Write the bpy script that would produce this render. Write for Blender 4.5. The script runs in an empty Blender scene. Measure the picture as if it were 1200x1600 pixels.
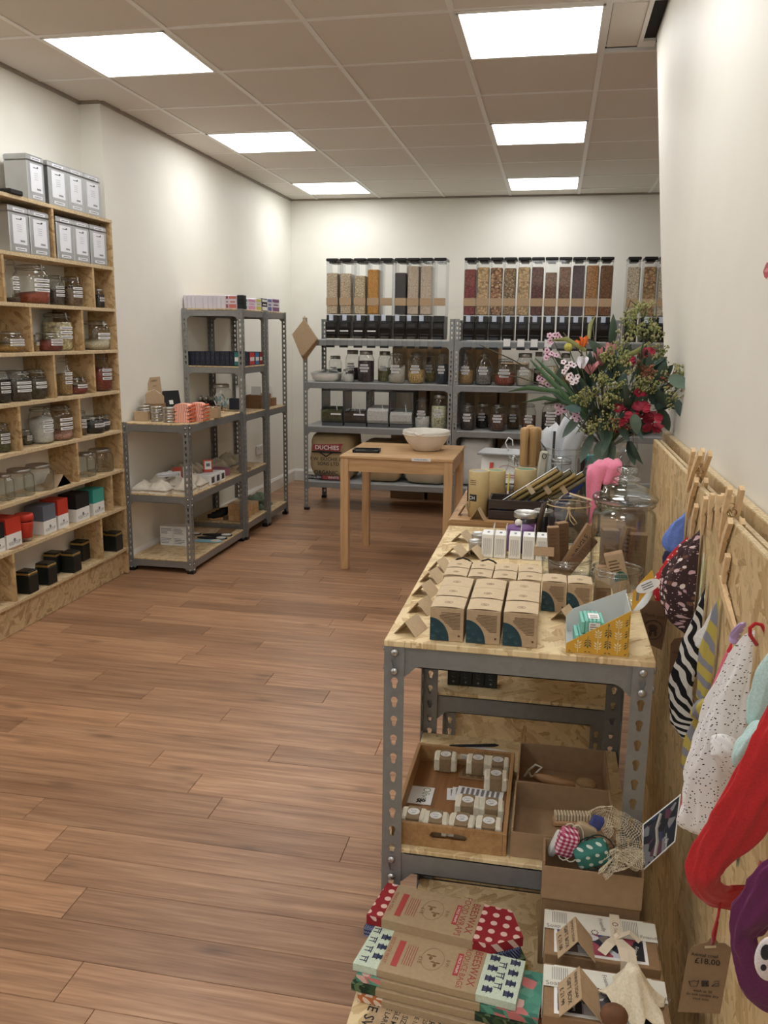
import bpy, bmesh, math, random
from mathutils import Vector, Matrix, Euler, noise as mnoise

random.seed(7)
scene = bpy.context.scene
COL = scene.collection
PI = math.pi
R = math.radians

# ------------------------------------------------------------------ camera
CAM = Vector((2.264, -3.608, 1.448))
YAW, PITCH, ROLL, FPX = 0.1940, 0.2070, 0.0120, 1319.99
_f = Vector((-math.sin(YAW)*math.cos(PITCH), math.cos(YAW)*math.cos(PITCH), -math.sin(PITCH)))
_r0 = Vector((math.cos(YAW), math.sin(YAW), 0)); _u0 = _r0.cross(_f)
_r = _r0*math.cos(ROLL) + _u0*math.sin(ROLL); _u = -_r0*math.sin(ROLL) + _u0*math.cos(ROLL)
cam_data = bpy.data.cameras.new('camera'); cam = bpy.data.objects.new('camera', cam_data); COL.objects.link(cam)
cam.matrix_world = Matrix(((_r.x, _u.x, -_f.x, CAM.x), (_r.y, _u.y, -_f.y, CAM.y), (_r.z, _u.z, -_f.z, CAM.z), (0, 0, 0, 1)))
cam_data.sensor_fit = 'VERTICAL'; cam_data.sensor_height = 36.0; cam_data.sensor_width = 27.0
cam_data.lens = 36.0*FPX/1600.0; cam_data.clip_start = 0.02; cam_data.clip_end = 60
scene.camera = cam

# ------------------------------------------------------------------ world, exposure
world = bpy.data.worlds.new('World'); scene.world = world; world.use_nodes = True
world.node_tree.nodes['Background'].inputs[0].default_value = (0.85, 0.92, 1.0, 1)
world.node_tree.nodes['Background'].inputs[1].default_value = 0.4
scene.view_settings.view_transform = 'Standard'; scene.view_settings.look = 'None'
scene.view_settings.gamma = 1.0; scene.view_settings.use_curve_mapping = False
scene.view_settings.exposure = 0.0
PANEL_STRENGTH = 10.2
try:
    scene.cycles.transparent_max_bounces = 32
except Exception:
    pass
CEIL = 2.686

# measuring helpers: where the line of sight of a photo pixel meets a real plane of the room
def sight(px, py): return _f + (px-600)/FPX*_r - (py-800)/FPX*_u
def onx(px, py, X): d = sight(px, py); return CAM + d*((X-CAM.x)/d.x)
def ony(px, py, Y): d = sight(px, py); return CAM + d*((Y-CAM.y)/d.y)
def onz(px, py, Z): d = sight(px, py); return CAM + d*((Z-CAM.z)/d.z)

# ------------------------------------------------------------------ materials
def lin(c):
    out = []
    for v in c:
        v /= 255.0
        out.append(v/12.92 if v <= 0.04045 else ((v+0.055)/1.055)**2.4)
    return (out[0], out[1], out[2], 1.0)
_mats = {}
class NT:
    def __init__(s, m): s.t = m.node_tree; s.n = s.t.nodes; s.l = s.t.links
    def add(s, kind, **kw):
        n = s.n.new(kind)
        for k, v in kw.items():
            if k in n.inputs: n.inputs[k].default_value = v
            else: setattr(n, k, v)
        return n
    def link(s, a, b): s.l.new(a, b)
    def ramp(s, fac, stops):
        r = s.n.new('ShaderNodeValToRGB'); e = r.color_ramp.elements
        while len(e) < len(stops): e.new(0.5)
        for i, (p, c) in enumerate(stops): e[i].position = p; e[i].color = c
        if fac is not None: s.l.new(fac, r.inputs[0])
        return r.outputs[0]
    def mix(s, fac, a, b, mode='MIX'):
        m = s.n.new('ShaderNodeMix'); m.data_type = 'RGBA'; m.blend_type = mode
        for sock, v in ((m.inputs[0], fac), (m.inputs[6], a), (m.inputs[7], b)):
            if hasattr(v, 'links'): s.l.new(v, sock)
            else: sock.default_value = v
        return m.outputs[2]
    def math(s, op, a, b=0.0):
        m = s.n.new('ShaderNodeMath'); m.operation = op
        for sock, v in ((m.inputs[0], a), (m.inputs[1], b)):
            if hasattr(v, 'links'): s.l.new(v, sock)
            else: sock.default_value = v
        return m.outputs[0]
    def coord(s, which='Object', scale=(1, 1, 1), rot=(0, 0, 0)):
        c = s.n.new('ShaderNodeTexCoord'); mp = s.n.new('ShaderNodeMapping')
        mp.inputs['Scale'].default_value = scale; mp.inputs['Rotation'].default_value = rot
        s.l.new(c.outputs[which], mp.inputs[0]); return mp.outputs[0]
    def noise(s, vec, scale, detail=3, rough=0.5):
        n = s.n.new('ShaderNodeTexNoise'); n.inputs['Scale'].default_value = scale; n.inputs['Detail'].default_value = detail
        n.inputs['Roughness'].default_value = rough
        s.l.new(vec, n.inputs['Vector']); return n.outputs[0]
    def vor(s, vec, scale, rnd=1.0, feature='F1'):
        v = s.n.new('ShaderNodeTexVoronoi'); v.feature = feature; v.inputs['Scale'].default_value = scale
        v.inputs['Randomness'].default_value = rnd; s.l.new(vec, v.inputs['Vector']); return v
    def bump(s, h, strength, dist=0.002):
        b = s.n.new('ShaderNodeBump'); b.inputs['Strength'].default_value = strength; b.inputs['Distance'].default_value = dist
        s.l.new(h, b.inputs['Height']); s.l.new(b.outputs[0], s.p.inputs['Normal'])
def newmat(name):
    m = bpy.data.materials.new(name); m.use_nodes = True
    nt = NT(m); nt.p = m.node_tree.nodes['Principled BSDF']; nt.out = m.node_tree.nodes['Material Output']
    _mats[name] = m
    return m, nt
def mat(name, col=None, rough=0.6, metal=0.0, var=0.08, vscale=30, bump=0.0, spec=None):
    """plain surface with a little procedural unevenness"""
    if name in _mats: return _mats[name]
    m, t = newmat(name); c = lin(col)
    n = t.noise(t.coord('Object'), vscale, 4)
    lo = tuple(x*(1-var) for x in c[:3])+(1,); hi = tuple(min(1, x*(1+var)) for x in c[:3])+(1,)
    t.link(t.ramp(n, [(0.3, lo), (0.7, hi)]), t.p.inputs['Base Color'])
    t.p.inputs['Roughness'].default_value = rough; t.p.inputs['Metallic'].default_value = metal
    if spec is not None: t.p.inputs['Specular IOR Level'].default_value = spec
    if bump: t.bump(n, bump)
    return m

WALL = mat('wall_paint', (241, 238, 228), 0.55, var=0.015, vscale=6, bump=0.03)
CEILT = mat('ceiling_tile', (226, 220, 210), 0.9, var=0.05, vscale=240, bump=0.25)
TBAR = mat('ceiling_bar', (240, 238, 232), 0.45, var=0.02)
WHITE = mat('white_card', (240, 240, 238), 0.55, var=0.02)
PAPER = mat('white_paper', (236, 236, 234), 0.7, var=0.03)
INK = mat('black_ink', (28, 26, 25), 0.6, var=0.05)
GREYINK = mat('grey_ink', (120, 120, 128), 0.6, var=0.05)
BLACK = mat('black_plastic', (16, 16, 17), 0.35, var=0.15)
BLACKM = mat('black_matt', (20, 20, 22), 0.7, var=0.1)
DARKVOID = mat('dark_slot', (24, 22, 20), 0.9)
KRAFT = mat('kraft_card', (184, 158, 126), 0.8, var=0.08, vscale=120, bump=0.04)
KRAFTD = mat('kraft_dark', (146, 116, 84), 0.8, var=0.08, vscale=120, bump=0.04)
KRAFTL = mat('kraft_light', (204, 182, 150), 0.8, var=0.06, vscale=120)
CORR = mat('corrugated_card', (162, 132, 100), 0.85, var=0.08, vscale=60, bump=0.05)
BASEB = mat('skirting_paint', (238, 236, 230), 0.35, var=0.02)
CREAM = mat('cream_ceramic', (232, 226, 214), 0.3, var=0.03)
CREAMP = mat('peg_wood', (222, 190, 146), 0.65, var=0.12, vscale=80)
TWINE = mat('twine', (196, 172, 132), 0.9, var=0.2, vscale=200)
WIRE = mat('wire', (150, 148, 140), 0.3, 0.9, var=0.1)
BRASSW = mat('spring_wire', (176, 150, 110), 0.35, 0.9, var=0.1)
LIDM = mat('jar_lid_metal', (168, 164, 156), 0.35, 0.85, var=0.1)
TINM = mat('tin_metal', (186, 188, 190), 0.32, 0.85, var=0.06, vscale=12)
SILVER = mat('silver_tin', (190, 188, 184), 0.28, 0.9, var=0.06)
GOLD = mat('gold_band', (190, 160, 100), 0.35, 0.8, var=0.1)

def steel():
    m, t = newmat('galvanised_steel')
    v = t.vor(t.coord('Object'), 70)
    n = t.noise(t.coord('Object'), 9, 3)
    a = t.ramp(v.outputs['Color'], [(0, lin((142, 143, 142))), (1, lin((160, 161, 160)))])
    t.link(t.mix(n, a, lin((146, 148, 147))), t.p.inputs['Base Color'])
    t.p.inputs['Metallic'].default_value = 0.55; t.p.inputs['Roughness'].default_value = 0.42
    return m
STEEL = steel()

def osb(name, axis='Z', lo=(140, 108, 68), mid=(204, 174, 126), hi=(230, 208, 164), scale=1.0):
    m, t = newmat(name)
    rot = {'Z': (0, 0, 0), 'X': (0, PI/2, 0), 'Y': (PI/2, 0, 0)}[axis]
    base = t.coord('Object', (scale,)*3, rot)
    layers = []
    for k, ang in enumerate((0.35, 1.5, 2.5)):
        mp = t.n.new('ShaderNodeMapping'); mp.inputs['Rotation'].default_value = (0, 0, ang); mp.inputs['Location'].default_value = (k*3.3, k*1.7, 0)
        t.link(base, mp.inputs[0])
        st = t.n.new('ShaderNodeMapping'); st.inputs['Scale'].default_value = (18, 62, 7); t.link(mp.outputs[0], st.inputs[0])
        wob = t.noise(mp.outputs[0], 45, 2)
        add = t.n.new('ShaderNodeVectorMath'); add.operation = 'ADD'; t.link(st.outputs[0], add.inputs[0])
        sc = t.n.new('ShaderNodeVectorMath'); sc.operation = 'SCALE'; sc.inputs[3].default_value = 0.9
        cmb = t.n.new('ShaderNodeCombineXYZ'); t.link(wob, cmb.inputs[1]); t.link(wob, cmb.inputs[0]); t.link(cmb.outputs[0], sc.inputs[0]); t.link(sc.outputs[0], add.inputs[1])
        v = t.vor(add.outputs[0], 1.0)
        gr = t.n.new('ShaderNodeMapping'); gr.inputs['Scale'].default_value = (14, 220, 20); t.link(mp.outputs[0], gr.inputs[0])
        g = t.noise(gr.outputs[0], 1.0, 3)
        sep = t.n.new('ShaderNodeSeparateColor'); t.link(v.outputs['Color'], sep.inputs[0])
        val = t.math('ADD', t.math('MULTIPLY', sep.outputs[0], 0.60), t.math('MULTIPLY', g, 0.52))
        layers.append((val, sep.outputs[1]))
    a = layers[0][0]
    mx = t.n.new('ShaderNodeMix'); mx.data_type = 'FLOAT'
    t.link(t.math('GREATER_THAN', layers[1][1], 0.5), mx.inputs[0]); t.link(a, mx.inputs[2]); t.link(layers[1][0], mx.inputs[3])
    mx2 = t.n.new('ShaderNodeMix'); mx2.data_type = 'FLOAT'
    t.link(t.math('GREATER_THAN', layers[2][1], 0.62), mx2.inputs[0]); t.link(mx.outputs[0], mx2.inputs[2]); t.link(layers[2][0], mx2.inputs[3])
    c = t.ramp(mx2.outputs[0], [(0.08, lin(lo)), (0.30, lin(mid)), (0.60, lin(hi)), (0.95, lin(tuple(min(255, x*1.05) for x in hi)))])
    t.link(c, t.p.inputs['Base Color']); t.p.inputs['Roughness'].default_value = 0.62
    t.bump(mx2.outputs[0], 0.25)
    return m
OSBZ = osb('osb_flat', 'Z')
OSBX = osb('osb_side', 'X')
OSBY = osb('osb_front', 'Y')
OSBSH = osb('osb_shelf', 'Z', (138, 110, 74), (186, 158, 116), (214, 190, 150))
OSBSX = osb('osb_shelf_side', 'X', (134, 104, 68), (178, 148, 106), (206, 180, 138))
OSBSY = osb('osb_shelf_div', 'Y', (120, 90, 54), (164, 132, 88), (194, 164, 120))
EDGE = mat('osb_edge', (204, 182, 144), 0.7, var=0.3, vscale=160, bump=0.2)

def wood(name, lo, mid, hi, axis=0, scale=1.0, rough=0.5, knots=0.0, objrand=0.0, randcols=None, grain=1.0):
    m, t = newmat(name)
    s = [42*scale]*3; s[axis] = 2.2*scale
    info = t.n.new('ShaderNodeObjectInfo')
    base = t.n.new('ShaderNodeTexCoord')
    off = t.n.new('ShaderNodeVectorMath'); off.operation = 'ADD'; t.link(base.outputs['Object'], off.inputs[0])
    cm = t.n.new('ShaderNodeCombineXYZ')
    for i in range(3): t.link(t.math('MULTIPLY', info.outputs['Random'], 17.0+9*i), cm.inputs[i])
    t.link(cm.outputs[0], off.inputs[1])
    mp = t.n.new('ShaderNodeMapping'); mp.inputs['Scale'].default_value = s; t.link(off.outputs[0], mp.inputs[0])
    n1 = t.noise(mp.outputs[0], 1.0, 5, 0.6)
    s2 = [150*scale]*3; s2[axis] = 7*scale
    mp2 = t.n.new('ShaderNodeMapping'); mp2.inputs['Scale'].default_value = s2; t.link(off.outputs[0], mp2.inputs[0])
    n2 = t.noise(mp2.outputs[0], 1.0, 2)
    v = t.math('ADD', t.math('MULTIPLY', n1, 0.7), t.math('MULTIPLY', n2, 0.3))
    c = t.ramp(v, [(0.5-0.18/grain, lin(lo)), (0.5, lin(mid)), (0.5+0.18/grain, lin(hi))])
    if knots:
        s3 = [9*scale]*3; s3[axis] = 3.2*scale
        mp3 = t.n.new('ShaderNodeMapping'); mp3.inputs['Scale'].default_value = s3; t.link(off.outputs[0], mp3.inputs[0])
        kv = t.vor(mp3.outputs[0], 1.0)
        kf = t.ramp(kv.outputs['Distance'], [(0.05, (1, 1, 1, 1)), (0.2, (0, 0, 0, 1))])
        c = t.mix(t.math('MULTIPLY', kf, knots), c, lin(tuple(x*0.6 for x in lo)))
    if randcols:
        rc = t.ramp(info.outputs['Random'], randcols)
        c = t.mix(1.0, c, rc, 'MULTIPLY')
    t.link(c, t.p.inputs['Base Color']); t.p.inputs['Roughness'].default_value = rough
    t.bump(n2, 0.06)
    return m
FLOORW = wood('floor_plank_oak', (136, 98, 72), (172, 130, 98), (198, 157, 122), 0, 1.0, 0.36, 0.5,
              randcols=[(0.0, (0.72, 0.70, 0.69, 1)), (0.3, (0.88, 0.87, 0.86, 1)), (0.6, (0.99, 0.99, 0.98, 1)), (1.0, (1.12, 1.11, 1.09, 1))])
PINEX = wood('pine_x', (184, 142, 98), (206, 166, 120), (220, 184, 140), 0, 0.8, 0.45, 0.25)
PINEY = wood('pine_y', (184, 142, 98), (206, 166, 120), (220, 184, 140), 1, 0.8, 0.45, 0.25)
PINEZ = wood('pine_z', (184, 142, 98), (206, 166, 120), (220, 184, 140), 2, 0.8, 0.45, 0.5)
SLABW = wood('slab_wood', (136, 100, 62), (176, 136, 92), (202, 164, 120), 0, 0.9, 0.5, 0.4)
TRAYW = wood('tray_bamboo', (150, 112, 70), (172, 132, 88), (188, 150, 104), 1, 1.2, 0.5)
TRAYB = wood('tray_base', (124, 84, 48), (146, 102, 62), (162, 118, 76), 1, 1.2, 0.45)
CRATEW = wood('crate_dark', (34, 24, 20), (52, 38, 32), (70, 54, 44), 0, 1.0, 0.65)
BAMBOO = wood('bamboo', (170, 132, 84), (192, 154, 104), (208, 174, 126), 2, 1.2, 0.5)
BRUSHW = wood('brush_wood', (170, 124, 84), (192, 148, 106), (206, 166, 126), 0, 1.2, 0.5)

def glass(name, tint=(0.93, 0.95, 0.94), edge=(0.45, 0.48, 0.47), ior=1.45, extra=0.0):
    m, t = newmat(name)
    t.n.remove(t.p)
    tr = t.n.new('ShaderNodeBsdfTransparent'); gl = t.n.new('ShaderNodeBsdfGlossy'); gl.inputs['Roughness'].default_value = 0.04
    lw = t.n.new('ShaderNodeLayerWeight'); lw.inputs['Blend'].default_value = 0.5
    t.link(t.ramp(lw.outputs['Facing'], [(0.5, tint+(1,)), (0.97, edge+(1,))]), tr.inputs[0])
    r0 = ((ior-1)/(ior+1))**2      # Schlick reflection, the same from both sides of the thin wall
    fr = t.math('ADD', t.math('MULTIPLY', t.math('POWER', lw.outputs['Facing'], 5.0), 1-r0), r0+extra)
    mx = t.n.new('ShaderNodeMixShader'); t.link(fr, mx.inputs[0])
    t.link(tr.outputs[0], mx.inputs[1]); t.link(gl.outputs[0], mx.inputs[2])
    t.link(mx.outputs[0], t.out.inputs['Surface'])
    return m
GLASS = glass('clear_glass', (0.96, 0.975, 0.97), (0.62, 0.65, 0.64), 1.5, 0.03)
GLASSK = glass('thick_glass', (0.93, 0.95, 0.945), (0.30, 0.34, 0.33), 1.6, 0.09)
ACRYL = glass('clear_acrylic', (0.96, 0.97, 0.975), (0.7, 0.72, 0.74), 1.45, 0.02)
FILM = glass('cling_film', (0.86, 0.88, 0.92), (0.7, 0.72, 0.78), 1.5, 0.12)

def emit(name, col, strength):
    m, t = newmat(name); t.n.remove(t.p)
    e = t.n.new('ShaderNodeEmission'); e.inputs[0].default_value = col; e.inputs[1].default_value = strength
    t.link(e.outputs[0], t.out.inputs['Surface']); return m
DIFFUSER = emit('light_diffuser', (0.98, 0.985, 0.98, 1), PANEL_STRENGTH)

def grain(name, a, b, scale=90, rnd=1.0, rough=0.75, c=None):
    """loose food: grains, flakes, beans"""
    if name in _mats: return _mats[name]
    m, t = newmat(name)
    v = t.vor(t.coord('Object'), scale, rnd)
    sep = t.n.new('ShaderNodeSeparateColor'); t.link(v.outputs['Color'], sep.inputs[0])
    stops = [(0.0, lin(a)), (1.0, lin(b))] if c is None else [(0.0, lin(a)), (0.6, lin(b)), (0.9, lin(c))]
    col = t.ramp(sep.outputs[0], stops)
    dk = t.ramp(v.outputs['Distance'], [(0.35, (1, 1, 1, 1)), (0.8, (0.45, 0.42, 0.4, 1))])
    t.link(t.mix(1.0, col, dk, 'MULTIPLY'), t.p.inputs['Base Color'])
    t.p.inputs['Roughness'].default_value = rough
    t.bump(v.outputs['Distance'], 0.4, 0.003)
    return m

def uvdots(name, ground, dot, scale=20, radius=0.3, rnd=0.0, rough=0.85, aspect=1.0):
    m, t = newmat(name)
    v = t.vor(t.coord('UV', (scale*aspect, scale, 1)), 1.0, rnd)
    f = t.math('LESS_THAN', v.outputs['Distance'], radius)
    t.link(t.mix(f, lin(ground), lin(dot)), t.p.inputs['Base Color']); t.p.inputs['Roughness'].default_value = rough
    return m
def fabric(name, col, rough=0.95, var=0.12, scale=400):
    if name in _mats: return _mats[name]
    m = mat(name, col, rough, 0, var, scale, 0.2)
    m.node_tree.nodes['Principled BSDF'].inputs['Sheen Weight'].default_value = 0.25
    return m
def gingham(name, c0, c1, c2, scale=40):
    m, t = newmat(name)
    co = t.coord('UV', (scale, scale, 1)); sx = t.n.new('ShaderNodeSeparateXYZ'); t.link(co, sx.inputs[0])
    a = t.math('GREATER_THAN', t.math('FRACT', sx.outputs[0]), 0.5); b = t.math('GREATER_THAN', t.math('FRACT', sx.outputs[1]), 0.5)
    s = t.math('MULTIPLY', t.math('ADD', a, b), 0.5)
    t.link(t.ramp(s, [(0.0, lin(c0)), (0.5, lin(c1)), (1.0, lin(c2))]), t.p.inputs['Base Color']); t.p.inputs['Roughness'].default_value = 0.9
    return m
def blotch(name, cols, scale=6, rough=0.9, sharp=True, stretch=(1, 1, 1), rnd=1.0):
    m, t = newmat(name)
    v = t.vor(t.coord('UV', (scale*stretch[0], scale*stretch[1], 1)), 1.0, rnd)
    sep = t.n.new('ShaderNodeSeparateColor'); t.link(v.outputs['Color'], sep.inputs[0])
    n = len(cols); r = t.n.new('ShaderNodeValToRGB'); e = r.color_ramp.elements
    if sharp: r.color_ramp.interpolation = 'CONSTANT'
    while len(e) < n: e.new(0.5)
    for i, c in enumerate(cols): e[i].position = i/n; e[i].color = lin(c)
    t.link(sep.outputs[0], r.inputs[0]); t.link(r.outputs[0], t.p.inputs['Base Color']); t.p.inputs['Roughness'].default_value = rough
    return m
def stripes(name, c0, c1, scale=14, ang=0.8, duty=0.5, rough=0.9, wob=0.0):
    m, t = newmat(name)
    co = t.coord('UV', (1, 1, 1), (0, 0, ang)); sx = t.n.new('ShaderNodeSeparateXYZ'); t.link(co, sx.inputs[0])
    v = sx.outputs[0]
    if wob: v = t.math('ADD', v, t.math('MULTIPLY', t.noise(t.coord('UV', (4, 4, 4)), 3, 2), wob))
    f = t.math('GREATER_THAN', t.math('FRACT', t.math('MULTIPLY', v, scale)), duty)
    t.link(t.mix(f, lin(c0), lin(c1)), t.p.inputs['Base Color']); t.p.inputs['Roughness'].default_value = rough
    return m

# ------------------------------------------------------------------ mesh builder
PRINTS = {'print', 'red_panel', 'band_print', 'red_print', 'black_print', 'pale_print', 'small_print', 'bee_print', 'leaf_lines', 'black_note', 'white_print', 'label_print', 'handwriting', 'ribbon_print'}
class MB:
    def __init__(s): s.v = []; s.f = []; s.m = []; s.uv = {}
    def poly(s, pts, m=0, uvs=None):
        b = len(s.v); s.v += [tuple(p) for p in pts]; s.f.append(tuple(range(b, b+len(pts)))); s.m.append(m)
        if uvs: s.uv[len(s.f)-1] = uvs
        return s
    def raw(s, vs, fs, m=0, M=None):
        b = len(s.v)
        s.v += [tuple(M @ Vector(p)) if M else tuple(p) for p in vs]
        for f in fs: s.f.append(tuple(i+b for i in f)); s.m.append(m)
        return s
    def box(s, x0, x1, y0, y1, z0, z1, m=0, M=None):
        return s.raw([(x0, y0, z0), (x1, y0, z0), (x1, y1, z0), (x0, y1, z0), (x0, y0, z1), (x1, y0, z1), (x1, y1, z1), (x0, y1, z1)],
                     [(0, 3, 2, 1), (4, 5, 6, 7), (0, 1, 5, 4), (1, 2, 6, 5), (2, 3, 7, 6), (3, 0, 4, 7)], m, M)
    def cbox(s, x0, x1, y0, y1, z0, z1, c=0.002, m=0, M=None):
        vs = []; idx = {}
        for sx in (0, 1):
            for sy in (0, 1):
                for sz in (0, 1):
                    X, Y, Z = (x0, x1)[sx], (y0, y1)[sy], (z0, z1)[sz]
                    dx, dy, dz = (c, -c)[sx], (c, -c)[sy], (c, -c)[sz]
                    idx[(sx, sy, sz)] = len(vs)
                    vs += [(X, Y+dy, Z+dz), (X+dx, Y, Z+dz), (X+dx, Y+dy, Z)]
        I = lambda a, b, cc, k: idx[(a, b, cc)]+k
        fs = []
        fs.append((I(0,0,0,0), I(0,0,1,0), I(0,1,1,0), I(0,1,0,0))); fs.append((I(1,0,0,0), I(1,1,0,0), I(1,1,1,0), I(1,0,1,0)))
        fs.append((I(0,0,0,1), I(1,0,0,1), I(1,0,1,1), I(0,0,1,1))); fs.append((I(0,1,0,1), I(0,1,1,1), I(1,1,1,1), I(1,1,0,1)))
        fs.append((I(0,0,0,2), I(0,1,0,2), I(1,1,0,2), I(1,0,0,2))); fs.append((I(0,0,1,2), I(1,0,1,2), I(1,1,1,2), I(0,1,1,2)))
        for a in (0, 1):
            for b in (0, 1):
                fs.append((I(a,b,0,0), I(a,b,0,1), I(a,b,1,1), I(a,b,1,0)))
                fs.append((I(a,0,b,0), I(a,0,b,2), I(a,1,b,2), I(a,1,b,0)))
                fs.append((I(0,a,b,1), I(0,a,b,2), I(1,a,b,2), I(1,a,b,1)))
                for d in (0, 1): fs.append((I(a,b,d,0), I(a,b,d,1), I(a,b,d,2)))
        return s.raw(vs, fs, m, M)
    def prism(s, pts, d0, d1, axis='Y', m=0, M=None, mside=None):
        """2-D outline extruded along an axis; pts are (a,b): axis Y -> (x,z), X -> (y,z), Z -> (x,y)"""
        g = {'Y': lambda p, d: (p[0], d, p[1]), 'X': lambda p, d: (d, p[0], p[1]), 'Z': lambda p, d: (p[0], p[1], d)}[axis]
        n = len(pts); vs = [g(p, d0) for p in pts]+[g(p, d1) for p in pts]
        s.raw(vs, [tuple(range(n)), tuple(range(2*n-1, n-1, -1))], m, M)
        b = len(s.v)-2*n
        for i in range(n):
            j = (i+1) % n; s.f.append((b+i, b+n+i, b+n+j, b+j)); s.m.append(m if mside is None else mside)
        return s
    def lathe(s, prof, seg=20, m=0, M=None, cap0=True, cap1=True, c=(0, 0, 0), sq=0.0):
        vs = []; fs = []
        for (r, z) in prof:
            for k in range(seg):
                a = 2*PI*k/seg
                q = 1.0
                if sq: q = 1.0/max(abs(math.cos(a)), abs(math.sin(a)))**sq
                vs.append((c[0]+r*q*math.cos(a), c[1]+r*q*math.sin(a), c[2]+z))
        for i in range(len(prof)-1):
            for k in range(seg):
                k2 = (k+1) % seg; fs.append((i*seg+k, i*seg+k2, (i+1)*seg+k2, (i+1)*seg+k))
        if cap0: fs.append(tuple(range(seg-1, -1, -1)))
        if cap1: fs.append(tuple((len(prof)-1)*seg+k for k in range(seg)))
        return s.raw(vs, fs, m, M)
    def tube(s, pts, r, seg=8, m=0, closed=False, rs=None):
        pts = [Vector(p) for p in pts]; n = len(pts); vs = []; fs = []
        up = None
        for i in range(n):
            if closed: t = (pts[(i+1) % n]-pts[i-1])
            else: t = pts[min(i+1, n-1)]-pts[max(i-1, 0)]
            if t.length < 1e-9: t = Vector((0, 0, 1))
            t.normalize()
            if up is None:
                up = Vector((0, 0, 1)) if abs(t.z) < 0.9 else Vector((1, 0, 0))
            a = t.cross(up)
            if a.length < 1e-6: a = t.cross(Vector((1, 0.3, 0)))
            a.normalize(); b = a.cross(t); up = b
            rr = rs[i] if rs else r
            for k in range(seg):
                th = 2*PI*k/seg; vs.append(tuple(pts[i]+a*(rr*math.cos(th))+b*(rr*math.sin(th))))
        for i in range(n if closed else n-1):
            for k in range(seg):
                k2 = (k+1) % seg; j = (i+1) % n
                fs.append((i*seg+k, i*seg+k2, j*seg+k2, j*seg+k))
        if not closed: fs.append(tuple(range(seg-1, -1, -1))); fs.append(tuple((n-1)*seg+k for k in range(seg)))
        return s.raw(vs, fs, m)
    def ball(s, c, r, m=0, seg=8, rings=6, sc=(1, 1, 1)):
        vs = []; fs = []
        for i in range(1, rings):
            ph = PI*i/rings
            for k in range(seg):
                a = 2*PI*k/seg; vs.append((c[0]+r*sc[0]*math.sin(ph)*math.cos(a), c[1]+r*sc[1]*math.sin(ph)*math.sin(a), c[2]-r*sc[2]*math.cos(ph)))
        n = len(vs); vs += [(c[0], c[1], c[2]-r*sc[2]), (c[0], c[1], c[2]+r*sc[2])]
        for i in range(rings-2):
            for k in range(seg):
                k2 = (k+1) % seg; fs.append((i*seg+k, i*seg+k2, (i+1)*seg+k2, (i+1)*seg+k))
        for k in range(seg):
            k2 = (k+1) % seg; fs.append((n, k2, k)); fs.append((n+1, (rings-2)*seg+k, (rings-2)*seg+k2))
        return s.raw(vs, fs, m)
    def text(s, txt, size, M, m=0, align='CENTER', bold=0.0):
        g = text_mesh(txt, align, bold); vs = [(p[0]*size, p[1]*size, p[2]) for p in g[0]]
        return s.raw(vs, g[1], m, M)
    def mesh(s, name, mats, smooth=False):
        me = bpy.data.meshes.new(name); me.from_pydata(s.v, [], s.f)
        for mm in (mats if isinstance(mats, (list, tuple)) else [mats]): me.materials.append(mm)
        if any(s.m): me.polygons.foreach_set('material_index', s.m)
        if smooth: me.polygons.foreach_set('use_smooth', [True]*len(s.f))
        if s.uv:
            lay = me.uv_layers.new(name='UVMap')
            for fi, us in s.uv.items():
                p = me.polygons[fi]
                for li, u in zip(p.loop_indices, us): lay.data[li].uv = u
        me.update(); return me
    def build(s, name, mats, parent=None, smooth=False, loc=None, rz=0):
        o = bpy.data.objects.new(name, s.mesh(name, mats, smooth)); COL.objects.link(o)
        if parent: o.parent = parent
        if parent and name in PRINTS: o['kind'] = 'stuff'      # flat print, too small to pick apart
        if loc is not None: o.location = loc
        if loc is not None and not parent and loc[2] > 0: o.location.z += 0.0007
        if rz: o.rotation_euler = (0, 0, rz)
        return o
_txt = {}
def text_mesh(txt, align='CENTER', bold=0.0):
    k = (txt, align, bold)
    if k not in _txt:
        cu = bpy.data.curves.new('lettering', 'FONT'); cu.body = txt; cu.align_x = align; cu.align_y = 'CENTER'; cu.size = 1.0; cu.offset = bold; cu.resolution_u = 2
        o = bpy.data.objects.new('lettering', cu); COL.objects.link(o); bpy.context.view_layer.update()
        me = bpy.data.meshes.new_from_object(o.evaluated_get(bpy.context.evaluated_depsgraph_get()))
        _txt[k] = ([tuple(v.co) for v in me.vertices], [tuple(p.vertices) for p in me.polygons])
        bpy.data.objects.remove(o); bpy.data.curves.remove(cu); bpy.data.meshes.remove(me)
    return _txt[k]
def FM(x, y, z, rz=0.0, tilt=0.0, roll=0.0):
    """frame for lettering on a face that looks to -Y (tilt 0) or up (tilt -90); x right, y up"""
    return Matrix.Translation((x, y, z)) @ Matrix.Rotation(rz, 4, 'Z') @ Matrix.Rotation(PI/2+tilt, 4, 'X') @ Matrix.Rotation(roll, 4, 'Z')

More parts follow.
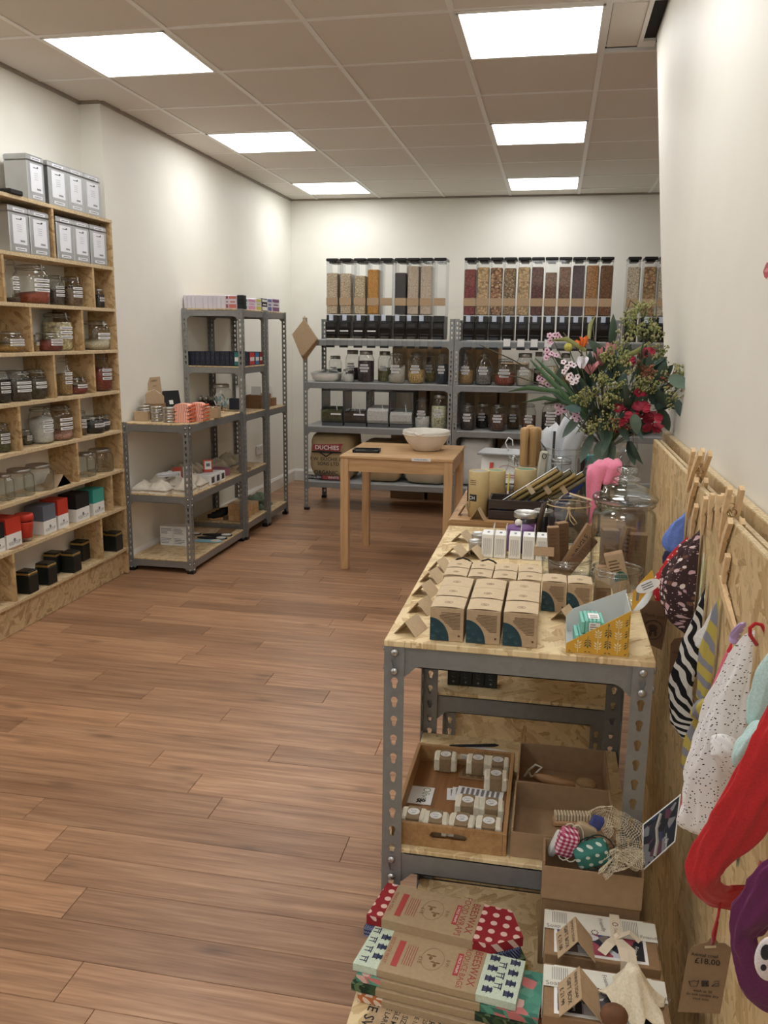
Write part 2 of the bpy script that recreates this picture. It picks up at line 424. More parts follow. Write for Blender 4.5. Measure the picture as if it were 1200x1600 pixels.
def tag(o, label, cat, group=None, kind=None):
    o['label'] = label
    if cat: o['category'] = cat
    if group: o['group'] = group
    if kind: o['kind'] = kind
    return o
def thing(name, label, cat, loc=(0, 0, 0), rz=0.0, group=None):
    o = bpy.data.objects.new(name, None); COL.objects.link(o); o.empty_display_size = 0.05
    o.location = (loc[0], loc[1], loc[2]+(0.0007 if loc[2] > 0 else 0)); o.rotation_euler = (0, 0, rz)
    return tag(o, label, cat, group)
def struct(o): o['kind'] = 'structure'; return o
def lab(o, s): o['label'] = s; return o
_kids = {}
def copy_thing(src, loc, rz=None, label=None, group=None):
    if src.name not in _kids:
        _kids[src.name] = [(c, [(g, []) for g in c.children]) for c in src.children]
    r = src.copy(); COL.objects.link(r); r.location = (loc[0], loc[1], loc[2]+0.0007)
    if rz is not None: r.rotation_euler = (0, 0, rz)
    if label: r['label'] = label
    if group: r['group'] = group
    for c, gs in _kids[src.name]:
        d = c.copy(); COL.objects.link(d); d.parent = r
        for g, _ in gs:
            h = g.copy(); COL.objects.link(h); h.parent = d
    return r
def mod_bevel(o, w=0.003, seg=2):
    b = o.modifiers.new('bevel', 'BEVEL'); b.width = w; b.segments = seg; b.limit_method = 'ANGLE'; return o
def mod_solid(o, t=0.002, off=-1):
    b = o.modifiers.new('solid', 'SOLIDIFY'); b.thickness = t; b.offset = off; return o

# ------------------------------------------------------------------ the room
WX = -0.262          # left wall
ALC = -0.392         # alcove behind the open shelves
BY = 4.489           # back wall
PX = 2.615           # face of the partition on the right
FY = -5.6
def build_room():
    f = MB().box(-0.5, 4.0, FY-1.5, BY+0.1, -0.12, -0.004).build('floor', mat('floor_base', (60, 42, 32), 0.7)); struct(f)
    # planks: 124.5 mm wide, about a metre long, running across the shop
    pw, n_part, i = 0.1245, 0, 0
    y = -1.4295 - 20*pw; rows = []
    while y < BY: rows.append(y); y += pw
    meshes = {}
    rest = MB(); cand = []
    rr = random.Random(3)
    for k, y0 in enumerate(rows):
        x = -0.45 - rr.random()*1.0
        if abs(y0+1.554) < 0.02: x = -0.25
        while x < 3.9:
            L = 1.0 + (rr.random()-0.5)*0.02
            a, b = max(x, -0.45), min(x+L, 3.95)
            if b-a > 0.05: cand.append((a, b, y0, min(y0+pw, BY)))
            x += L
    def vis(c):
        xm = min(max((c[0]+c[1])/2, -0.2), 1.9); ym = (c[2]+c[3])/2
        d = Vector((xm, ym, 0))-CAM; z = d.dot(_f)
        if z < 0.3: return -1
        u, v = 600+FPX*d.dot(_r)/z, 800-FPX*d.dot(_u)/z
        return 1/z if (-300 < u < 1100 and v < 1750) else -1
    cand.sort(key=lambda c: -vis(c))
    for c in cand:
        a, b, y0, y1 = c
        if n_part < 295 and vis(c) > 0:
            m = MB(); g = 0.0007; cx, cy = (a+b)/2, (y0+y1)/2
            m.cbox(a-cx+g, b-cx-g, y0-cy+g, y1-cy-g, -0.006, 0.0, 0.0008)
            m.build('floor_plank', FLOORW, f, loc=(cx, cy, 0)); n_part += 1
        else: rest.box(a+0.0007, b-0.0007, y0+0.0007, y1-0.0007, -0.006, 0.0)
    o = rest.build('floor_plank', FLOORW, f); o['kind'] = 'stuff'
    # walls
    def wall(name, *b): return struct(MB().box(*b).build(name, WALL))
    wall('wall_left', WX-0.5, WX, 1.0, BY, 0, CEIL+0.1)
    wall('wall_left_alcove', ALC-0.4, ALC, FY, 1.0, 0, CEIL+0.1)
    wall('wall_back', -0.8, 4.0, BY, BY+0.2, 0, CEIL+0.1)
    wall('wall_far_right', 3.9, 4.1, -1.6, BY, 0, CEIL+0.1)
    # partition on the right: its far edge slopes
    p = MB().prism([(FY, 0), (-1.45, 0), (-0.895, 1.15), (-0.36, 1.73), (0.06, 2.248), (0.42, CEIL), (0.42, CEIL+0.1), (FY, CEIL+0.1)], PX, PX+0.11, 'X')
    struct(p.build('wall_right', WALL))
    wall('wall_partition_side', PX+0.11, 4.1, -1.75, -1.6, 0, CEIL+0.1)
    # shop front behind the camera: piers and a header around the open window
    w = MB(); w.box(-0.8, 0.1, FY-0.2, FY, 0, CEIL+0.1); w.box(2.5, 4.1, FY-0.2, FY, 0, CEIL+0.1); w.box(0.1, 2.5, FY-0.2, FY, 2.3, CEIL+0.1)
    struct(w.build('wall_front', WALL))
    # skirting
    def skirt(name, pts, axis, d0, d1): return struct(MB().prism(pts, d0, d1, axis).build(name, BASEB))
    h = 0.115
    skirt('baseboard_left', [(WX-0.001, 0), (WX+0.018, 0), (WX+0.018, h-0.02), (WX+0.008, h), (WX-0.001, h)], 'Y', 1.05, BY)
    skirt('baseboard_back', [(BY+0.001, 0), (BY-0.018, 0), (BY-0.018, h-0.02), (BY-0.008, h), (BY+0.001, h)], 'X', WX+0.018, 3.9)
    # ceiling: tiles on a 600 mm grid, bars between them
    c = struct(MB().box(-0.8, 4.1, FY-0.2, BY+0.1, CEIL+0.11, CEIL+0.2).build('ceiling', mat('ceiling_void', (70, 66, 62), 0.9)))
    lights = [(0, v) for v in (-9, -6, -3, 0, 3, 6)]+[(3, v) for v in (-9, -6, -3, 0, 3, 6)]
    tile = {}
    for u in range(-2, 7):
        for v in range(-10, 8):
            if (u, v) in lights or (u, v) == (4, 0): continue
            x0, x1 = max(u*0.6, -0.8), min(u*0.6+0.6, 4.1); y0, y1 = max(v*0.6, FY-0.2), min(v*0.6+0.6, BY+0.1)
            if x1-x0 < 0.02 or y1-y0 < 0.02: continue
            key = (round(x1-x0, 3), round(y1-y0, 3))
            if key not in tile:
                a, b = key[0]/2-0.009, key[1]/2-0.009
                tile[key] = MB().cbox(-a, a, -b, b, 0.0, 0.018, 0.004).mesh('ceiling_tile', CEILT)
            o = bpy.data.objects.new('ceiling_tile', tile[key]); COL.objects.link(o); o.parent = c
            o.location = ((x0+x1)/2, (y0+y1)/2, CEIL+random.uniform(0.0005, 0.0035))
    for u in range(-1, 7): MB().box(-0.012, 0.012, FY-0.2, BY, 0, 0.03).build('ceiling_bar', TBAR, c, loc=(u*0.6, 0, CEIL-0.0015))
    for v in range(-9, 8): MB().box(-0.8, 4.1, -0.012, 0.012, 0, 0.03).build('ceiling_bar', TBAR, c, loc=(0, v*0.6, CEIL-0.001))
    tr = MB(); tr.box(WX, WX+0.02, 1.0, BY, CEIL-0.012, CEIL+0.03); tr.box(ALC, ALC+0.02, FY, 1.0, CEIL-0.012, CEIL+0.03); tr.box(-0.39, WX, 0.98, 1.0, CEIL-0.012, CEIL+0.03)
    struct(tr.build('trim_1', mat('wall_angle', (150, 140, 128), 0.6)))
    struct(MB().box(WX, 3.9, BY-0.02, BY, CEIL-0.012, CEIL+0.03).build('trim_2', mat('wall_angle', (150, 140, 128), 0.6)))
    where = {(0, 0): 'left row, nearest the camera', (0, 3): 'left row, middle one', (0, 6): 'left row, nearest the back wall',
             (3, 0): 'right row, nearest the camera', (3, 3): 'right row, middle one', (3, 6): 'right row, nearest the back wall'}
    for u, v in lights:
        t = thing('ceiling_light', 'square white ceiling light panel, ' + where.get((u, v), '%s row, %s behind the camera, outside the photograph' % ('left' if u == 0 else 'right', {-3: 'first', -6: 'second', -9: 'third'}[v] if v < 0 else '')), 'light',
                  (u*0.6+0.3, v*0.6+0.3, CEIL), 0, 'ceiling light panels')
        fr = MB()
        for a in (0, 1, 2, 3): fr.box(-0.288, 0.288, -0.288, -0.276, -0.006, 0.012, 0, Matrix.Rotation(a*PI/2, 4, 'Z'))
        fr.build('frame', TBAR, t)
        MB().cbox(-0.276, 0.276, -0.276, 0.276, -0.004, 0.01, 0.002).build('diffuser', DIFFUSER, t)
    # lowered service panel with a dark slot beside the partition
    t = thing('ceiling_vent', 'pale ceiling panel with a dark slot beside the top of the right wall', 'vent', (2.5, 0.2, CEIL))
    MB().cbox(-0.085, 0.045, -0.19, 0.31, -0.006, 0.01, 0.002).build('panel', CEILT, t)
    fr = MB(); fr.box(0.045, 0.062, -0.25, 0.31, -0.012, 0.012); fr.box(0.062, 0.115, 0.235, 0.31, -0.012, 0.012); fr.build('frame', TBAR, t)
    MB().box(0.062, 0.113, -0.25, 0.235, 0.0, 0.012).build('slot', DARKVOID, t)
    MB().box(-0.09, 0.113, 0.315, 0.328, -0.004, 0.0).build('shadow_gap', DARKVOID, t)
    # lips sticker on the partition
    s = thing('wall_sticker', 'small red lips sticker on the right wall, cut by the photo edge', 'sticker', onx(1199, 423, PX-0.0005), -PI/2)
    MB().prism([(-0.030, 0.0), (-0.016, 0.010), (-0.006, 0.014), (0.0, 0.011), (0.006, 0.014), (0.016, 0.010), (0.030, 0.0), (0.016, -0.010), (0.0, -0.014), (-0.016, -0.010)], -0.0006, 0.0, 'Y').build('lips', mat('lips_red', (178, 48, 62), 0.4), s)
    MB().prism([(-0.022, 0.0), (0.0, 0.004), (0.022, 0.0), (0.0, -0.003)], -0.0010, -0.0006, 'Y').build('highlight', mat('lips_pink', (222, 130, 138), 0.4), s)
    # double wall socket
    s = thing('wall_socket', 'white double wall socket low on the left wall behind the tall metal shelves', 'socket', onx(404, 703, WX) + Vector((0.0, 0, 0)), PI/2)
    MB().cbox(-0.072, 0.072, -0.012, 0.0, -0.043, 0.043, 0.004).build('plate', WHITE, s)
    for dx in (-0.035, 0.035): MB().cbox(dx-0.012, dx+0.012, -0.017, -0.011, 0.012, 0.032, 0.002).build('switch', WHITE, s)
build_room()

# ------------------------------------------------------------------ metal shelving
def _hole_r(a):
    best = 0
    for k in range(1, 60):
        r = k*0.0003; x, z = r*math.cos(a), r*math.sin(a)
        if x*x+(z-0.0045)**2 < 0.0066**2 or (abs(x) < 0.0042 and -0.0065 < z < 0.0045) or x*x+(z+0.0065)**2 < 0.0042**2: best = r
    return best
_ANG = [R(a) for a in (0, 22, 46.6, 70, 90, 110, 133.4, 158, 180, 202, 226.6, 250, 270, 290, 313.4, 338)]
_HR = [_hole_r(a) for a in _ANG]
_posts = {}
def post_mesh(H):
    k = round(H, 3)
    if k in _posts: return _posts[k]
    m = MB(); w, p = 0.035, 0.037; n = int((H-0.03)/p)
    def flange(P):
        def cell(z, hgt, hole=True):
            cx = w/2; vs = []; hw, hh = w/2, hgt/2
            if not hole:
                m.raw([P(0, z-hh), P(w, z-hh), P(w, z+hh), P(0, z+hh)], [(0, 1, 2, 3)]); return
            for a, r in zip(_ANG, _HR):
                s = min(hw/max(1e-9, abs(math.cos(a))), hh/max(1e-9, abs(math.sin(a)))); vs.append(P(cx+s*math.cos(a), z+s*math.sin(a)))
            for a, r in zip(_ANG, _HR): vs.append(P(cx+r*math.cos(a), z+r*math.sin(a)))
            N = len(_ANG)
            m.raw(vs, [(i, (i+1) % N, N+(i+1) % N, N+i) for i in range(N)])
        zb = H-0.015-n*p
        cell(zb/2, zb, False)
        for i in range(n): cell(zb+p*(i+0.5), p)
        cell(H-0.0075, 0.015, False)
    flange(lambda a, z: (a, 0, z)); flange(lambda a, z: (0, a, z))
    _posts[k] = m.mesh('post', STEEL); return _posts[k]
FOOT = MB().box(-0.003, 0.038, -0.003, 0.038, 0.0, 0.022).mesh('foot', BLACK)
_bolt = MB().lathe([(0.0075, 0), (0.0072, 0.002), (0.0045, 0.0045), (0.001, 0.0052)], 10).mesh('bolt', mat('bolt_zinc', (196, 198, 200), 0.25, 0.9), True)
def beam_mb(L, h=0.042):
    m = MB(); g = 0.018
    m.prism([(0.003, 0), (L-0.003, 0), (L-0.003, -h-g), (L-0.037, -h-g), (L-0.037-g, -h), (0.037+g, -h), (0.037, -h-g), (0.003, -h-g)], 0.003, 0.0048, 'Y')
    m.box(0.04, L-0.04, 0.003, 0.018, -0.0018, 0.0); m.box(0.06, L-0.06, 0.003, 0.016, -h, -h+0.0018)
    return m
def shelf_unit(label, x0, x1, y0, y1, H, levels, board=None, bolts=(), group=None, over=False, z0=0.0, boardname='shelf_board'):
    t = thing('metal_shelf', label, 'shelf', (x0, y0, z0), 0, group)
    W, D = x1-x0, y1-y0; pm = post_mesh(H)
    for (x, y, rz) in ((0, 0, 0), (W, 0, PI/2), (W, D, PI), (0, D, -PI/2)):
        o = bpy.data.objects.new('post', pm); COL.objects.link(o); o.parent = t; o.location = (x, y, 0); o.rotation_euler = (0, 0, rz); mod_solid(o, 0.0018, 1 if False else -1)
        if z0 == 0.0:
            f = bpy.data.objects.new('foot', FOOT); COL.objects.link(f); f.parent = o
    b = board or OSBSH
    for lv in levels:
        bt = 0.012
        g = -0.002 if over and lv == levels[0] else 0.004
        MB().cbox(g, W-g, g, D-g, lv-bt, lv, 0.0015).build(boardname, b, t)
        zz = lv-bt+0.004
        beam_mb(W).build('beam', STEEL, t, loc=(0, 0, zz)); beam_mb(W).build('beam', STEEL, t, loc=(W, D, zz), rz=PI)
        beam_mb(D).build('beam', STEEL, t, loc=(W, 0, zz), rz=PI/2); beam_mb(D).build('beam', STEEL, t, loc=(0, D, zz), rz=-PI/2)
        if lv in bolts:
            for dz in (-0.014, -0.050):
                for (x, y, rz) in ((0.0175, -0.0018, 0), (W-0.0175, -0.0018, 0), (-0.0018, 0.0175, -PI/2), (W+0.0018, 0.0175, PI/2)):
                    o = bpy.data.objects.new('bolt', _bolt); COL.objects.link(o); o.parent = t
                    o.location = (x, y, zz+dz); o.rotation_euler = (PI/2, 0, rz)
    return t

# ------------------------------------------------------------------ small goods builders
def arc_patch(m, r, a0, a1, z0, z1, mi=0, n=5, c=(0, 0)):
    vs = []
    for i in range(n+1):
        a = a0+(a1-a0)*i/n
        for z in (z0, z1): vs.append((c[0]+r*math.cos(a), c[1]+r*math.sin(a), z))
    m.raw(vs, [(2*i, 2*i+2, 2*i+3, 2*i+1) for i in range(n)], mi)
def label_strips(t, r, zs, hh, half=0.62, face=-PI/2, lens=None):
    for i, z in enumerate(zs):
        m = MB(); hf = half*(lens[i % len(lens)] if lens else 1.0)
        arc_patch(m, r*1.012+0.0008, face-hf, face+hf, z-hh/2, z+hh/2, 0)
        arc_patch(m, r*1.012+0.0013, face-hf*0.8, face+hf*0.8, z-hh*0.14, z+hh*0.14, 1)
        m.build('label', [PAPER, GREYINK], t)
def heap(m, r, z0, z1, seg=18, tilt=0.0, dome=0.0, mi=0):
    prof = [(r*0.80, z0), (r, z0+r*0.18), (r, z1)]
    b = len(m.v); m.lathe(prof, seg, mi, cap1=False)
    k = len(m.v)-seg
    for i in range(k, k+seg):
        x, y, z = m.v[i]; m.v[i] = (x, y, max(z0+0.004, z+tilt*x+tilt*0.6*y))
    cvert = len(m.v); m.v.append((0, 0, z1+dome*r))
    for i in range(seg): m.f.append((k+i, k+(i+1) % seg, cvert)); m.m.append(mi)
def jar(kind, r, h, label, loc, rz=0.0, content=None, fill=0.6, strips=3, group=None, tilt=0.15, face=-PI/2, half=0.62, lens=None, cat='jar', name='glass_jar'):
    t = thing(name, label, cat, loc, rz, group)
    seg = 20; g = MB()
    if kind == 'clip':
        prof = [(r*0.86, 0), (r*0.97, h*0.02), (r, h*0.08), (r, h*0.66), (r*0.96, h*0.74), (r*0.84, h*0.81), (r*0.80, h*0.84), (r*0.86, h*0.865), (r*0.86, h*0.885)]
    elif kind == 'mason':
        prof = [(r*0.84, 0), (r*0.97, h*0.02), (r, h*0.07), (r, h*0.70), (r*0.94, h*0.78), (r*0.76, h*0.85), (r*0.74, h*0.90)]
    elif kind == 'bottle':
        prof = [(r*0.88, 0), (r, h*0.04), (r, h*0.58), (r*0.88, h*0.68), (r*0.58, h*0.80), (r*0.52, h*0.88), (r*0.60, h*0.90), (r*0.60, h*0.92)]
    elif kind == 'square':
        prof = [(r*0.9, 0), (r, h*0.03), (r, h*0.76), (r*0.90, h*0.83), (r*0.70, h*0.87), (r*0.72, h*0.91)]
    else:
        prof = [(r*0.80, 0), (r*0.94, h*0.02), (r, h*0.10), (r, h*0.68), (r*0.90, h*0.78), (r*0.72, h*0.84), (r*0.76, h*0.88), (r*0.76, h*0.90)]
    g.lathe(prof, seg, cap1=False).build('glass', GLASS, t, True)
    rn = prof[-1][0]
    if kind in ('clip', 'wide', 'bottle'):
        z = prof[-1][1]
        MB().lathe([(rn*1.02, z), (rn*1.04, z+h*0.02), (rn*0.95, z+h*0.05), (rn*0.5, z+h*0.085), (rn*0.2, z+h*0.09)], seg).build('lid', GLASSK, t, True)
        w = MB(); zz = z-h*0.03
        w.tube([(rn*1.03*math.cos(a*PI/8), rn*1.03*math.sin(a*PI/8), zz) for a in range(16)], max(0.0012, r*0.03), 5, closed=True)
        w.tube([(0, -rn*1.05, zz), (0.0, -rn*1.25, zz-h*0.07), (0, -rn*1.15, z+h*0.06), (0, -rn*0.8, z+h*0.075)], max(0.0012, r*0.03), 5)
        w.build('wire_clasp', WIRE, t)
    else:
        z = prof[-1][1]-h*0.035
        MB().lathe([(rn*1.06, z), (rn*1.08, z+h*0.01), (rn*1.08, h*0.975), (rn*1.0, h), (rn*0.9, h*0.99)], seg).build('lid', LIDM, t, True)
    if content is not None and fill > 0.02:
        m = MB(); zt = h*min(fill, 0.72)
        heap(m, r*0.955, h*0.02, zt, seg, tilt if fill < 0.66 else 0, 0.02); m.build('contents', content, t, True)
    if strips:
        hh = min(0.016, h*0.085); c = h*0.46
        zs = [c+(strips-1)*hh*0.72-i*hh*1.44 for i in range(strips)]
        label_strips(t, r, zs, hh*0.95, half, face, lens)
    return t

# left-hand shelf contents colours
PAPRIKA = grain('paprika', (150, 62, 36), (186, 88, 54), 300)
CHILI = grain('chili_powder', (120, 44, 34), (160, 66, 48), 260)
DKSPICE = grain('dark_spice', (48, 36, 30), (92, 72, 56), 160)
BRSPICE = grain('brown_spice', (96, 74, 52), (134, 106, 76), 220)
TANSP = grain('tan_spice', (150, 118, 76), (190, 158, 108), 200)
CASHEW = grain('cashews', (214, 198, 150), (240, 228, 190), 60)
CREAMPW = grain('cream_powder', (220, 206, 172), (234, 222, 192), 300)
TURMERIC = grain('golden_spice', (150, 112, 48), (190, 146, 70), 200)
LEAFY = grain('dry_leaves', (58, 48, 34), (98, 84, 58), 90)
GREENSP = grain('green_herb', (70, 72, 44), (110, 108, 70), 180)
SALTW = grain('white_salt', (226, 226, 224), (240, 240, 238), 400)
PINKSALT = grain('pink_salt', (176, 122, 104), (214, 166, 148), 110)
BLACKSP = grain('black_spice', (22, 20, 20), (50, 44, 40), 180)

# ------------------------------------------------------------------ open OSB shelves on the left wall
UX0, UX1 = ALC+0.002, -0.22
ULV = [2.06, 1.804, 1.575, 1.344, 1.111, 0.881, 0.649, 0.421, 0.167]
UY0, UY1 = -0.80, 0.982
def build_left_unit():
    t = thing('open_shelves', 'tall open shelving of chipboard squares along the left wall', 'shelves', (UX0, UY0, 0))
    L, D = UY1-UY0, UX1-UX0; th = 0.018
    for z in ULV: MB().cbox(0, D, 0, L, z-th, z, 0.001).build('shelf_board', [OSBSH], t)
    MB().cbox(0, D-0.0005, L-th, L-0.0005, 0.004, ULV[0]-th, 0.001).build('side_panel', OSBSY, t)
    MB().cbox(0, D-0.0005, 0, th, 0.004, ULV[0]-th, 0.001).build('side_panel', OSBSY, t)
    global DIV
    DIV = dv = {0: [0.401, -0.40], 1: [-0.029, 0.756, -0.5], 2: [0.156, 0.618, -0.35], 3: [0.328, 0.711, -0.15], 4: [0.009, 0.539, -0.4],
          5: [0.49, -0.2], 6: [0.831, -0.45], 7: [-0.123, 0.689]}
    for k, ys in dv.items():
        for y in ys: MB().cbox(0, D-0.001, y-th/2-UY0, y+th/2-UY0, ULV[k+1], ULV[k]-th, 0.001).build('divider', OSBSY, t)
    MB().cbox(D-0.048, D-0.03, 0, 0.79, 0.001, ULV[8]-th, 0.001).build('plinth', OSBSX, t)
    MB().cbox(D-0.048, D-0.03, 0.792, L-th, 0.001, ULV[8]-th, 0.001).build('plinth', OSBSX, t)
    # pale sawn front edges
    e = MB()
    for z in ULV: e.box(D, D+0.0012, 0, L, z-th+0.001, z-0.001)
    e.build('sawn_edge', EDGE, t)
build_left_unit()

LABW = mat('label_white', (232, 234, 240), 0.6, var=0.02)
def tea_tin(y0, y1, z, h, label, d=0.125):
    w = y1-y0
    t = thing('tea_tin', label, 'tin', (-0.232, (y0+y1)/2, z), PI/2, 'square tea tins on the left shelves')
    MB().cbox(-w/2, w/2, 0, d, 0, h*0.86, 0.004).build('body', TINM, t)
    m = MB(); m.cbox(-w/2-0.001, w/2+0.001, -0.001, d+0.001, h*0.865, h*0.985, 0.004); m.cbox(-w/2+0.004, w/2-0.004, 0.004, d-0.004, h*0.98, h, 0.003); m.build('lid', TINM, t)
    l = MB(); l.box(-w*0.34, w*0.34, -0.0012, 0, h*0.19, h*0.80)
    l.box(-w*0.28, w*0.28, -0.002, 0, h*0.05, h*0.115); l.box(-w*0.28, w*0.28, -0.0024, 0, h*0.885, h*0.95)
    l.box(-w*0.16, w*0.10, -0.0016, 0, h*0.715, h*0.73, 1); l.box(w*0.06, w*0.13, -0.0016, 0, h*0.725, h*0.755, 1)
    for i in range(4): l.box(-w*0.12, w*0.1, -0.0015, 0, h*(0.60-0.045*i), h*(0.606-0.045*i), 2)
    for i in range(7): l.box(w*(0.0+0.034*i), w*(0.018+0.034*i), -0.0016, 0, h*0.24, h*0.28, 1)
    l.box(-w*0.2, w*0.2, -0.0028, 0, h*0.075, h*0.09, 2); l.box(-w*0.2, w*0.2, -0.003, 0, h*0.91, h*0.925, 2)
    l.build('label', [LABW, INK, GREYINK], t)
    return t
def ux(px, py, X=-0.232): return onx(px, py, X)
def left_goods():
    # tins: (px left, px right, top y, row level, words)
    for (a, b, yt, k, words) in ((41, 67, 243, 0, 'large square metal tea tin on top of the left shelves, nearest the camera'),
                                 (74, 103, 252, 0, 'metal tea tin on top of the left shelves, second from the camera'),
                                 (104, 129, 262, 0, 'metal tea tin on top of the left shelves, third from the camera'),
                                 (130, 156, 272, 0, 'metal tea tin on top of the left shelves, farthest, at the end'),
                                 (12, 43, 320, 1, 'metal tea tin in the row under the top board, leftmost in view'),
                                 (45, 75, 328, 1, 'metal tea tin under the top board, just left of the divider'),
                                 (87, 112, 335, 1, 'metal tea tin under the top board, just right of the divider'),
                                 (113, 138, 342, 1, 'metal tea tin under the top board, middle of the right-hand three'),
                                 (140, 165, 349, 1, 'metal tea tin under the top board, nearest the end panel')):
        z = ULV[k]; yb = ux(a, yt)[1]; ye = ux(b, yt)[1]; h = ux((a+b)/2, yt)[2]-z
        tea_tin(yb, ye, z, min(h, 0.21), words)
    p = ux(4, 302, -0.27)
    b = MB(); b.cbox(-0.09, 0.09, -0.05, 0.05, 0, 0.022, 0.004); tag(b.build('flat_box', BLACKM, loc=(-0.30, p[1]+0.02, ULV[0])), 'flat black box lying on top of the left shelves', 'box')
    J = [  # kind, px0, px1, ytop, row, content, fill, strips, label
        ('bottle', 10, 24, 407, 2, DKSPICE, 0.12, 3, 'slim clear bottle almost empty, beside the divider on the third left shelf'),
        ('clip', 30, 70, 412, 2, PAPRIKA, 0.27, 3, 'large clip-top jar a quarter full of orange-red powder on the left shelves'),
        ('clip', 75, 93, 429, 2, DKSPICE, 0.5, 3, 'small clip-top jar of dark spice behind the big paprika-coloured jar'),
        ('clip', 105, 134, 432, 2, BRSPICE, 0.62, 3, 'clip-top jar full of grey-brown powder on the third left shelf'),
        ('mason', 150, 160, 452, 2, BLACKSP, 0.7, 2, 'tiny dark spice jar in the right corner of the third left shelf'),
        ('clip', -3, 28, 517, 3, TURMERIC, 0.34, 3, 'squat clip-top jar with golden brown spice, left end of the fourth shelf'),
        ('clip', 90, 115, 487, 3, CASHEW, 0.72, 3, 'tall clip-top jar full of cream nuts on the fourth left shelf'),
        ('mason', 54, 60, 523, 3, TANSP, 0.5, 2, 'very small jar half hidden by the divider on the fourth left shelf'),
        ('clip', 62, 88, 518, 3, CHILI, 0.5, 3, 'squat clip-top jar of deep red powder on the fourth left shelf'),
        ('clip', 140, 167, 500, 3, CREAMPW, 0.30, 2, 'clip-top jar with cream powder in the bottom, right end of the fourth shelf'),
        ('clip', -12, 9, 577, 4, BLACKSP, 0.6, 3, 'dark jar cut off by the left edge of the photograph, fifth shelf'),
        ('clip', 9, 40, 577, 4, DKSPICE, 0.66, 3, 'clip-top jar full of near-black spice on the fifth left shelf'),
        ('clip', 41, 64, 575, 4, LEAFY, 0.66, 2, 'clip-top jar full of brown dried leaves on the fifth left shelf'),
        ('bottle', 91, 106, 559, 4, TANSP, 0.55, 3, 'slim bottle of tan powder on the fifth left shelf'),
        ('clip', 108, 128, 588, 4, CHILI, 0.35, 2, 'small clip-top jar with a white label and red-brown powder, fifth shelf'),
        ('bottle', 151, 170, 552, 4, CHILI, 0.58, 3, 'slim bottle full of brick red powder, right end of the fifth shelf'),
        ('clip', -2, 18, 657, 5, GREENSP, 0.6, 3, 'clip-top jar of green herb at the left end of the sixth shelf'),
        ('mason', 36, 47, 671, 5, GREENSP, 0.5, 3, 'tiny jar of herb just right of the divider on the sixth shelf'),
        ('clip', 40, 79, 634, 5, SALTW, 0.64, 3, 'big clip-top jar full of white powder on the sixth left shelf'),
        ('clip', 84, 110, 630, 5, PINKSALT, 0.2, 3, 'big clip-top jar with a little pink salt on the sixth left shelf'),
        ('clip', 121, 131, 640, 5, BRSPICE, 0.5, 3, 'jar half hidden by the divider on the sixth left shelf'),
        ('clip', 133, 154, 648, 5, BLACKSP, 0.66, 2, 'squat black-filled clip-top jar, left of the pair on the sixth shelf'),
        ('clip', 159, 178, 645, 5, BLACKSP, 0.66, 2, 'squat black-filled clip-top jar nearest the end panel, sixth shelf'),
        ('mason', -4, 16, 740, 6, None, 0, 0, 'empty screw-top jar at the left edge of the seventh shelf'),
        ('mason', 16, 44, 732, 6, None, 0, 0, 'empty screw-top jar, middle of the three on the seventh shelf'),
        ('mason', 46, 74, 725, 6, None, 0, 0, 'empty screw-top jar beside the folded kraft sign on the seventh shelf'),
        ('mason', 124, 142, 707, 6, None, 0, 0, 'empty screw-top jar right of the divider on the seventh shelf, left of two'),
        ('mason', 147, 169, 701, 6, None, 0, 0, 'empty screw-top jar nearest the end panel on the seventh shelf')]
    done = []
    for (kind, a, b, yt, k, cont, fill, ns, words) in J:
        z = ULV[k]
        X = -0.295; back = words.startswith('small clip-top jar of dark')
        if back or 'tiny jar of herb' in words: X = -0.335
        if 'cream nuts' in words: X = -0.318
        if 'deep red powder' in words: X = -0.280
        y0, y1 = onx(a, yt+20, X)[1], onx(b, yt+20, X)[1]
        r = min((y1-y0)/2*0.97, 0.083); h = min(onx((a+b)/2, yt, X)[2]-z, 0.209)
        yc = (y0+y1)/2; ds = sorted([UY0, UY1-0.010]+DIV.get(k-1, [])); lo = max([d for d in ds if d < yc] or [-9])+0.012; hi = min([d for d in ds if d > yc] or [9])-0.012
        if hi-lo < 2.1*r: r = (hi-lo)/2.1
        yc = min(max(yc, lo+r*1.03), hi-r*1.03)
        X = X if r < 0.075 else -0.303
        for (k2, x2, y2, r2) in done:
            if k2 == k:
                dist = math.hypot(X-x2, yc-y2)
                if dist < r+r2+0.003:
                    mv = r+r2+0.003-dist; yc = min(yc+mv*0.6, hi-r*1.03) if yc > y2 else max(yc-mv*0.6, lo+r*1.03); r = min(r, math.hypot(X-x2, yc-y2)-r2-0.003)
        done.append((k, X, yc, r))
        jar(kind, r, h, words, (X, yc, z), PI/2-0.35, cont, fill, ns, 'jars on the left shelves', face=-PI/2+0.15)
    # kraft tent sign
    p = onx(91, 700, -0.26)
    m = MB(); m.prism([(-0.066, 0), (-0.064, 0.0015), (0, 0.058), (0.064, 0.0015), (0.066, 0), (0, 0.0558)], -0.045, 0.045, 'X')
    tag(m.build('tent_sign', KRAFT, loc=(-0.29, p[1], ULV[6]) if False else (-0.285, p[1], ULV[6])), 'folded blank kraft card sign beside the empty jars on the left shelf', 'sign')
    # cup boxes
    RED = mat('cup_red', (206, 62, 46), 0.5, var=0.03); SLATE = mat('cup_slate', (104, 112, 128), 0.5, var=0.03); TEAL = mat('cup_teal', (64, 168, 156), 0.5, var=0.03)
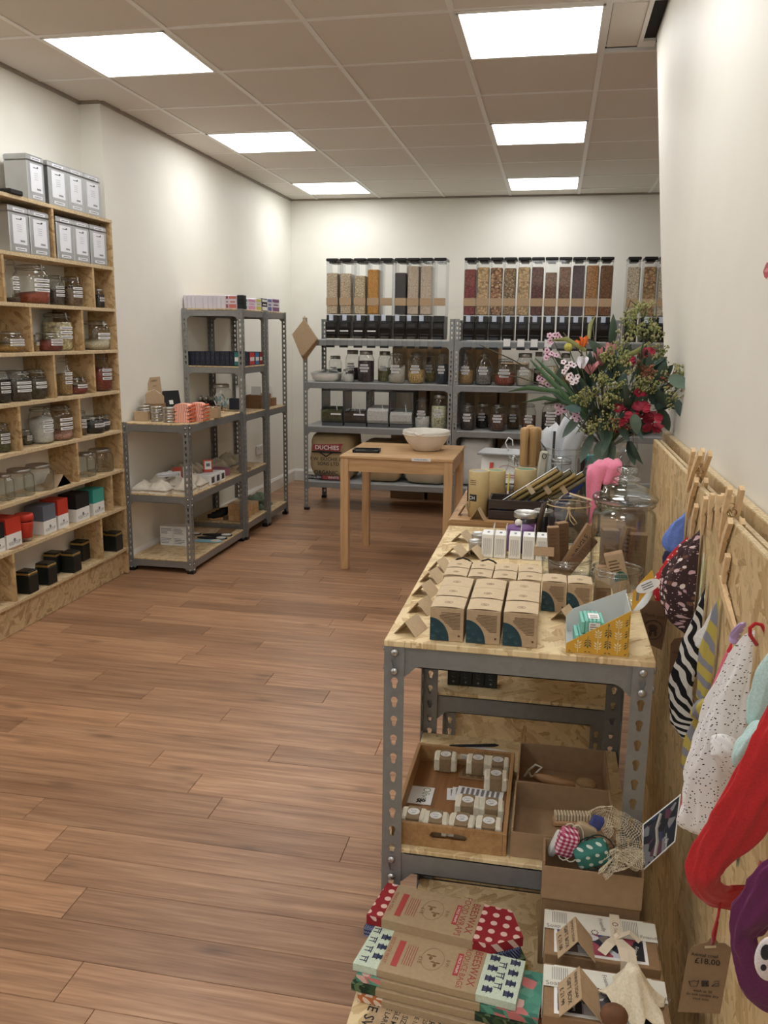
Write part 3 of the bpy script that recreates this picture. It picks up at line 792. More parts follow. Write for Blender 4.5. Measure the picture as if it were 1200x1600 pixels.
    for (a, b, yt, c, words) in ((-8, 9, 818, BLACKM, 'black and white cup box cut off by the left edge of the photograph'),
                                 (11, 35, 808, RED, 'red and white cup box left of the red cup'),
                                 (69, 89, 788, SLATE, 'slate blue and white cup box right of the red cup'),
                                 (92, 108, 779, RED, 'red and white cup box between the slate one and the black one'),
                                 (120, 141, 770, BLACKM, 'black and white cup box, second from the divider'),
                                 (147, 164, 763, TEAL, 'teal and white cup box beside the divider')):
        X = -0.25; z = ULV[7]; y0, y1 = onx(a, yt+40, X)[1], onx(b, yt+40, X)[1]; w = y1-y0; h = min(onx((a+b)/2, yt, X)[2]-z, 0.19)
        t = thing('cup_box', words, 'box', (X, (y0+y1)/2, z), PI/2, 'two-tone cup boxes on the left shelf')
        MB().cbox(-w/2, w/2, 0, 0.105, 0, h*0.47, 0.001).build('lower_half', WHITE, t)
        m = MB(); m.cbox(-w/2, w/2, 0, 0.105, h*0.47, h, 0.001); m.build('upper_half', c, t)
        q = MB(); q.text('KEEPCUP', w*0.19, FM(0, -0.0008, h*0.15)); q.lathe([(w*0.07, 0), (w*0.07, 0.0006)], 10, 0, FM(0, -0.0004, h*0.25)); q.build('lettering', GREYINK, t)
    p = onx(46, 850, -0.25); t = thing('reusable_cup', 'red reusable cup with a clear base standing among the cup boxes', 'cup', (-0.27, p[1], ULV[7]), PI/2)
    MB().lathe([(0.027, 0), (0.030, 0.004), (0.034, 0.022)], 20).build('glass', ACRYL, t, True)
    MB().lathe([(0.0335, 0.02), (0.042, 0.095), (0.0425, 0.10)], 20).build('sleeve', RED, t, True)
    MB().lathe([(0.040, 0.101), (0.0405, 0.108)], 20).build('gap_band', mat('cup_dark_red', (110, 22, 18), 0.5), t, True)
    MB().lathe([(0.0455, 0.108), (0.0455, 0.132), (0.042, 0.14), (0.02, 0.138)], 20).build('lid', RED, t, True)
    p = onx(24, 858, -0.232); tag(MB().cbox(-0.03, 0.03, -0.05, 0.05, 0, 0.0015, 0.0004).build('price_card', KRAFTD, loc=(-0.255, p[1]+0.02, ULV[7])), 'small kraft price card lying before the red cup box', 'card')
    # small black tins
    for (a, b, yb, X, words) in ((30, 53, 919, -0.26, 'small black tin with gold band, nearest the camera'), (58, 85, 909, -0.255, 'small black tin with gold band, front row second'),
                                 (74, 95, 896, -0.335, 'small black tin with gold band behind the second and third'), (98, 123, 890, -0.255, 'small black tin with gold band, front row third'),
                                 (114, 136, 877, -0.335, 'small black tin at the back beside the divider'),
                                 (155, 160, 864, -0.335, 'black tin half hidden by the last divider'), (168, 186, 857, -0.262, 'small black tin with gold band in the last compartment')):
        y0, y1 = onx(a, yb-20, X)[1], onx(b, yb-20, X)[1]; w = min(max(0.06, y1-y0), 0.078); yc = (y0+y1)/2
        if yc > 0.66: yc = min(max(yc, 0.702+w/2), 0.955-w/2)
        t = thing('black_tin', words+' of the bottom left shelf', 'tin', (X, yc, ULV[8]), PI/2, 'black tins on the bottom left shelf')
        MB().cbox(-w/2, w/2, -w/2, w/2, 0, 0.092, 0.003).build('body', mat('tin_black_green', (18, 26, 24), 0.35), t)
        MB().cbox(-w/2+0.001, w/2-0.001, -w/2+0.001, w/2-0.001, 0.092, 0.105, 0.003).build('gold_band', GOLD, t)
        MB().cbox(-w/2+0.002, w/2-0.002, -w/2+0.002, w/2-0.002, 0.105, 0.113, 0.003).build('lid', mat('tin_black_green', (18, 26, 24), 0.35), t)
left_goods()

# ------------------------------------------------------------------ metal shelves along the left wall
LX0, LX1 = -0.258, 0.178
L1Y0, L1Y1 = 1.046, 1.946
SHL = shelf_unit('low galvanised shelf unit with three chipboard decks beside the open shelves', LX0, LX1-0.012, L1Y0, L1Y1, 0.916, [0.914, 0.485, 0.082], bolts=(0.914, 0.485, 0.082))
shelf_unit('tall galvanised shelf unit stacked with white and navy boxes, middle of the left wall', LX0, LX1, 1.955, 2.428, 1.608, [1.606, 1.222, 0.895, 0.490, 0.122])
shelf_unit('tall galvanised shelf unit farthest along the left wall, nearest the corner', LX0, LX1+0.006, 2.436, 2.90, 1.608, [1.606, 0.889, 0.104])

# ------------------------------------------------------------------ goods on the left metal shelves
NAVY = mat('navy_card', (30, 36, 54), 0.5, var=0.06)
def carton(label, loc, rz, w, d, h, m=KRAFT, group=None, cat='box', name='box', seam=True, parent=None):
    """closed carton, base centred on loc, front to local -Y"""
    t = thing(name, label, cat, loc, rz, group)
    MB().cbox(-w/2, w/2, -d/2, d/2, 0, h*0.985, min(0.0012, w*0.05)).build('body', m, t)
    if seam: MB().cbox(-w/2+0.0004, w/2-0.0004, -d/2+0.0004, d/2-0.0004, h*0.985, h, 0.0006).build('lid_flap', m, t)
    return t
def print_lines(m, x0, x1, z0, z1, n, y=-0.0008, mi=0, seed=1, hgt=0.35, right=False):
    rr = random.Random(seed); dz = (z1-z0)/n
    for i in range(n):
        L = (x1-x0)*rr.uniform(0.55, 1.0); z = z1-dz*(i+0.5)
        a, b = (x1-L, x1) if right else (x0, x0+L)
        m.box(a, b, y, y+0.0007, z-dz*hgt/2, z+dz*hgt/2, mi)
PURP = mat('muted_purple', (96, 58, 96), 0.5); CORAL = (238, 132, 92)
def left_metal_goods():
    # white and navy boxes: one row on the top deck, one on the deck below
    cols = [(214, 206, 216)]*9+[(150, 90, 100), (206, 120, 110), (30, 32, 36), (90, 170, 176), (216, 150, 190), (206, 204, 80), (36, 36, 38), (92, 100, 170), (130, 80, 130)]
    X = 0.13; z = 1.606; xs = [285, 293.5, 300, 306, 318, 326, 333, 339.5, 346.5, 353.5, 357.5, 371, 381, 387, 400, 409, 418, 425, 437]
    names = ['plain white']*9+['white and wine-edged', 'white and coral', 'black', 'white and turquoise', 'white and pink', 'white and lime', 'black and white', 'white and blue', 'white and violet']
    for i in range(18):
        pa, pb = xs[i], xs[i+1]
        on_front = pb > 384
        if not on_front:   # along the near end of the unit
            Y = 1.985
            x0, x1 = ony(pa, 485, Y)[0], ony(pb, 485, Y)[0]; x0 = max(x0, LX0+0.005); w = (x1-x0)*0.985; cx = (x0+x1)/2; loc = (cx, 2.01+0.0*i, z); rz = 0
            h = ony(pa, 461+0.02*i, Y)[2]-z
        else:
            y0, y1 = onx(pa, 487, 0.15)[1], onx(pb, 487, 0.15)[1]; w = (y1-y0)*0.97; loc = (0.15-0.03, (y0+y1)/2, z); rz = PI/2; h = onx(pa, 466, 0.15)[2]-z
        nm = names[i]
        pos = ', %s from wall' % ['first', 'second', 'third', 'fourth', 'fifth', 'sixth', 'seventh', 'eighth', 'ninth'][i] if i < 9 else ''
        t = thing('soap_box', '%s small box in the row on top of the tall shelves%s' % (nm, pos), 'box', loc, rz, 'small boxes on top of the tall shelves')
        MB().cbox(-w/2, w/2, -0.03, 0.03, 0, h, 0.003).build('body', BLACKM if nm.startswith('black') else mat('box_pale', (226, 222, 232), 0.5, var=0.02), t)
        c = cols[i]; mm = mat('accent_%d_%d_%d' % c, c, 0.5)
        if i >= 9:
            q = MB(); q.box(-w*0.42, w*0.42, -0.0312, -0.03, h*0.72, h*0.92); q.box(-w*0.42, w*0.42, -0.0312, -0.03, h*0.06, h*0.34); q.box(-w*0.3, w*0.3, -0.0312, -0.03, h*0.46, h*0.56); q.build('print', WHITE if nm == 'black and white' else mm, t)
    z = 1.222
    xs = [291, 298, 305, 313, 321, 329, 336, 344, 352, 359, 366, 374, 381, 389, 398, 405, 410]
    cc = {10: (48, 120, 118), 13: (200, 60, 60), 14: (70, 120, 170), 15: (176, 60, 52)}
    for i in range(16):
        pa, pb = xs[i], xs[i+1]
        if pb < 383:
            Y = 1.99; x0, x1 = ony(pa, 565, Y)[0], ony(pb, 565, Y)[0]; w = (x1-x0)*0.985; loc = ((x0+x1)/2, 2.02, z); rz = 0; h = ony(pa, 549, Y)[2]-z
        else:
            y0, y1 = onx(pa, 565, 0.15)[1], onx(pb, 565, 0.15)[1]; w = (y1-y0)*0.97; loc = (0.12, (y0+y1)/2, z); rz = PI/2; h = onx(pa, 550, 0.15)[2]-z
        c = cc.get(i); colour = {10: 'teal-labelled', 13: 'crimson-edged', 14: 'blue-labelled', 15: 'red-labelled'}.get(i, 'plain navy')
        pos = ['nearest the wall', 'second from the wall', 'third from the wall', 'fourth from the wall', 'fifth from the wall', 'sixth from the wall', 'seventh from the wall', 'eighth from the wall', 'ninth from the wall', 'tenth from the wall', '', 'right of teal label', 'behind the post', '', '', ''][i]
        t = thing('navy_box', ('%s small box on the second deck of the tall shelves, %s' % (colour, pos)).rstrip(', '), 'box', loc, rz, 'navy boxes on the second deck')
        MB().cbox(-w/2, w/2, -0.032, 0.032, 0, h, 0.003).build('body', NAVY, t)
        q = MB()
        if c: q.box(-w*0.42, w*0.42, -0.0332, -0.032, h*0.05, h*0.95)
        else: q.box(-w*0.02, w*0.02, -0.0332, -0.032, h*0.45, h*0.62)
        q.build('print', mat('navy_accent_%d_%d_%d' % c, c, 0.5) if c else GREYINK, t)
        if c: MB().box(-w*0.36, w*0.36, -0.034, -0.0331, h*0.32, h*0.6).build('label', WHITE, t)
    # --- top deck of the low unit
    z = 0.914
    def at(px, py, zz=z): return onz(px, py, zz)
    p = at(222, 640); t = thing('kraft_sign', 'tall kraft board with handwriting leaning against the left wall', 'sign', (-0.232, 1.485, z), PI/2-0.12)
    M = Matrix.Rotation(0.10, 4, 'X')
    MB().cbox(-0.075, 0.075, 0, 0.003, 0.002, 0.25, 0.0006, 0, Matrix.Rotation(-0.10, 4, 'X')).build('board', KRAFT, t)
    q = MB(); MM = Matrix.Rotation(-0.10, 4, 'X')
    for i, (s, w) in enumerate((('BAMBOO', 0.016), ('SOAPS', 0.013), ('BARS  £3', 0.012), ('TOOTH TABS', 0.011), ('FLOSS  £4', 0.012), ('BALMS  £6', 0.012))):
        q.text(s, w*1.05, MM @ FM(0, -0.0006, 0.225-i*0.032))
    q.build('lettering', INK, t)
    # boxes by the open shelves
    for (px, py, zz, w, d, h, words, mm) in ((204, 657, z, 0.085, 0.08, 0.055, 'small kraft box on the low deck nearest the open shelves, lowest of a pile', KRAFT),):
        c = at(px, py); carton(words, (c[0]+0.060, c[1]+0.040, zz), 0.25, w, d, h, mm)
        lo = c
    c = (lo[0]+0.04, lo[1]+0.14, z)
    carton('plain kraft box behind the silver tins beside the house-shaped box', (c[0]+0.047, c[1]+0.02, z), 0.2, 0.11, 0.10, 0.095, KRAFTD)
    t = thing('house_box', 'house-shaped kraft dispenser box with an open slot on top, standing on another box', 'box', (c[0]+0.047, c[1]+0.02, z+0.0955), 0.5)
    MB().prism([(-0.055, 0), (0.055, 0), (0.055, 0.045), (0.0, 0.085), (-0.035, 0.072), (-0.055, 0.052)], -0.042, 0.042, 'Y').build('body', KRAFT, t)
    MB().box(0.008, 0.047, -0.036, 0.036, 0, 0.001, 0, Matrix.Translation((0, 0, 0.083)) @ Matrix.Rotation(R(36), 4, 'Y')).build('slot', DARKVOID, t)
    MB().box(0.012, 0.043, -0.006, 0.006, 0, 0.004, 0, Matrix.Translation((0, 0, 0.082)) @ Matrix.Rotation(R(36), 4, 'Y')).build('paper_slip', WHITE, t)
    t = thing('picture_card', 'black picture card with a white emblem and lettering leaning behind the tins', 'card', (-0.205, 1.655, z), PI/2-0.45)
    MM = Matrix.Rotation(-0.22, 4, 'X')
    MB().cbox(-0.075, 0.075, 0, 0.004, 0.002, 0.155, 0.001, 0, MM).build('card', BLACKM, t)
    q = MB(); q.box(-0.02, 0.012, -0.001, 0, 0.065, 0.092, 0, MM); q.text('BLOOM IT', 0.026, MM @ FM(-0.002, -0.001, 0.038)); q.build('lettering', WHITE, t)
    # silver tins, three stacks of three in front, two behind
    tin = None; k = 0
    for si, (px, py) in enumerate(((222, 657), (241, 659), (260, 661))):
        c = at(px, py); c = (c[0]+0.0, c[1]+0.04, z)
        for j in range(3):
            words = '%s silver screw tin in the %s front stack of three, low deck' % (('bottom', 'middle', 'top')[j], ('left', 'middle', 'right')[si])
            loc = (c[0], c[1], z+j*0.0305)
            if tin is None:
                tin = thing('silver_tin', words, 'tin', loc, 0, 'silver screw tins')
                MB().lathe([(0.034, 0), (0.035, 0.002), (0.035, 0.015)], 20).build('body', SILVER, tin, True)
                MB().lathe([(0.0362, 0.014), (0.0365, 0.027), (0.035, 0.0295), (0.030, 0.03)], 20).build('lid', SILVER, tin, True)
            else: copy_thing(tin, loc, 0, words)
    c = at(236, 645)
    for j, (dx, dy, nm) in enumerate(((-0.01, 0.13, 'left'), (0.075, 0.14, 'right'))):
        for s_ in range(3):
            copy_thing(tin, (c[0]+dx, c[1]+dy, z+0.0305*s_), 0, 'silver screw tin in the %s stack behind the front stacks, %s' % (nm, ('bottom', 'middle', 'top')[s_]))
    # striped packets
    STR = stripes('coral_stripes', (246, 218, 206), CORAL, 9, 0.0, 0.45); STP = stripes('purple_stripes', (232, 226, 236), (120, 70, 110), 8, 0.0, 0.5)
    def packet(label, loc, rz, w, d, h, m, group):
        t = thing('sweet_packet', label, 'packet', loc, rz, group)
        b = MB(); n = 10
        for face in (0, 1):
            for i in range(n):
                x0, x1 = -w/2+w*i/n, -w/2+w*(i+1)/n
                f = lambda x: h*(0.35+0.65*max(0, 1-abs(x/(w/2))**4))
                if face == 0: b.poly([(x0, -d/2, f(x0)), (x1, -d/2, f(x1)), (x1, d/2, f(x1)), (x0, d/2, f(x0))], 0, [(i/n, 0), ((i+1)/n, 0), ((i+1)/n, 1), (i/n, 1)])
                else:
                    for sgn in (-1, 1):
                        pts = [(x0, sgn*d/2, 0), (x1, sgn*d/2, 0), (x1, sgn*d/2, f(x1)), (x0, sgn*d/2, f(x0))]
                        b.poly(pts if sgn < 0 else pts[::-1], 0, [(i/n, 0), ((i+1)/n, 0), ((i+1)/n, .3), (i/n, .3)] if sgn < 0 else [(i/n, .3), ((i+1)/n, .3), ((i+1)/n, 0), (i/n, 0)])
        b.build('wrapper', m, t)
        e = MB()
        for i in range(5):
            yy = -d/2+d*i/5; e.raw([(w/2-0.004, yy, h*0.1), (w/2+0.018, yy+0.004, h*0.75), (w/2+0.02, yy+d/5, h*0.2), (w/2-0.004, yy+d/5, h*0.5)], [(0, 1, 2, 3)])
        o = e.build('twisted_end', mat('coral_paper', (240, 150, 112), 0.7), t); mod_solid(o, 0.001)
        return t
    c = at(281, 661); first = None
    for j in range(5):
        loc = (c[0]+0.0, c[1]+0.055, z+j*0.0225); words = 'coral striped packet, %s of the front pile of five' % ('lowest', 'second from bottom', 'middle', 'second from top', 'top')[j]
        if not first: first = packet(words, loc, 0.1, 0.095, 0.07, 0.0225, STR, 'coral striped packets')
        else: copy_thing(first, loc, 0.1+0.05*((j*7) % 3-1), words)
    for j in range(5):
        copy_thing(first, (c[0]+0.05, c[1]+0.15, z+j*0.0225), 0.1+0.05*((j*5) % 3-1), 'coral striped packet, %s of the rear pile of five' % ('lowest', 'second from bottom', 'middle', 'second from top', 'top')[j])
    t = packet('purple striped packet lying behind the silver tins', (c[0]-0.055, c[1]+0.20, z+0.062), 0.15, 0.11, 0.07, 0.025, STP, None)
    carton('small plain kraft box under the purple striped packet', (c[0]-0.055, c[1]+0.20, z), 0.15, 0.10, 0.07, 0.0615, KRAFTD)
    # tray of dark bottles with silver caps, kraft tray of sticks
    b0 = at(318, 640); tr = thing('bottle_rack', 'dark low tray holding small bottles with silver caps', 'tray', (b0[0]-0.02, b0[1]+0.16, z), 0.2)
    m = MB(); m.box(-0.085, 0.085, -0.05, 0.05, 0, 0.003); m.box(-0.085, 0.085, -0.05, -0.046, 0, 0.03); m.box(-0.085, 0.085, 0.046, 0.05, 0, 0.03); m.box(-0.085, -0.081, -0.05, 0.05, 0, 0.03); m.box(0.081, 0.085, -0.05, 0.05, 0, 0.03); m.build('tray', BLACKM, tr)
    bt = None
    for j in range(8):
        i, r_ = j % 4, j//4
        loc = Vector((b0[0]-0.02, b0[1]+0.16, z+0.003))+Matrix.Rotation(0.2, 3, 'Z') @ Vector((-0.06+0.04*i, -0.023+0.046*r_, 0))
        words = 'small dark bottle with silver cap, %s row, %s from the left' % (('front', 'back')[r_], ('first', 'second', 'third', 'fourth')[i])
        if bt is None:
            bt = thing('dropper_bottle', words, 'bottle', loc, 0, 'silver-capped bottles'); MB().lathe([(0.014, 0), (0.016, 0.003), (0.016, 0.045), (0.009, 0.056)], 12).build('body', mat('brown_glass', (52, 36, 28), 0.15), bt, True)
            MB().lathe([(0.011, 0.055), (0.0125, 0.058), (0.0125, 0.072), (0.008, 0.079), (0.003, 0.08)], 12).build('cap', SILVER, bt, True)
        else: copy_thing(bt, loc, 0, words)
    k0 = at(322, 654); t = thing('kraft_tray', 'kraft card tray of small wooden sticks and brushes on the low deck', 'tray', (k0[0]+0.0, k0[1]+0.09, z), 0.25)
    m = MB(); w, d, h = 0.105, 0.13, 0.065
    m.box(-w/2, w/2, -d/2, d/2, 0, 0.002); m.box(-w/2, w/2, -d/2, -d/2+0.002, 0, h); m.box(-w/2, w/2, d/2-0.002, d/2, 0, h); m.box(-w/2, -w/2+0.002, -d/2, d/2, 0, h); m.box(w/2-0.002, w/2, -d/2, d/2, 0, h)
    m.build('tray', KRAFT, t)
    for j in range(7):
        s_ = thing('wooden_stick', 'slim stick lying in the kraft tray, number %s from its left side' % ('one', 'two', 'three', 'four', 'five', 'six', 'seven')[j], 'stick',
                   Vector((k0[0], k0[1]+0.09, z+0.055))+Matrix.Rotation(0.25, 3, 'Z') @ Vector((-0.039+0.013*j, 0, 0.004*(j % 3))), 0.25+0.06*(j % 3-1), 'sticks in the kraft tray')
        MB().cbox(-0.005, 0.005, -0.056, 0.056, 0, 0.004, 0.001).build('stick', WHITE if j in (1, 4) else PINEY, s_); MB().cbox(-0.0055, 0.0055, -0.056, -0.035, 0.004, 0.007, 0.001).build('head', INK if j % 2 else CREAM, s_)
    for j, (px, py, rz) in enumerate(((343, 647, 0.5), (352, 645, -0.4), (358, 641, 0.9), (346, 640, 1.2))):
        c = at(px, py); t = thing('wooden_clip', 'little pale wooden clip lying before the big jar, %s' % ('front left', 'front right', 'right', 'back left')[j], 'clip', (c[0]-0.03, c[1], z), rz, 'wooden clips')
        MB().cbox(-0.006, 0.006, -0.024, 0.024, 0, 0.012, 0.002).build('body', CREAMP, t); MB().cbox(-0.0062, 0.0062, -0.008, 0.008, 0.012, 0.014, 0.0005).build('pin', INK, t)
    # big jar with tags
    c = at(355, 640); jar('wide', 0.066, 0.155, 'round glass jar with metal lid full of pale turquoise tags', (c[0]-0.09, c[1]+0.0, z), 0, None, 0, 0, face=-PI/2) if False else None
    jl = (c[0]-0.06, c[1]+0.05, z)
    jt = jar('mason', 0.072, 0.175, 'round glass jar with metal lid full of pale turquoise tags', jl, 0, None, 0, 0)
    m = MB(); rr = random.Random(5)
    for j in range(16):
        M = Matrix.Translation((rr.uniform(-0.035, 0.035), rr.uniform(-0.035, 0.035), rr.uniform(0.03, 0.10))) @ Euler((rr.uniform(0.8, 2.2), rr.uniform(-0.6, 0.6), rr.uniform(0, 6))).to_matrix().to_4x4()
        m.box(-0.012, 0.012, -0.02, 0.02, -0.001, 0.001, j % 2, M)
    m.build('tag', [mat('pale_turquoise', (150, 186, 190), 0.6), WHITE], jt)['kind'] = 'stuff'
    t = thing('leaning_card', 'white card leaning against the post beside the big jar', 'card', (jl[0]+0.115, jl[1]+0.06, z), 0.3)
    MB().cbox(-0.028, 0.028, 0, 0.006, 0.08, 0.175, 0.001, 0, Matrix.Rotation(0.0, 4, 'X') @ Matrix.Translation((0, 0.0, 0))).build('card', PAPER, t) if False else MB().cbox(-0.03, 0.03, 0, 0.006, 0.001, 0.17, 0.001, 0, Matrix.Rotation(-0.25, 4, 'X')).build('card', PAPER, t)
    carton('dark navy box at the front edge by the tall shelf post', (jl[0]+0.11, jl[1]-0.02, z), 0.1, 0.075, 0.05, 0.078, NAVY)
    # tall unit, farther: wooden block boxes with white tent cards on them
    z2 = 0.889
    for j in range(4):
        carton('brown wooden gift block, %s of the %s pair on the far tall shelves' % (('lower', 'upper')[j % 2], ('near', 'far')[j//2]), (0.055, 2.53+0.125*(j//2), z2+0.0505*(j % 2)), PI/2, 0.115, 0.12, 0.05, mat('brown_box', (146, 108, 76), 0.6, var=0.1), 'brown blocks on the far shelves')
    carton('longer brown wooden gift block nearest the corner', (0.06, 2.78, z2), PI/2, 0.10, 0.12, 0.062, mat('brown_box', (146, 108, 76), 0.6, var=0.1))
    for j, (yy, zz, words) in enumerate(((2.54, z2+0.1012, 'small white tent card standing on the brown blocks'), (2.80, z2+0.0622, 'larger white tent card nearest the corner on the far shelves'))):
        hh = 0.06 if j == 0 else 0.085
        m = MB(); m.prism([(-0.04, 0), (-0.038, 0), (0, hh-0.002), (0.038, 0), (0.04, 0), (0, hh)], -0.035, 0.035, 'X'); tag(m.build('tent_card', PAPER, loc=(0.055, yy, zz), rz=0.25), words, 'card')
    # --- middle deck of the low unit: cloth bags, small boxes, pouches
    z = 0.485
    CLOTH = fabric('cream_cotton', (226, 216, 198))
    def crumple(label, loc, rz, w, d, h, m, seed, group, name='cloth_bag', cat='bag', part='cloth'):
        t = thing(name, label, cat, loc, rz, group)
        rr = random.Random(seed); nx, ny = 12, 9; b = MB(); vs = []; ofs = rr.uniform(0, 50)
        for side in (1, 0):
            for i in range(nx+1):
                for j in range(ny+1):
                    u, v = i/nx*2-1, j/ny*2-1
                    e = max(0.0, (1-abs(u)**3)*(1-abs(v)**3))
                    q = mnoise.noise((u*2.2+ofs, v*2.2, 1.7)); q2 = mnoise.noise((u*5+ofs, v*5, 7.7))
                    vs.append((u*w/2*(1+0.12*q2), v*d/2*(1+0.15*q), (h*(0.25+0.75*e*(0.75+0.5*q+0.25*q2))) if side else 0.0))
        N = (nx+1)*(ny+1); fs = []
        for i in range(nx):
            for j in range(ny):
                a = i*(ny+1)+j; fs.append((a, a+ny+1, a+ny+2, a+1)); fs.append((N+a, N+a+1, N+a+ny+2, N+a+ny+1))
        def edge(k, l): fs.append((k, l, N+l, N+k))
        for i in range(nx): edge(i*(ny+1)+ny, (i+1)*(ny+1)+ny) if False else fs.append(((i+1)*(ny+1)+ny, i*(ny+1)+ny, N+i*(ny+1)+ny, N+(i+1)*(ny+1)+ny)); fs.append((i*(ny+1), (i+1)*(ny+1), N+(i+1)*(ny+1), N+i*(ny+1)))
        for j in range(ny): fs.append((j+1, j, N+j, N+j+1)); fs.append((nx*(ny+1)+j, nx*(ny+1)+j+1, N+nx*(ny+1)+j+1, N+nx*(ny+1)+j))
        b.raw(vs, fs); b.build(part, m, t, True); return t
    spots = ((-0.185, 1.15, 0.1, 0.115, 0.15), (-0.055, 1.13, -0.05, 0.118, 0.13), (0.080, 1.16, 0.1, 0.112, 0.14), (-0.185, 1.33, 0.05, 0.115, 0.15), (-0.055, 1.31, -0.1, 0.118, 0.15), (0.078, 1.34, 0.05, 0.11, 0.14))
    wd = ('far left front', 'middle front', 'right front behind the post', 'far left back', 'middle back', 'right back')
    for j, (x, y, a, w, d) in enumerate(spots): crumple('crumpled cream cotton bag on the middle deck, %s of the heap' % wd[j], (x, y, z), a, w, d, 0.066+0.014*(j % 3), CLOTH, j+1, 'cotton bags on the middle deck')
    t = crumple('white printed leaflet bag lying on top of the cotton bags', (-0.06, 1.22, z+0.088), 0.7, 0.13, 0.07, 0.03, fabric('white_cotton', (226, 226, 230)), 31, None)
    for j in range(3):
        c = onz(316+11*j, 749-5*j, z); t = carton('small white box with a dark window, %s of three on the middle deck' % ('nearest', 'second', 'farthest')[j], (0.09, 1.46+0.085*j, z), PI/2, 0.075, 0.10, 0.062, WHITE, 'white window boxes')
        MB().box(-0.022, 0.022, -0.0515, -0.05, 0.012, 0.05).build('window', mat('grey_window', (70, 66, 74), 0.4), t)
    t = carton('small white box row end with a dark window behind the near post', (-0.01, 1.47, z), PI/2, 0.075, 0.09, 0.06, WHITE)
    for j, (x, y, words) in enumerate(((-0.11, 1.47, 'red-edged white packet card standing left on the middle deck'), (-0.06, 1.52, 'white and blue packet card standing second on the middle deck'), (0.03, 1.56, 'red-edged white packet card standing on top of the window boxes'))):
        t = thing('packet_card', words, 'card', (x, y, z+(0.0 if j < 2 else 0.0625)) if j < 2 else (0.07, 1.55, z+0.0625), 0.6)
        MB().cbox(-0.03, 0.03, 0, 0.005, 0.001, 0.10 if j < 2 else 0.085, 0.001).build('card', mat('card_red', (196, 84, 66), 0.5) if j != 1 else WHITE, t)
        q = MB(); q.box(-0.022, 0.022, -0.001, 0, 0.02, 0.075); q.build('label', WHITE if j != 1 else mat('lilac_card', (200, 204, 226), 0.5), t)
        q = MB(); q.box(-0.012, 0.012, -0.002, -0.001, 0.04, 0.06); q.build('print', GREYINK, t)
    LINEN = fabric('linen_pouch', (170, 156, 132)); PINKB = mat('plum_box', (150, 92, 112), 0.6)
    carton('plum coloured carton under the linen pouches', (0.02, 1.79, z), 1.2, 0.16, 0.12, 0.05, PINKB)
    for j in range(6):
        crumple('folded linen pouch in a fanned row on the middle deck, %s' % ('nearest', 'second', 'third', 'fourth', 'fifth', 'farthest')[j], (-0.135, 1.60+0.072*j, z+0.0) if j < 3 else (-0.07, 2.02+0.135*(j-3), 0.490), 0.12, 0.20, 0.058 if j < 3 else 0.105, 0.115 if j < 3 else 0.085, LINEN, 50+j, 'linen pouches')
    for j, (y, words) in enumerate(((1.62, 'kraft price card lying at the front of the middle deck, near'), (2.22, 'kraft price card lying on the tall unit at the same height, far'))):
        tag(MB().cbox(-0.05, 0.05, -0.07, 0.07, 0, 0.002, 0.0005).build('price_card', KRAFTD, loc=(0.11, y-0.12, z if j == 0 else 0.490), rz=0.3), words, 'card')
    # --- bottom deck
    z = 0.082
    for j in range(4):
        i, k = j % 2, j//2; c = onz(268, 853, z)
        t = carton('white printed soap carton on the bottom deck, %s %s' % (('lower', 'upper')[k], ('left', 'right')[i]), (c[0]-0.035+0.092*i, c[1]+0.05, z+0.0645*k), 0.0, 0.09, 0.085, 0.064, WHITE, 'white cartons on the bottom deck')
        q = MB(); print_lines(q, -0.038, 0.038, 0.012, 0.052, 4, -0.0435, 0, j); q.build('print', GREYINK, t)
    SOLE = [mat('sole_black', (28, 28, 32), 0.8), mat('sole_blue', (150, 196, 214), 0.7), mat('sole_white', (232, 232, 228), 0.7), mat('sole_grey', (150, 150, 140), 0.8)]
    def insole(label, x, y, rz, mi, seed):
        t = thing('insole', label, 'insole', (x, y, z+0.002+seed*0.0), rz, 'flat insoles on the bottom deck')
        pts = []
        for k in range(20):
            a = 2*PI*k/20; r_ = 1.0
            X_ = 0.105*math.cos(a); Y_ = (0.034+0.008*math.cos(a))*math.sin(a); pts.append((X_, Y_))
        m = MB(); m.prism(pts, 0, 0.006, 'Z'); m.build('sole', SOLE[mi], t)
        m = MB(); m.prism([(0.062+0.034*math.cos(2*PI*k/12), 0.03*math.sin(2*PI*k/12)) for k in range(12)], 0.0061, 0.0085, 'Z'); m.build('heel_pad', SOLE[2 if mi != 2 else 3], t)
    for j, (x, y, a, mi, words) in enumerate(((0.050, 1.535, 0.15, 1, 'pale blue insole at the front'), (0.052, 1.625, 0.10, 0, 'black insole with white pad, second'), (0.052, 1.715, 0.12, 0, 'black insole with white pad, farthest right'), (-0.170, 1.60, 0.15, 3, 'grey insole set back in the middle'), (-0.168, 1.70, 0.1, 0, 'black insole at the back left'))):
        insole(words+' of the bottom deck', x, y, a, mi, j)
    tag(MB().cbox(-0.055, 0.055, -0.08, 0.08, 0, 0.002, 0.0005).build('price_card', KRAFTD, loc=(0.06, 1.845, z), rz=0.1), 'kraft price card lying on the bottom deck behind the insoles', 'card')
    z = 0.122
    for j in range(7):
        i, k = j % 3, j//3
        carton('pale wooden soap dish block at the foot of the tall shelves, %s' % ('bottom near', 'bottom middle', 'bottom far', 'second layer near', 'second layer middle', 'second layer far', 'topmost')[j], (0.07, 2.06+0.125*i, z+0.042*k), PI/2, 0.12, 0.10, 0.0415, PINEZ, 'wooden soap dishes')
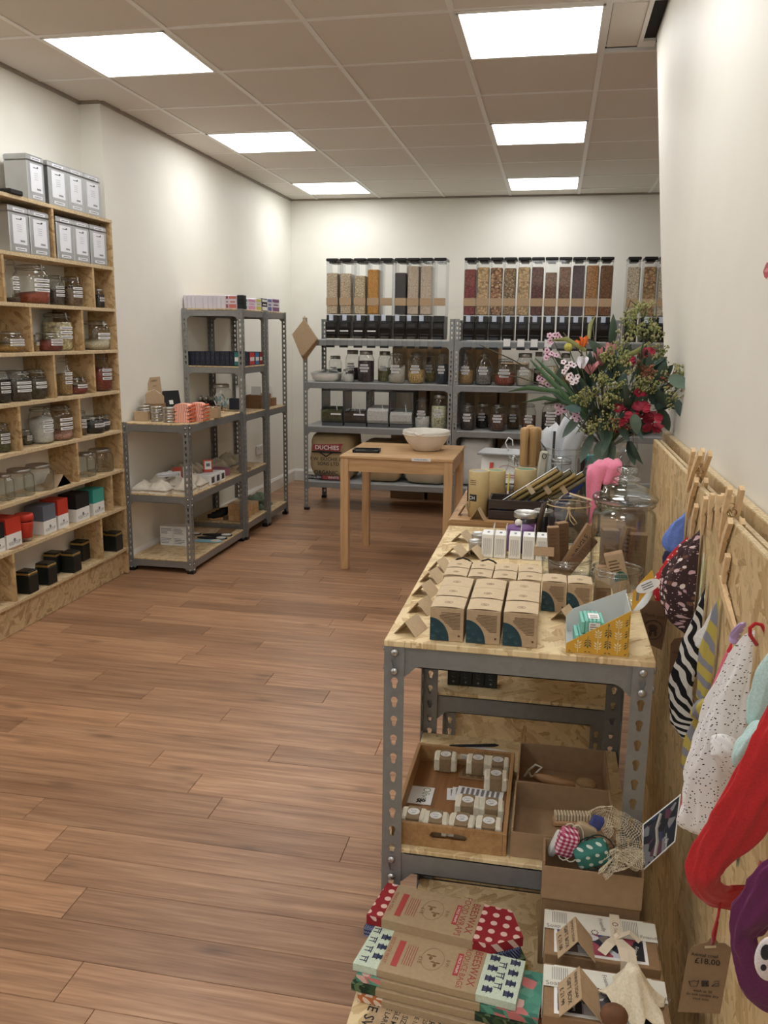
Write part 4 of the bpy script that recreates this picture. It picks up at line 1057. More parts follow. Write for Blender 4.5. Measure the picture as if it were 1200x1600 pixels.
    for j in range(4):
        t = thing('black_brush', 'black curved brush resting in a row behind the wooden blocks, %s' % ('nearest', 'second', 'third', 'farthest')[j], 'brush', (-0.07, 2.02+0.075*j, z), 0.5, 'black brushes')
        m = MB(); m.tube([(-0.07, 0, 0.03), (-0.03, 0, 0.028), (0.03, 0, 0.04), (0.07, 0, 0.075)], 0.016, 8, rs=[0.012, 0.022, 0.024, 0.01]); m.build('head', BLACKM, t, True)
        MB().cbox(-0.06, 0.04, -0.012, 0.012, 0, 0.016, 0.003).build('base', PINEX, t)
    GREENP = fabric('green_packet', (126, 146, 124))
    for j in range(5):
        crumple('green and silver packet in the heap at the foot of the far shelves, %s' % ('bottom near', 'bottom middle', 'bottom far', 'top near', 'top far')[j], (0.04, 2.52+0.09*(j % 3), 0.104+(0.064 if j > 2 else 0)), 0.1, 0.13, 0.072, 0.06, GREENP, 80+j, 'green packets', 'foil_packet', 'packet', 'wrapper')
    tag(MB().cbox(-0.05, 0.05, -0.06, 0.06, 0, 0.002, 0.0005).build('price_card', KRAFT, loc=(0.06, 2.80, 0.104)), 'kraft price card lying at the foot of the far shelves', 'card')
    return crumple
crumple = left_metal_goods()

# ------------------------------------------------------------------ shelves along the back
SY0, SY1 = 3.083, 3.672
SLV = [1.405, 1.065, 0.705, 0.246]
GREYB = mat('grey_board', (176, 178, 178), 0.6, var=0.05)
for (a, b, words) in ((0.268, 1.488, 'galvanised shelf unit by the back wall, left of three, with nine dispensers'),
                      (1.494, 2.704, 'galvanised shelf unit by the back wall, middle one, with eleven dispensers'),
                      (2.710, 3.86, 'galvanised shelf unit by the back wall, right one, mostly behind the partition')):
    shelf_unit(words, a, b, SY0, SY1, 1.573, SLV, GREYB)

def make_dispenser(label, loc, content, fill, slope=True, lower=None):
    t = thing('food_dispenser', label, 'dispenser', loc, 0, None)
    w, d, top = 0.092, 0.20, 0.625
    MB().cbox(-w/2, w/2, 0, d, 0.185, top-0.02, 0.004).build('tube', ACRYL, t)
    m = MB(); m.cbox(-w/2-0.002, w/2+0.002, -0.002, d+0.002, top-0.022, top, 0.005); m.cbox(-w*0.33, w*0.33, 0.03, d-0.03, top-0.036, top-0.022, 0.002); m.build('lid', BLACK, t)
    if content is not None and fill > 0.1:
        zt = 0.20+(top-0.06-0.20)*fill; zl = 0.20 if lower is None else lower
        MB().cbox(-w/2+0.004, w/2-0.004, 0.004, d-0.004, zl, zt, 0.004).build('contents', content, t)
    MB().cbox(-w/2-0.0008, w/2+0.0008, -0.0012, -0.0002, 0.265, 0.325, 0.0003).build('kraft_label', KRAFT, t)
    m = MB(); m.prism([(-0.012, 0.008), (d*0.8, 0.008), (d, 0.05), (d, 0.19), (0.0, 0.19), (-0.004, 0.145), (-0.034, 0.135), (-0.034, 0.09)], -w/2+0.002, w/2-0.002, 'X'); m.build('hopper', BLACK, t)
    m = MB(); m.cbox(-w*0.32, w*0.32, -0.04, -0.034, 0.098, 0.126, 0.002); m.cbox(-w*0.40, w*0.40, -0.037, -0.033, 0.04, 0.05, 0.002, 0, Matrix.Translation((0, 0.01, 0))); m.build('slide_handle', mat('grey_black', (46, 46, 48), 0.3), t)
    return t
def dispensers():
    OAT = grain('oats', (206, 184, 152), (234, 216, 186), 150); OATB = grain('oat_flakes', (200, 178, 142), (232, 212, 176), 120)
    BEIGE = grain('beige_rice', (212, 192, 168), (230, 212, 188), 260); MUST = grain('mustard_lentils', (206, 140, 40), (232, 170, 68), 190)
    BLK = grain('black_beans', (26, 24, 28), (52, 48, 54), 180); WINE = grain('kidney_beans', (120, 44, 40), (164, 74, 64), 90)
    NUTS = grain('mixed_nuts', (104, 62, 40), (186, 136, 92), 70, c=(226, 190, 146)); SEEDS = grain('seed_mix', (104, 82, 56), (168, 138, 98), 110, c=(206, 178, 136))
    ALM = grain('pale_nuts', (196, 160, 108), (228, 198, 150), 70); HAZ = grain('dark_nuts', (86, 44, 36), (132, 80, 60), 90); BRN = grain('brown_nuts', (112, 76, 52), (156, 114, 80), 120)
    RAIS = grain('raisins', (60, 36, 46), (94, 62, 72), 110); AMB = grain('amber_raisins', (168, 118, 68), (204, 152, 96), 110); PALE = grain('pale_flakes', (206, 192, 166), (232, 220, 196), 100)
    GRAN = grain('granola', (138, 100, 64), (214, 182, 138), 70)
    A = [(518.6, OAT, 0.86, 'oats'), (539.6, OAT, 0.85, 'oat bran'), (562, OATB, 0.80, 'brown flakes'), (582.8, MUST, 0.93, 'orange lentils'), (603.5, None, 0, 'nothing, clear and empty'),
         (625.7, BLK, 0.86, 'black beans'), (645.3, BEIGE, 1.0, 'beige rice'), (665.6, BEIGE, 1.0, 'pale rice'), (687.3, None, 0, 'nothing, empty beside the post')]
    B = [(734.5, WINE, 0.93, 'dark red beans'), (754.6, ALM, 0.97, 'cream mixed flakes'), (775.6, NUTS, 0.96, 'mixed nuts'), (796.6, SEEDS, 0.95, 'olive-brown seeds'), (818.5, ALM, 0.97, 'pale nuts'),
         (839.5, HAZ, 0.97, 'dark maroon nuts'), (861, BRN, 0.86, 'brown nuts below a clear gap'), (882.4, BRN, 0.97, 'reddish brown nuts'), (904, RAIS, 1.0, 'dark raisins'), (925.6, AMB, 1.0, 'amber raisins'), (947.5, GRAN if False else BRN, 1.0, 'brown seeds at the right end')]
    C = [(990, PALE, 0.97, 'pale flakes'), (1015.6, GRAN, 0.97, 'speckled granola'), (1039, PALE, 0.97, 'pale cereal')]
    ordn = ['first', 'second', 'third', 'fourth', 'fifth', 'sixth', 'seventh', 'eighth', 'ninth', 'tenth', 'eleventh']
    BLUEW = mat('pale_blue_tag', (206, 216, 232), 0.4, var=0.02)
    for gi, (G, gname) in enumerate(((A, 'left group of nine'), (B, 'middle group of eleven'), (C, 'right group by the partition'))):
        for i, (px, c, fl, words) in enumerate(G):
            x = ony(px, 440, SY0+0.012)[0]
            t = make_dispenser('clear dispenser with %s, %s in the %s' % (words, ordn[i], gname), (x, SY0+0.012, SLV[0]+0.0), c, fl,
                               lower=(0.33 if words in ('orange lentils', 'black beans') and False else None))
            t['group'] = 'food dispensers, '+gname
            # price tag, spout and end cap
            off = (0.0 if i < 4 or gi else -0.012-0.004*(i-4))
            if not (gi == 0 and i == 8): MB().cbox(-0.022+off, 0.012+off, -0.0075, -0.0050, 0.148, 0.196, 0.0008).build('price_tag', BLUEW, t)
            if gi == 0 and i < 4: MB().cbox(-0.034, 0.034, -0.0425, -0.040, 0.062, 0.073, 0.0005).build('name_strip', PAPER, t)
            s = MB(); s.prism([(-0.028, -0.045), (0.028, -0.045), (0.034, 0.03), (-0.034, 0.03)], -0.062, -0.038, 'Y'); s.build('spout', ACRYL, t)
            MB().cbox(-0.033, 0.033, -0.064, -0.036, -0.062, -0.045, 0.002).build('end_cap', BLACK, t)
            if (gi == 1 and i in (3, 4, 5, 6)): MB().cbox(-0.026, 0.026, -0.064, -0.062, -0.036, 0.02, 0.0005).build('spout_label', WHITE, t)
dispensers()

def back_goods():
    YJ = SY0+0.10
    def place(kind, a, b, yt, lv, words, c, fl, strips=3, Y=YJ, tilt=0.1, rmax=0.1):
        x0, x1 = ony(a, yt+20, Y)[0], ony(b, yt+20, Y)[0]; r = min((x1-x0)/2*0.97, rmax); h = ony((a+b)/2, yt, Y)[2]-SLV[lv]
        top = SLV[lv-1]-0.065
        jar(kind, r, min(h, top-SLV[lv]-0.004), words, ((x0+x1)/2, Y, SLV[lv]), -0.05, c, fl, strips, 'big jars on the back shelves', tilt, -PI/2, 0.6, (0.8, 1.0, 0.75))
    P1 = grain('plum_powder', (52, 40, 46), (74, 60, 66), 120); GR = grain('green_lentils', (110, 106, 66), (150, 146, 100), 160); CR = grain('cream_flour', (196, 188, 172), (216, 208, 192), 300)
    YEL = grain('yellow_pasta', (196, 158, 96), (226, 192, 130), 90); BL = grain('blue_black', (40, 46, 58), (66, 74, 88), 140); WH = grain('white_sugar', (220, 218, 210), (236, 234, 228), 300)
    MAC = grain('pale_green_pasta', (200, 200, 160), (226, 224, 190), 80); OLI = grain('olive_beans', (150, 130, 76), (186, 166, 104), 100)
    REDB = grain('red_lentils', (128, 52, 40), (164, 80, 60), 130); GREY = grain('grey_seed', (110, 110, 108), (146, 146, 142), 140); DK = grain('dark_beans', (44, 38, 38), (82, 72, 68), 90); RB = grain('rust_beans', (80, 52, 44), (120, 84, 68), 90)
    # middle deck, left unit
    t = thing('wrapped_bowl', 'shallow white bowl under cling film at the left end of the back shelf', 'bowl', (ony(509, 590, SY0+0.12)[0], SY0+0.14, SLV[1]))
    MB().lathe([(0.085, 0), (0.115, 0.02), (0.13, 0.065), (0.126, 0.068)], 24).build('bowl', CREAM, t, True)
    MB().lathe([(0.131, 0.06), (0.132, 0.07), (0.09, 0.085), (0.05, 0.092), (0.01, 0.10)], 16).build('cling_film', FILM, t)
    place('mason', 514, 534, 556, 1, 'clear screw-top jar behind the wrapped bowl', GREY, 0.45, 2, SY0+0.36)
    place('mason', 534.5, 553, 577, 1, 'small jar of white powder beside the wrapped bowl', WH, 0.6, 0, SY0+0.08)
    place('mason', 540, 562, 547, 1, 'tall jar of dark powder behind the small white jar', P1, 0.4, 3, SY0+0.36)
    place('mason', 559, 585, 548, 1, 'big jar full of dark plum powder, front of the left back shelf', P1, 0.68, 3)
    place('mason', 590.5, 612, 549, 1, 'jar with green lentils, left back shelf', GR, 0.45, 2, SY0+0.2)
    place('wide', 606.5, 634, 550, 1, 'wide jar with a sloping heap of cream flour', CR, 0.40, 3, SY0+0.075, 0.6)
    place('wide', 638, 664, 550, 1, 'jar of yellow pasta on the left back shelf', YEL, 0.42, 3)
    place('wide', 663, 681, 551, 1, 'jar with olive beans behind the yellow pasta jar', OLI, 0.35, 3, SY0+0.33)
    place('wide', 681, 701, 551, 1, 'jar of blue-black beans beside the middle posts', BL, 0.62, 3)
    # middle deck, middle unit
    place('bottle', 716, 741, 552, 1, 'jar of cream grain just right of the middle posts', TANSP, 0.45, 3)
    place('bottle', 743, 770, 552, 1, 'jar of grey seed, second on the middle back shelf', GREY, 0.55, 3)
    place('wide', 772.5, 806, 560, 1, 'wide jar of red lentils on the middle back shelf', REDB, 0.42, 3)
    place('mason', 806.5, 834, 552, 1, 'jar of pale grain right of the red lentils', CR, 0.5, 3)
    place('mason', 834, 849, 550, 1, 'narrow jar of brown seed behind the flowers', BRSPICE, 0.5, 2, SY0+0.3)
    place('mason', 845, 873, 552, 1, 'jar of cream flakes behind the pink flowers', CASHEW, 0.6, 3)
    place('mason', 874, 893, 552, 1, 'jar of tan grain behind the orange flower', TANSP, 0.6, 3, SY0+0.2)
    place('wide', 1016, 1040, 575, 1, 'jar with a white label at the far right behind the bouquet', GREY, 0.5, 3) if False else None
    # scoop bins on the third deck
    BINF = [GREENSP, DKSPICE, WH, WH]
    for i, (a, b, f) in enumerate(((500.5, 535, 0.16), (535.5, 571.5, 0.12), (572, 607, 0.2), (607.5, 644.5, 0.15))):
        Y = SY0+0.03; x0, x1 = ony(a, 640, Y)[0], ony(b, 640, Y)[0]; w = x1-x0-0.004
        t = thing('scoop_bin', 'clear scoop bin with sloping lid and %s, %s from the left' % (('green herb', 'dark grain', 'white powder', 'white sugar')[i], ('first', 'second', 'third', 'fourth')[i]), 'bin', ((x0+x1)/2, Y, SLV[2]), 0, 'scoop bins on the back shelves')
        pr = [(0.03, 0.03), (0.30, 0.03), (0.30, 0.285), (0.05, 0.285), (0.045, 0.15), (0.0, 0.13), (0.0, 0.055)]
        MB().prism(pr, -w/2, w/2, 'X').build('body', ACRYL, t)
        m = MB(); m.box(-w/2+0.003, w/2-0.003, 0.03, 0.29, 0.0, 0.03); m.box(-w/2-0.001, -w/2+0.004, 0.035, 0.30, 0.03, 0.288); m.box(w/2-0.004, w/2+0.001, 0.035, 0.30, 0.03, 0.288); m.build('base_frame', mat('smoke_plastic', (96, 98, 102), 0.25), t)
        z = 0.032+0.5*f; MB().prism([(0.006, 0.058), (0.03, 0.034), (0.295, 0.034), (0.295, z+0.03), (0.04, z+0.02), (0.006, z)], -w/2+0.006, w/2-0.006, 'X').build('contents', BINF[i], t)
        MB().box(-w/2, w/2, 0.03, 0.31, 0.286, 0.292).build('lid', ACRYL, t)
        if i < 2: MB().cbox(-0.005, w/2-0.01, -0.0025, -0.0005, 0.095, 0.108, 0.0003).build('label', PAPER, t)
        s = MB(); s.tube([(0.03, 0.05, 0.19), (0.045, 0.03, 0.08)], 0.004, 6); s.build('scoop_handle', mat('clear_grey', (200, 204, 208), 0.3), t)
    place('wide', 648, 672, 620, 2, 'jar half full of white sugar on the third back deck', WH, 0.36, 3)
    place('square', 673.5, 699, 616, 2, 'tall jar full of pale green pasta shapes', MAC, 0.66, 3)
    for (a, b, yt, words, c, f, Y) in ((719, 743, 628, 'jar of black beans, first on the middle third deck', DK, 0.6, YJ), (743, 764, 630, 'jar of dark beans with small label, set back', BLACKSP, 0.5, SY0+0.3), (765, 791, 630, 'jar of rust-coloured beans on the third deck', RB, 0.6, YJ),
                                      (792, 812, 632, 'jar of dark grain set back between two front jars', BRSPICE, 0.5, SY0+0.3), (815, 838, 630, 'jar of dark brown beans left of the biggest jar', RB, 0.55, YJ), (846, 877, 626, 'biggest dark jar with five white label strips', DK, 0.64, YJ),
                                      (879, 897, 634, 'jar of yellow-brown pasta half behind the bouquet', YEL, 0.4, SY0+0.25), (900, 923, 632, 'dark jar behind the leaves of the bouquet', DK, 0.6, YJ), (985, 1010, 632, 'dark jar far right behind the bouquet', DK, 0.6, YJ)):
        place('wide' if b-a > 22 else 'mason', a, b, yt, 2, words, c, f, 5 if b-a > 30 else 3, Y)
    # sacks on the bottom deck
    def sack(label, loc, w, d, h, m, seed, rz=0.0, group=None):
        t = thing('sack', label, 'sack', loc, rz, group); rr = random.Random(seed)
        nu, nv = 24, 14; vs = []; fs = []; ofs = rr.uniform(0, 90)
        def sp(c, e): return math.copysign(abs(c)**e, c)
        for j in range(nv+1):
            v = j/nv; ph = -PI/2+PI*v
            for i in range(nu):
                a = 2*PI*i/nu
                x = sp(math.cos(a), 0.45)*sp(math.cos(ph), 0.32); y = sp(math.sin(a), 0.55)*sp(math.cos(ph), 0.32); z = sp(math.sin(ph), 0.55)
                n = mnoise.noise((x*1.6+ofs, y*1.6, z*1.8)); n2 = mnoise.noise((x*4+ofs, y*4, z*5+3))
                k = 1+0.05*n+0.035*n2
                vs.append((x*w/2*k, y*d/2*k, max(0, h/2+z*h/2*(1+0.04*n))))
        for j in range(nv):
            for i in range(nu):
                i2 = (i+1) % nu; fs.append((j*nu+i, j*nu+i2, (j+1)*nu+i2, (j+1)*nu+i))
        b = MB(); b.raw(vs, fs); b.build('bag', m, t, True); return t
    SACKK = mat('sack_paper', (176, 152, 114), 0.75, var=0.12, vscale=8, bump=0.3); SACKW = mat('sack_white', (214, 212, 208), 0.6, var=0.06, vscale=10, bump=0.3)
    zb = SLV[3]
    x0, x1 = ony(475, 720, SY0+0.05)[0]+0.035, ony(547, 720, SY0+0.05)[0]
    t = sack('big brown paper sack with red emblem and ORGANIC printed on it', ((x0+x1)/2+0.01, SY0+0.27, zb), x1-x0+0.03, 0.46, 0.40, SACKK, 1)
    yy = -0.242
    q = MB(); q.text('ORGANIC', 0.045, FM(-0.03, yy, 0.072), bold=0.012); q.text('F.W. DUCHIE &', 0.040, FM(-0.03, yy, 0.185), bold=0.008); q.text('SONS LTD', 0.040, FM(-0.01, yy, 0.145), bold=0.008)
    q.box(-0.19, 0.17, yy, yy+0.002, 0.012, 0.05); q.prism([(-0.15, 0.238), (0.10, 0.238), (0.10, 0.25), (-0.15, 0.25)], yy, yy+0.003, 'Y'); q.prism([(-0.085, 0.238), (-0.03, 0.20), (0.025, 0.238), (0.01, 0.238), (-0.03, 0.212), (-0.07, 0.238)], yy, yy+0.003, 'Y')
    for k in range(16):
        a = 2*PI*k/16; b_ = 2*PI*(k+1)/16; q.raw([(0.14+0.02*math.cos(a), yy, 0.075+0.02*math.sin(a)), (0.14+0.02*math.cos(b_), yy, 0.075+0.02*math.sin(b_)), (0.14+0.015*math.cos(b_), yy, 0.075+0.015*math.sin(b_)), (0.14+0.015*math.cos(a), yy, 0.075+0.015*math.sin(a))], [(0, 1, 2, 3)])
    q.build('black_print', INK, t)
    q = MB(); q.prism([(-0.15, 0.258), (0.09, 0.252), (0.10, 0.295), (0.12, 0.318), (-0.02, 0.31), (-0.14, 0.305)], yy-0.002, yy+0.001, 'Y'); q.box(-0.06, 0.13, yy-0.002, yy, 0.016, 0.046); q.build('red_print', mat('print_red', (150, 62, 62), 0.7), t)
    q = MB(); q.text('DUCHIES', 0.05, FM(-0.02, yy-0.003, 0.28), bold=0.01); q.text('ENGLISH', 0.028, FM(-0.125, yy-0.003, 0.031)); q.text('WHITE', 0.03, FM(0.035, yy-0.003, 0.031)); q.build('pale_print', PAPER, t)
    x = ony(590, 740, SY0+0.1)[0]; sack('kraft paper sack on the bottom deck behind the table legs, middle one', (x+0.02, SY0+0.25, zb), 0.36, 0.40, 0.34, SACKK, 2)
    x = ony(662, 740, SY0+0.1)[0]; sack('folded cream paper sack on the bottom deck, right of the kraft one', (x+0.02, SY0+0.25, zb), 0.38, 0.42, 0.27, mat('sack_cream', (186, 172, 146), 0.75, var=0.1, vscale=8, bump=0.3), 3)
    x = ony(740, 730, SY0+0.1)[0]; sack('large white sack on the bottom deck right of the table', (x+0.01, SY0+0.26, zb), 0.28, 0.42, 0.40, SACKW, 4)
    x = ony(800, 730, SY0+0.1)[0]; sack('second white sack farther right on the bottom deck, behind the scales', (x+0.06, SY0+0.26, zb), 0.34, 0.42, 0.36, SACKW, 5)
    # slats and low trolley edge under the shelves
    # cardboard stock boxes standing on the floor behind the shelves
    for (a, b, yt, yb, words) in ((612, 668, 527, 640, 'tall brown stock carton seen between shelf and back wall, left'), (672, 702, 530, 640, 'narrow brown stock carton seen behind the blue-black jar'), (716, 780, 528, 600, 'brown stock carton behind the middle back shelf, left'), (782, 826, 560, 640, 'lower brown stock carton behind the middle back shelf, right')):
        Y = 3.78; x0, x1 = ony(a, 560, Y)[0], ony(b, 560, Y)[0]; h = ony(a, yt+8, Y)[2]
        t = thing('stock_carton', words, 'box', ((x0+x1)/2, Y, 0), 0, 'stock cartons behind the back shelves')
        w = x1-x0-0.006
        MB().cbox(-w/2, w/2, 0, 0.42, 0, h*0.5, 0.003).build('lower_box', CORR, t); MB().cbox(-w/2+0.002, w/2-0.002, 0.004, 0.415, h*0.5, h, 0.003).build('upper_box', CORR, t)
        MB().box(-w*0.06, w*0.06, -0.001, 0.0, h*0.5, h*0.995).build('tape', mat('tape', (182, 146, 100), 0.35), t)
    # paper bags hanging on the left post
    p = ony(476, 497, SY0-0.02); t = thing('paper_bag', 'bunch of brown paper bags hanging by a corner from the left back post', 'bag', (p[0], SY0-0.018, p[2]), 0)
    m = MB(); out = [(0, 0), (0.115, -0.155), (0.02, -0.345) if False else (0.035, -0.30), (-0.02, -0.345), (-0.105, -0.135)]
    m.prism([(0.0, -0.01), (0.11, -0.165), (0.0, -0.30), (-0.035, -0.285), (-0.10, -0.13)], -0.022, -0.004, 'Y'); m.build('bag', KRAFT, t)
    m = MB(); m.prism([(0.0, -0.012), (0.11, -0.165), (0.105, -0.20), (-0.005, -0.345), (-0.035, -0.29), (-0.02, -0.03)], -0.004, 0.004, 'Y'); m.build('bag', KRAFTD, t)
    MB().prism([(0.10, -0.17), (0.108, -0.166), (0.0, -0.298), (-0.006, -0.29)], -0.0235, -0.022, 'Y').build('fold_edge', KRAFTD, t)
    m = MB(); m.tube([(0.0, -0.012, -0.03), (-0.012, -0.012, 0.0), (0.0, 0.0, 0.015), (0.008, -0.01, -0.005), (0.0, -0.012, -0.03)], 0.004, 6); m.build('string', TWINE, t)
back_goods()

# ------------------------------------------------------------------ pine table
def build_table():
    x0, x1, y0, y1, H = 1.003, 1.703, 1.372, 2.045, 0.722
    t = thing('pine_table', 'small square pine table in the middle of the shop', 'table', (x0, y0, 0)); W, D = x1-x0, y1-y0
    MB().cbox(0, W, 0, D, H-0.018, H, 0.003).build('tabletop', PINEX, t)
    for (x, y) in ((0.004, 0.004), (W-0.055, 0.004), (0.004, D-0.055), (W-0.055, D-0.055)): MB().cbox(x, x+0.051, y, y+0.051, 0, H-0.018, 0.003).build('leg', PINEZ, t)
    for y in (0.012, D-0.030): MB().cbox(0.055, W-0.055, y, y+0.018, H-0.098, H-0.018, 0.001).build('apron', PINEX, t)
    for x in (0.012, W-0.030): MB().cbox(x, x+0.018, 0.055, D-0.055, H-0.098, H-0.018, 0.001).build('apron', PINEY, t)
    p = onz(664, 722, H); m = MB(); q = thing('shelf_label', 'white printed strip label stuck to the front edge of the pine table', 'label', (ony(658, 720, y0)[0], y0-0.0015, H-0.008))
    MB().cbox(-0.058, 0.058, 0, 0.001, -0.010, 0.008, 0.0003).build('strip', WHITE, q); m.text('WASH-UP REFILL', 0.011, FM(0, -0.0006, -0.001)); m.build('lettering', INK, q)
    p = onz(573, 706, H); q = thing('tablet', 'black tablet with raised edges lying on the pine table', 'tablet', (p[0], p[1], H), 0.12)
    MB().cbox(-0.085, 0.085, -0.06, 0.06, 0, 0.011, 0.004).build('case', BLACK, q)
    MB().cbox(-0.072, 0.072, -0.048, 0.048, 0.011, 0.0125, 0.0006).build('screen', mat('dark_screen', (26, 28, 32), 0.12, var=0.02), q)
    m = MB(); m.cbox(-0.085, 0.085, 0.048, 0.06, 0.011, 0.018, 0.002); m.cbox(-0.085, -0.072, -0.06, 0.06, 0.011, 0.018, 0.002); m.cbox(0.072, 0.085, -0.06, 0.06, 0.011, 0.018, 0.002); m.build('rim', BLACK, q)
    p = onz(663, 705, H); q = thing('mixing_bowl', 'large cream ceramic mixing bowl on the pine table', 'bowl', (p[0]+0.005, p[1]+0.045, H))
    m = MB(); m.lathe([(0.075, 0), (0.085, 0.004), (0.128, 0.062), (0.148, 0.098), (0.151, 0.106), (0.153, 0.125), (0.149, 0.130), (0.144, 0.124), (0.137, 0.098), (0.10, 0.04), (0.06, 0.014), (0.01, 0.012)], 40); m.build('bowl', CREAM, q, True)
    m = MB(); m.tube([(0.152*math.cos(a*PI/20), 0.152*math.sin(a*PI/20), 0.106) for a in range(40)], 0.004, 6, closed=True); m.build('rib', CREAM, q, True)
    m = MB(); m.tube([(-0.055, -0.138, 0.122), (-0.04, -0.150, 0.116), (-0.025, -0.154, 0.112), (-0.01, -0.152, 0.117), (0.005, -0.148, 0.123)], 0.006, 8); m.build('pouring_lip', CREAM, q, True)
    for j, (dx, dy, c, words) in enumerate(((-0.03, -0.05, (90, 130, 190), 'blue and white wrapped sweet lying in the mixing bowl'), (0.03, -0.02, (60, 60, 70), 'dark wrapped sweet lying in the mixing bowl'), (0.07, 0.03, (200, 190, 170), 'pale wrapped sweet lying in the mixing bowl'), (-0.02, 0.05, (80, 100, 150), 'second blue wrapped sweet at the back of the mixing bowl'))):
        s = thing('wrapped_sweet', words, 'sweet', (p[0]+0.005+dx*0.6, p[1]+0.045+dy*0.6, H+0.013), 0.7*j, 'sweets in the mixing bowl')
        mm = mat('sweet_%d' % j, c, 0.35); b = MB(); b.ball((0, 0, 0.014), 0.014, 0, 8, 6, (1.6, 1, 1)); b.build('sweet', mm, s, True)
        b = MB(); b.prism([(0.02, 0.008), (0.036, 0.0), (0.036, 0.028), (0.02, 0.02)], -0.002, 0.002, 'Y'); b.prism([(-0.02, 0.008), (-0.036, 0.0), (-0.036, 0.028), (-0.02, 0.02)], -0.002, 0.002, 'Y'); b.build('twist', mm, s)
build_table()

# ------------------------------------------------------------------ display tables along the right wall
RX0, RX1 = 1.993, 2.456
TOPZ = 0.914
shelf_unit('galvanised display table by the right wall with kraft boxes on top, foreground', RX0, RX1, -2.202, -1.712, 0.903, [TOPZ, 0.500, 0.10], OSBZ, (TOPZ, 0.500), over=True)
shelf_unit('second galvanised display table behind the first, with white boxes on top', RX0, RX1, -1.706, -1.252, 0.903, [TOPZ, 0.602, 0.10], OSBZ, (), over=True)
shelf_unit('low galvanised display table at the bottom of the photograph with fabric wraps on it', RX0, 2.502, -3.05, -2.212, 0.352, [0.364, 0.08], OSBZ, (), over=True)

def build_counter():
    t = thing('wooden_counter', 'thick wooden slab counter with a rounded corner behind the display tables', 'counter', (RX0-0.008, -1.236, 0))
    W, D, z0, z1 = 0.50, 0.62, 0.868, 0.928
    pts = []
    rc = 0.03
    for k in range(5): a = PI+PI/2*k/4; pts.append((rc+rc*math.cos(a), z0+rc+rc*math.sin(a)))
    pts += [(W, z0), (W, z1)]
    for k in range(5): a = PI/2+PI/2*k/4; pts.append((0.012+0.012*math.cos(a), z1-0.012+0.012*math.sin(a)))
    MB().prism(pts, 0, D, 'Y').build('slab', SLABW, t)
    MB().cbox(0.02, W-0.01, 0.012, 0.03, 0.0, z0, 0.001).build('front_panel', OSBY, t); MB().cbox(0.02, 0.038, 0.03, D-0.02, 0, z0, 0.001).build('side_panel', OSBX, t)
    MB().cbox(W-0.028, W-0.01, 0.03, D-0.02, 0, z0, 0.001).build('side_panel', OSBX, t)
build_counter()
CZ = 0.928

# kraft tea boxes
TEAL_P = mat('dark_teal_print', (30, 62, 72), 0.6, var=0.1); TEAL_L = mat('teal_line', (74, 108, 114), 0.6); BRINK = mat('brown_ink', (96, 72, 52), 0.7)
def make_tea_box(label, loc, w=0.0595, d=0.063, h=0.0635):
    t = thing('tea_box', label, 'box', loc, 0, 'kraft tea boxes on the display table')
    MB().cbox(-w/2, w/2, 0, d, 0, h-0.0022, 0.0006).build('carton', KRAFT, t)
    m = MB(); n = 8; vs = []      # lid flap, slightly domed
    for i in range(n+1):
        x = -w/2+0.0004+(w-0.0008)*i/n; zz = h-0.0018+0.0024*(1-(2*i/n-1)**2)
        vs += [(x, 0.0012, zz), (x, d, zz*0.999)]
    m.raw(vs, [(2*i, 2*i+2, 2*i+3, 2*i+1) for i in range(n)]); o = m.build('lid_flap', KRAFTL, t); mod_solid(o, 0.0008)
    m = MB(); k = 10; pts = [(-w/2, 0.0008)]+[(-w/2+0.034*math.cos(PI/2*i/k), 0.0008+0.042*math.sin(PI/2*i/k)) for i in range(k+1)]; m.prism(pts, -0.0006, 0.0002, 'Y'); m.build('leaf_panel', TEAL_P, t)
    m = MB()
    for (cx, cz, s) in ((-w*0.28, 0.020, 0.010), (-w*0.42, 0.010, 0.007), (-w*0.10, 0.008, 0.007), (-w*0.44, 0.030, 0.007)):
        for a in (-1.0, -0.5, 0, 0.5, 1.0):
            dx, dz = math.sin(a), math.cos(a)
            m.tube([(cx, -0.0008, cz-s*0.5), (cx+dx*s*0.5-dz*s*0.16, -0.0008, cz-s*0.5+dz*s*0.6), (cx+dx*s, -0.0008, cz-s*0.5+dz*s), (cx+dx*s*0.5+dz*s*0.16, -0.0008, cz-s*0.5+dz*s*0.45), (cx, -0.0008, cz-s*0.5)], 0.00025, 3)
    m.build('leaf_lines', TEAL_L, t)
    m = MB(); rr = random.Random(2)
    for i in range(12):
        z = 0.052-i*0.0027; x0 = -w*0.22+max(0, i-4)*0.0032+rr.uniform(0, 0.003)
        m.box(x0, w*0.40, -0.0004, 0.0001, z, z+0.0011)
    m.box(w*0.34, w*0.40, -0.0004, 0.0001, 0.009, 0.0125)
    m.build('small_print', BRINK, t)
    m = MB(); cx, cy = 0.0, d*0.42
    m.tube([(cx+0.0075*math.cos(a*PI/8), cy+0.0055*math.sin(a*PI/8), h+0.0006) for a in range(16)], 0.0003, 3, closed=True); m.box(cx-0.003, cx+0.003, cy-0.001, cy+0.001, h+0.0003, h+0.0008)
    m.build('lid_stamp', BRINK, t)
    return t
tea = None
rn = ('front', 'middle', 'back'); cn = ('left', 'middle', 'right')
for r_ in range(3):
    for c_ in range(3):
        loc = (2.1005+c_*0.0645, -2.186+r_*0.0655+0.003*((c_*2+r_) % 2), TOPZ); words = 'kraft tea box in the block of nine, %s row, %s' % (rn[r_], cn[c_])
        if tea is None: tea = make_tea_box(words, loc)
        else: copy_thing(tea, loc, 0, words)
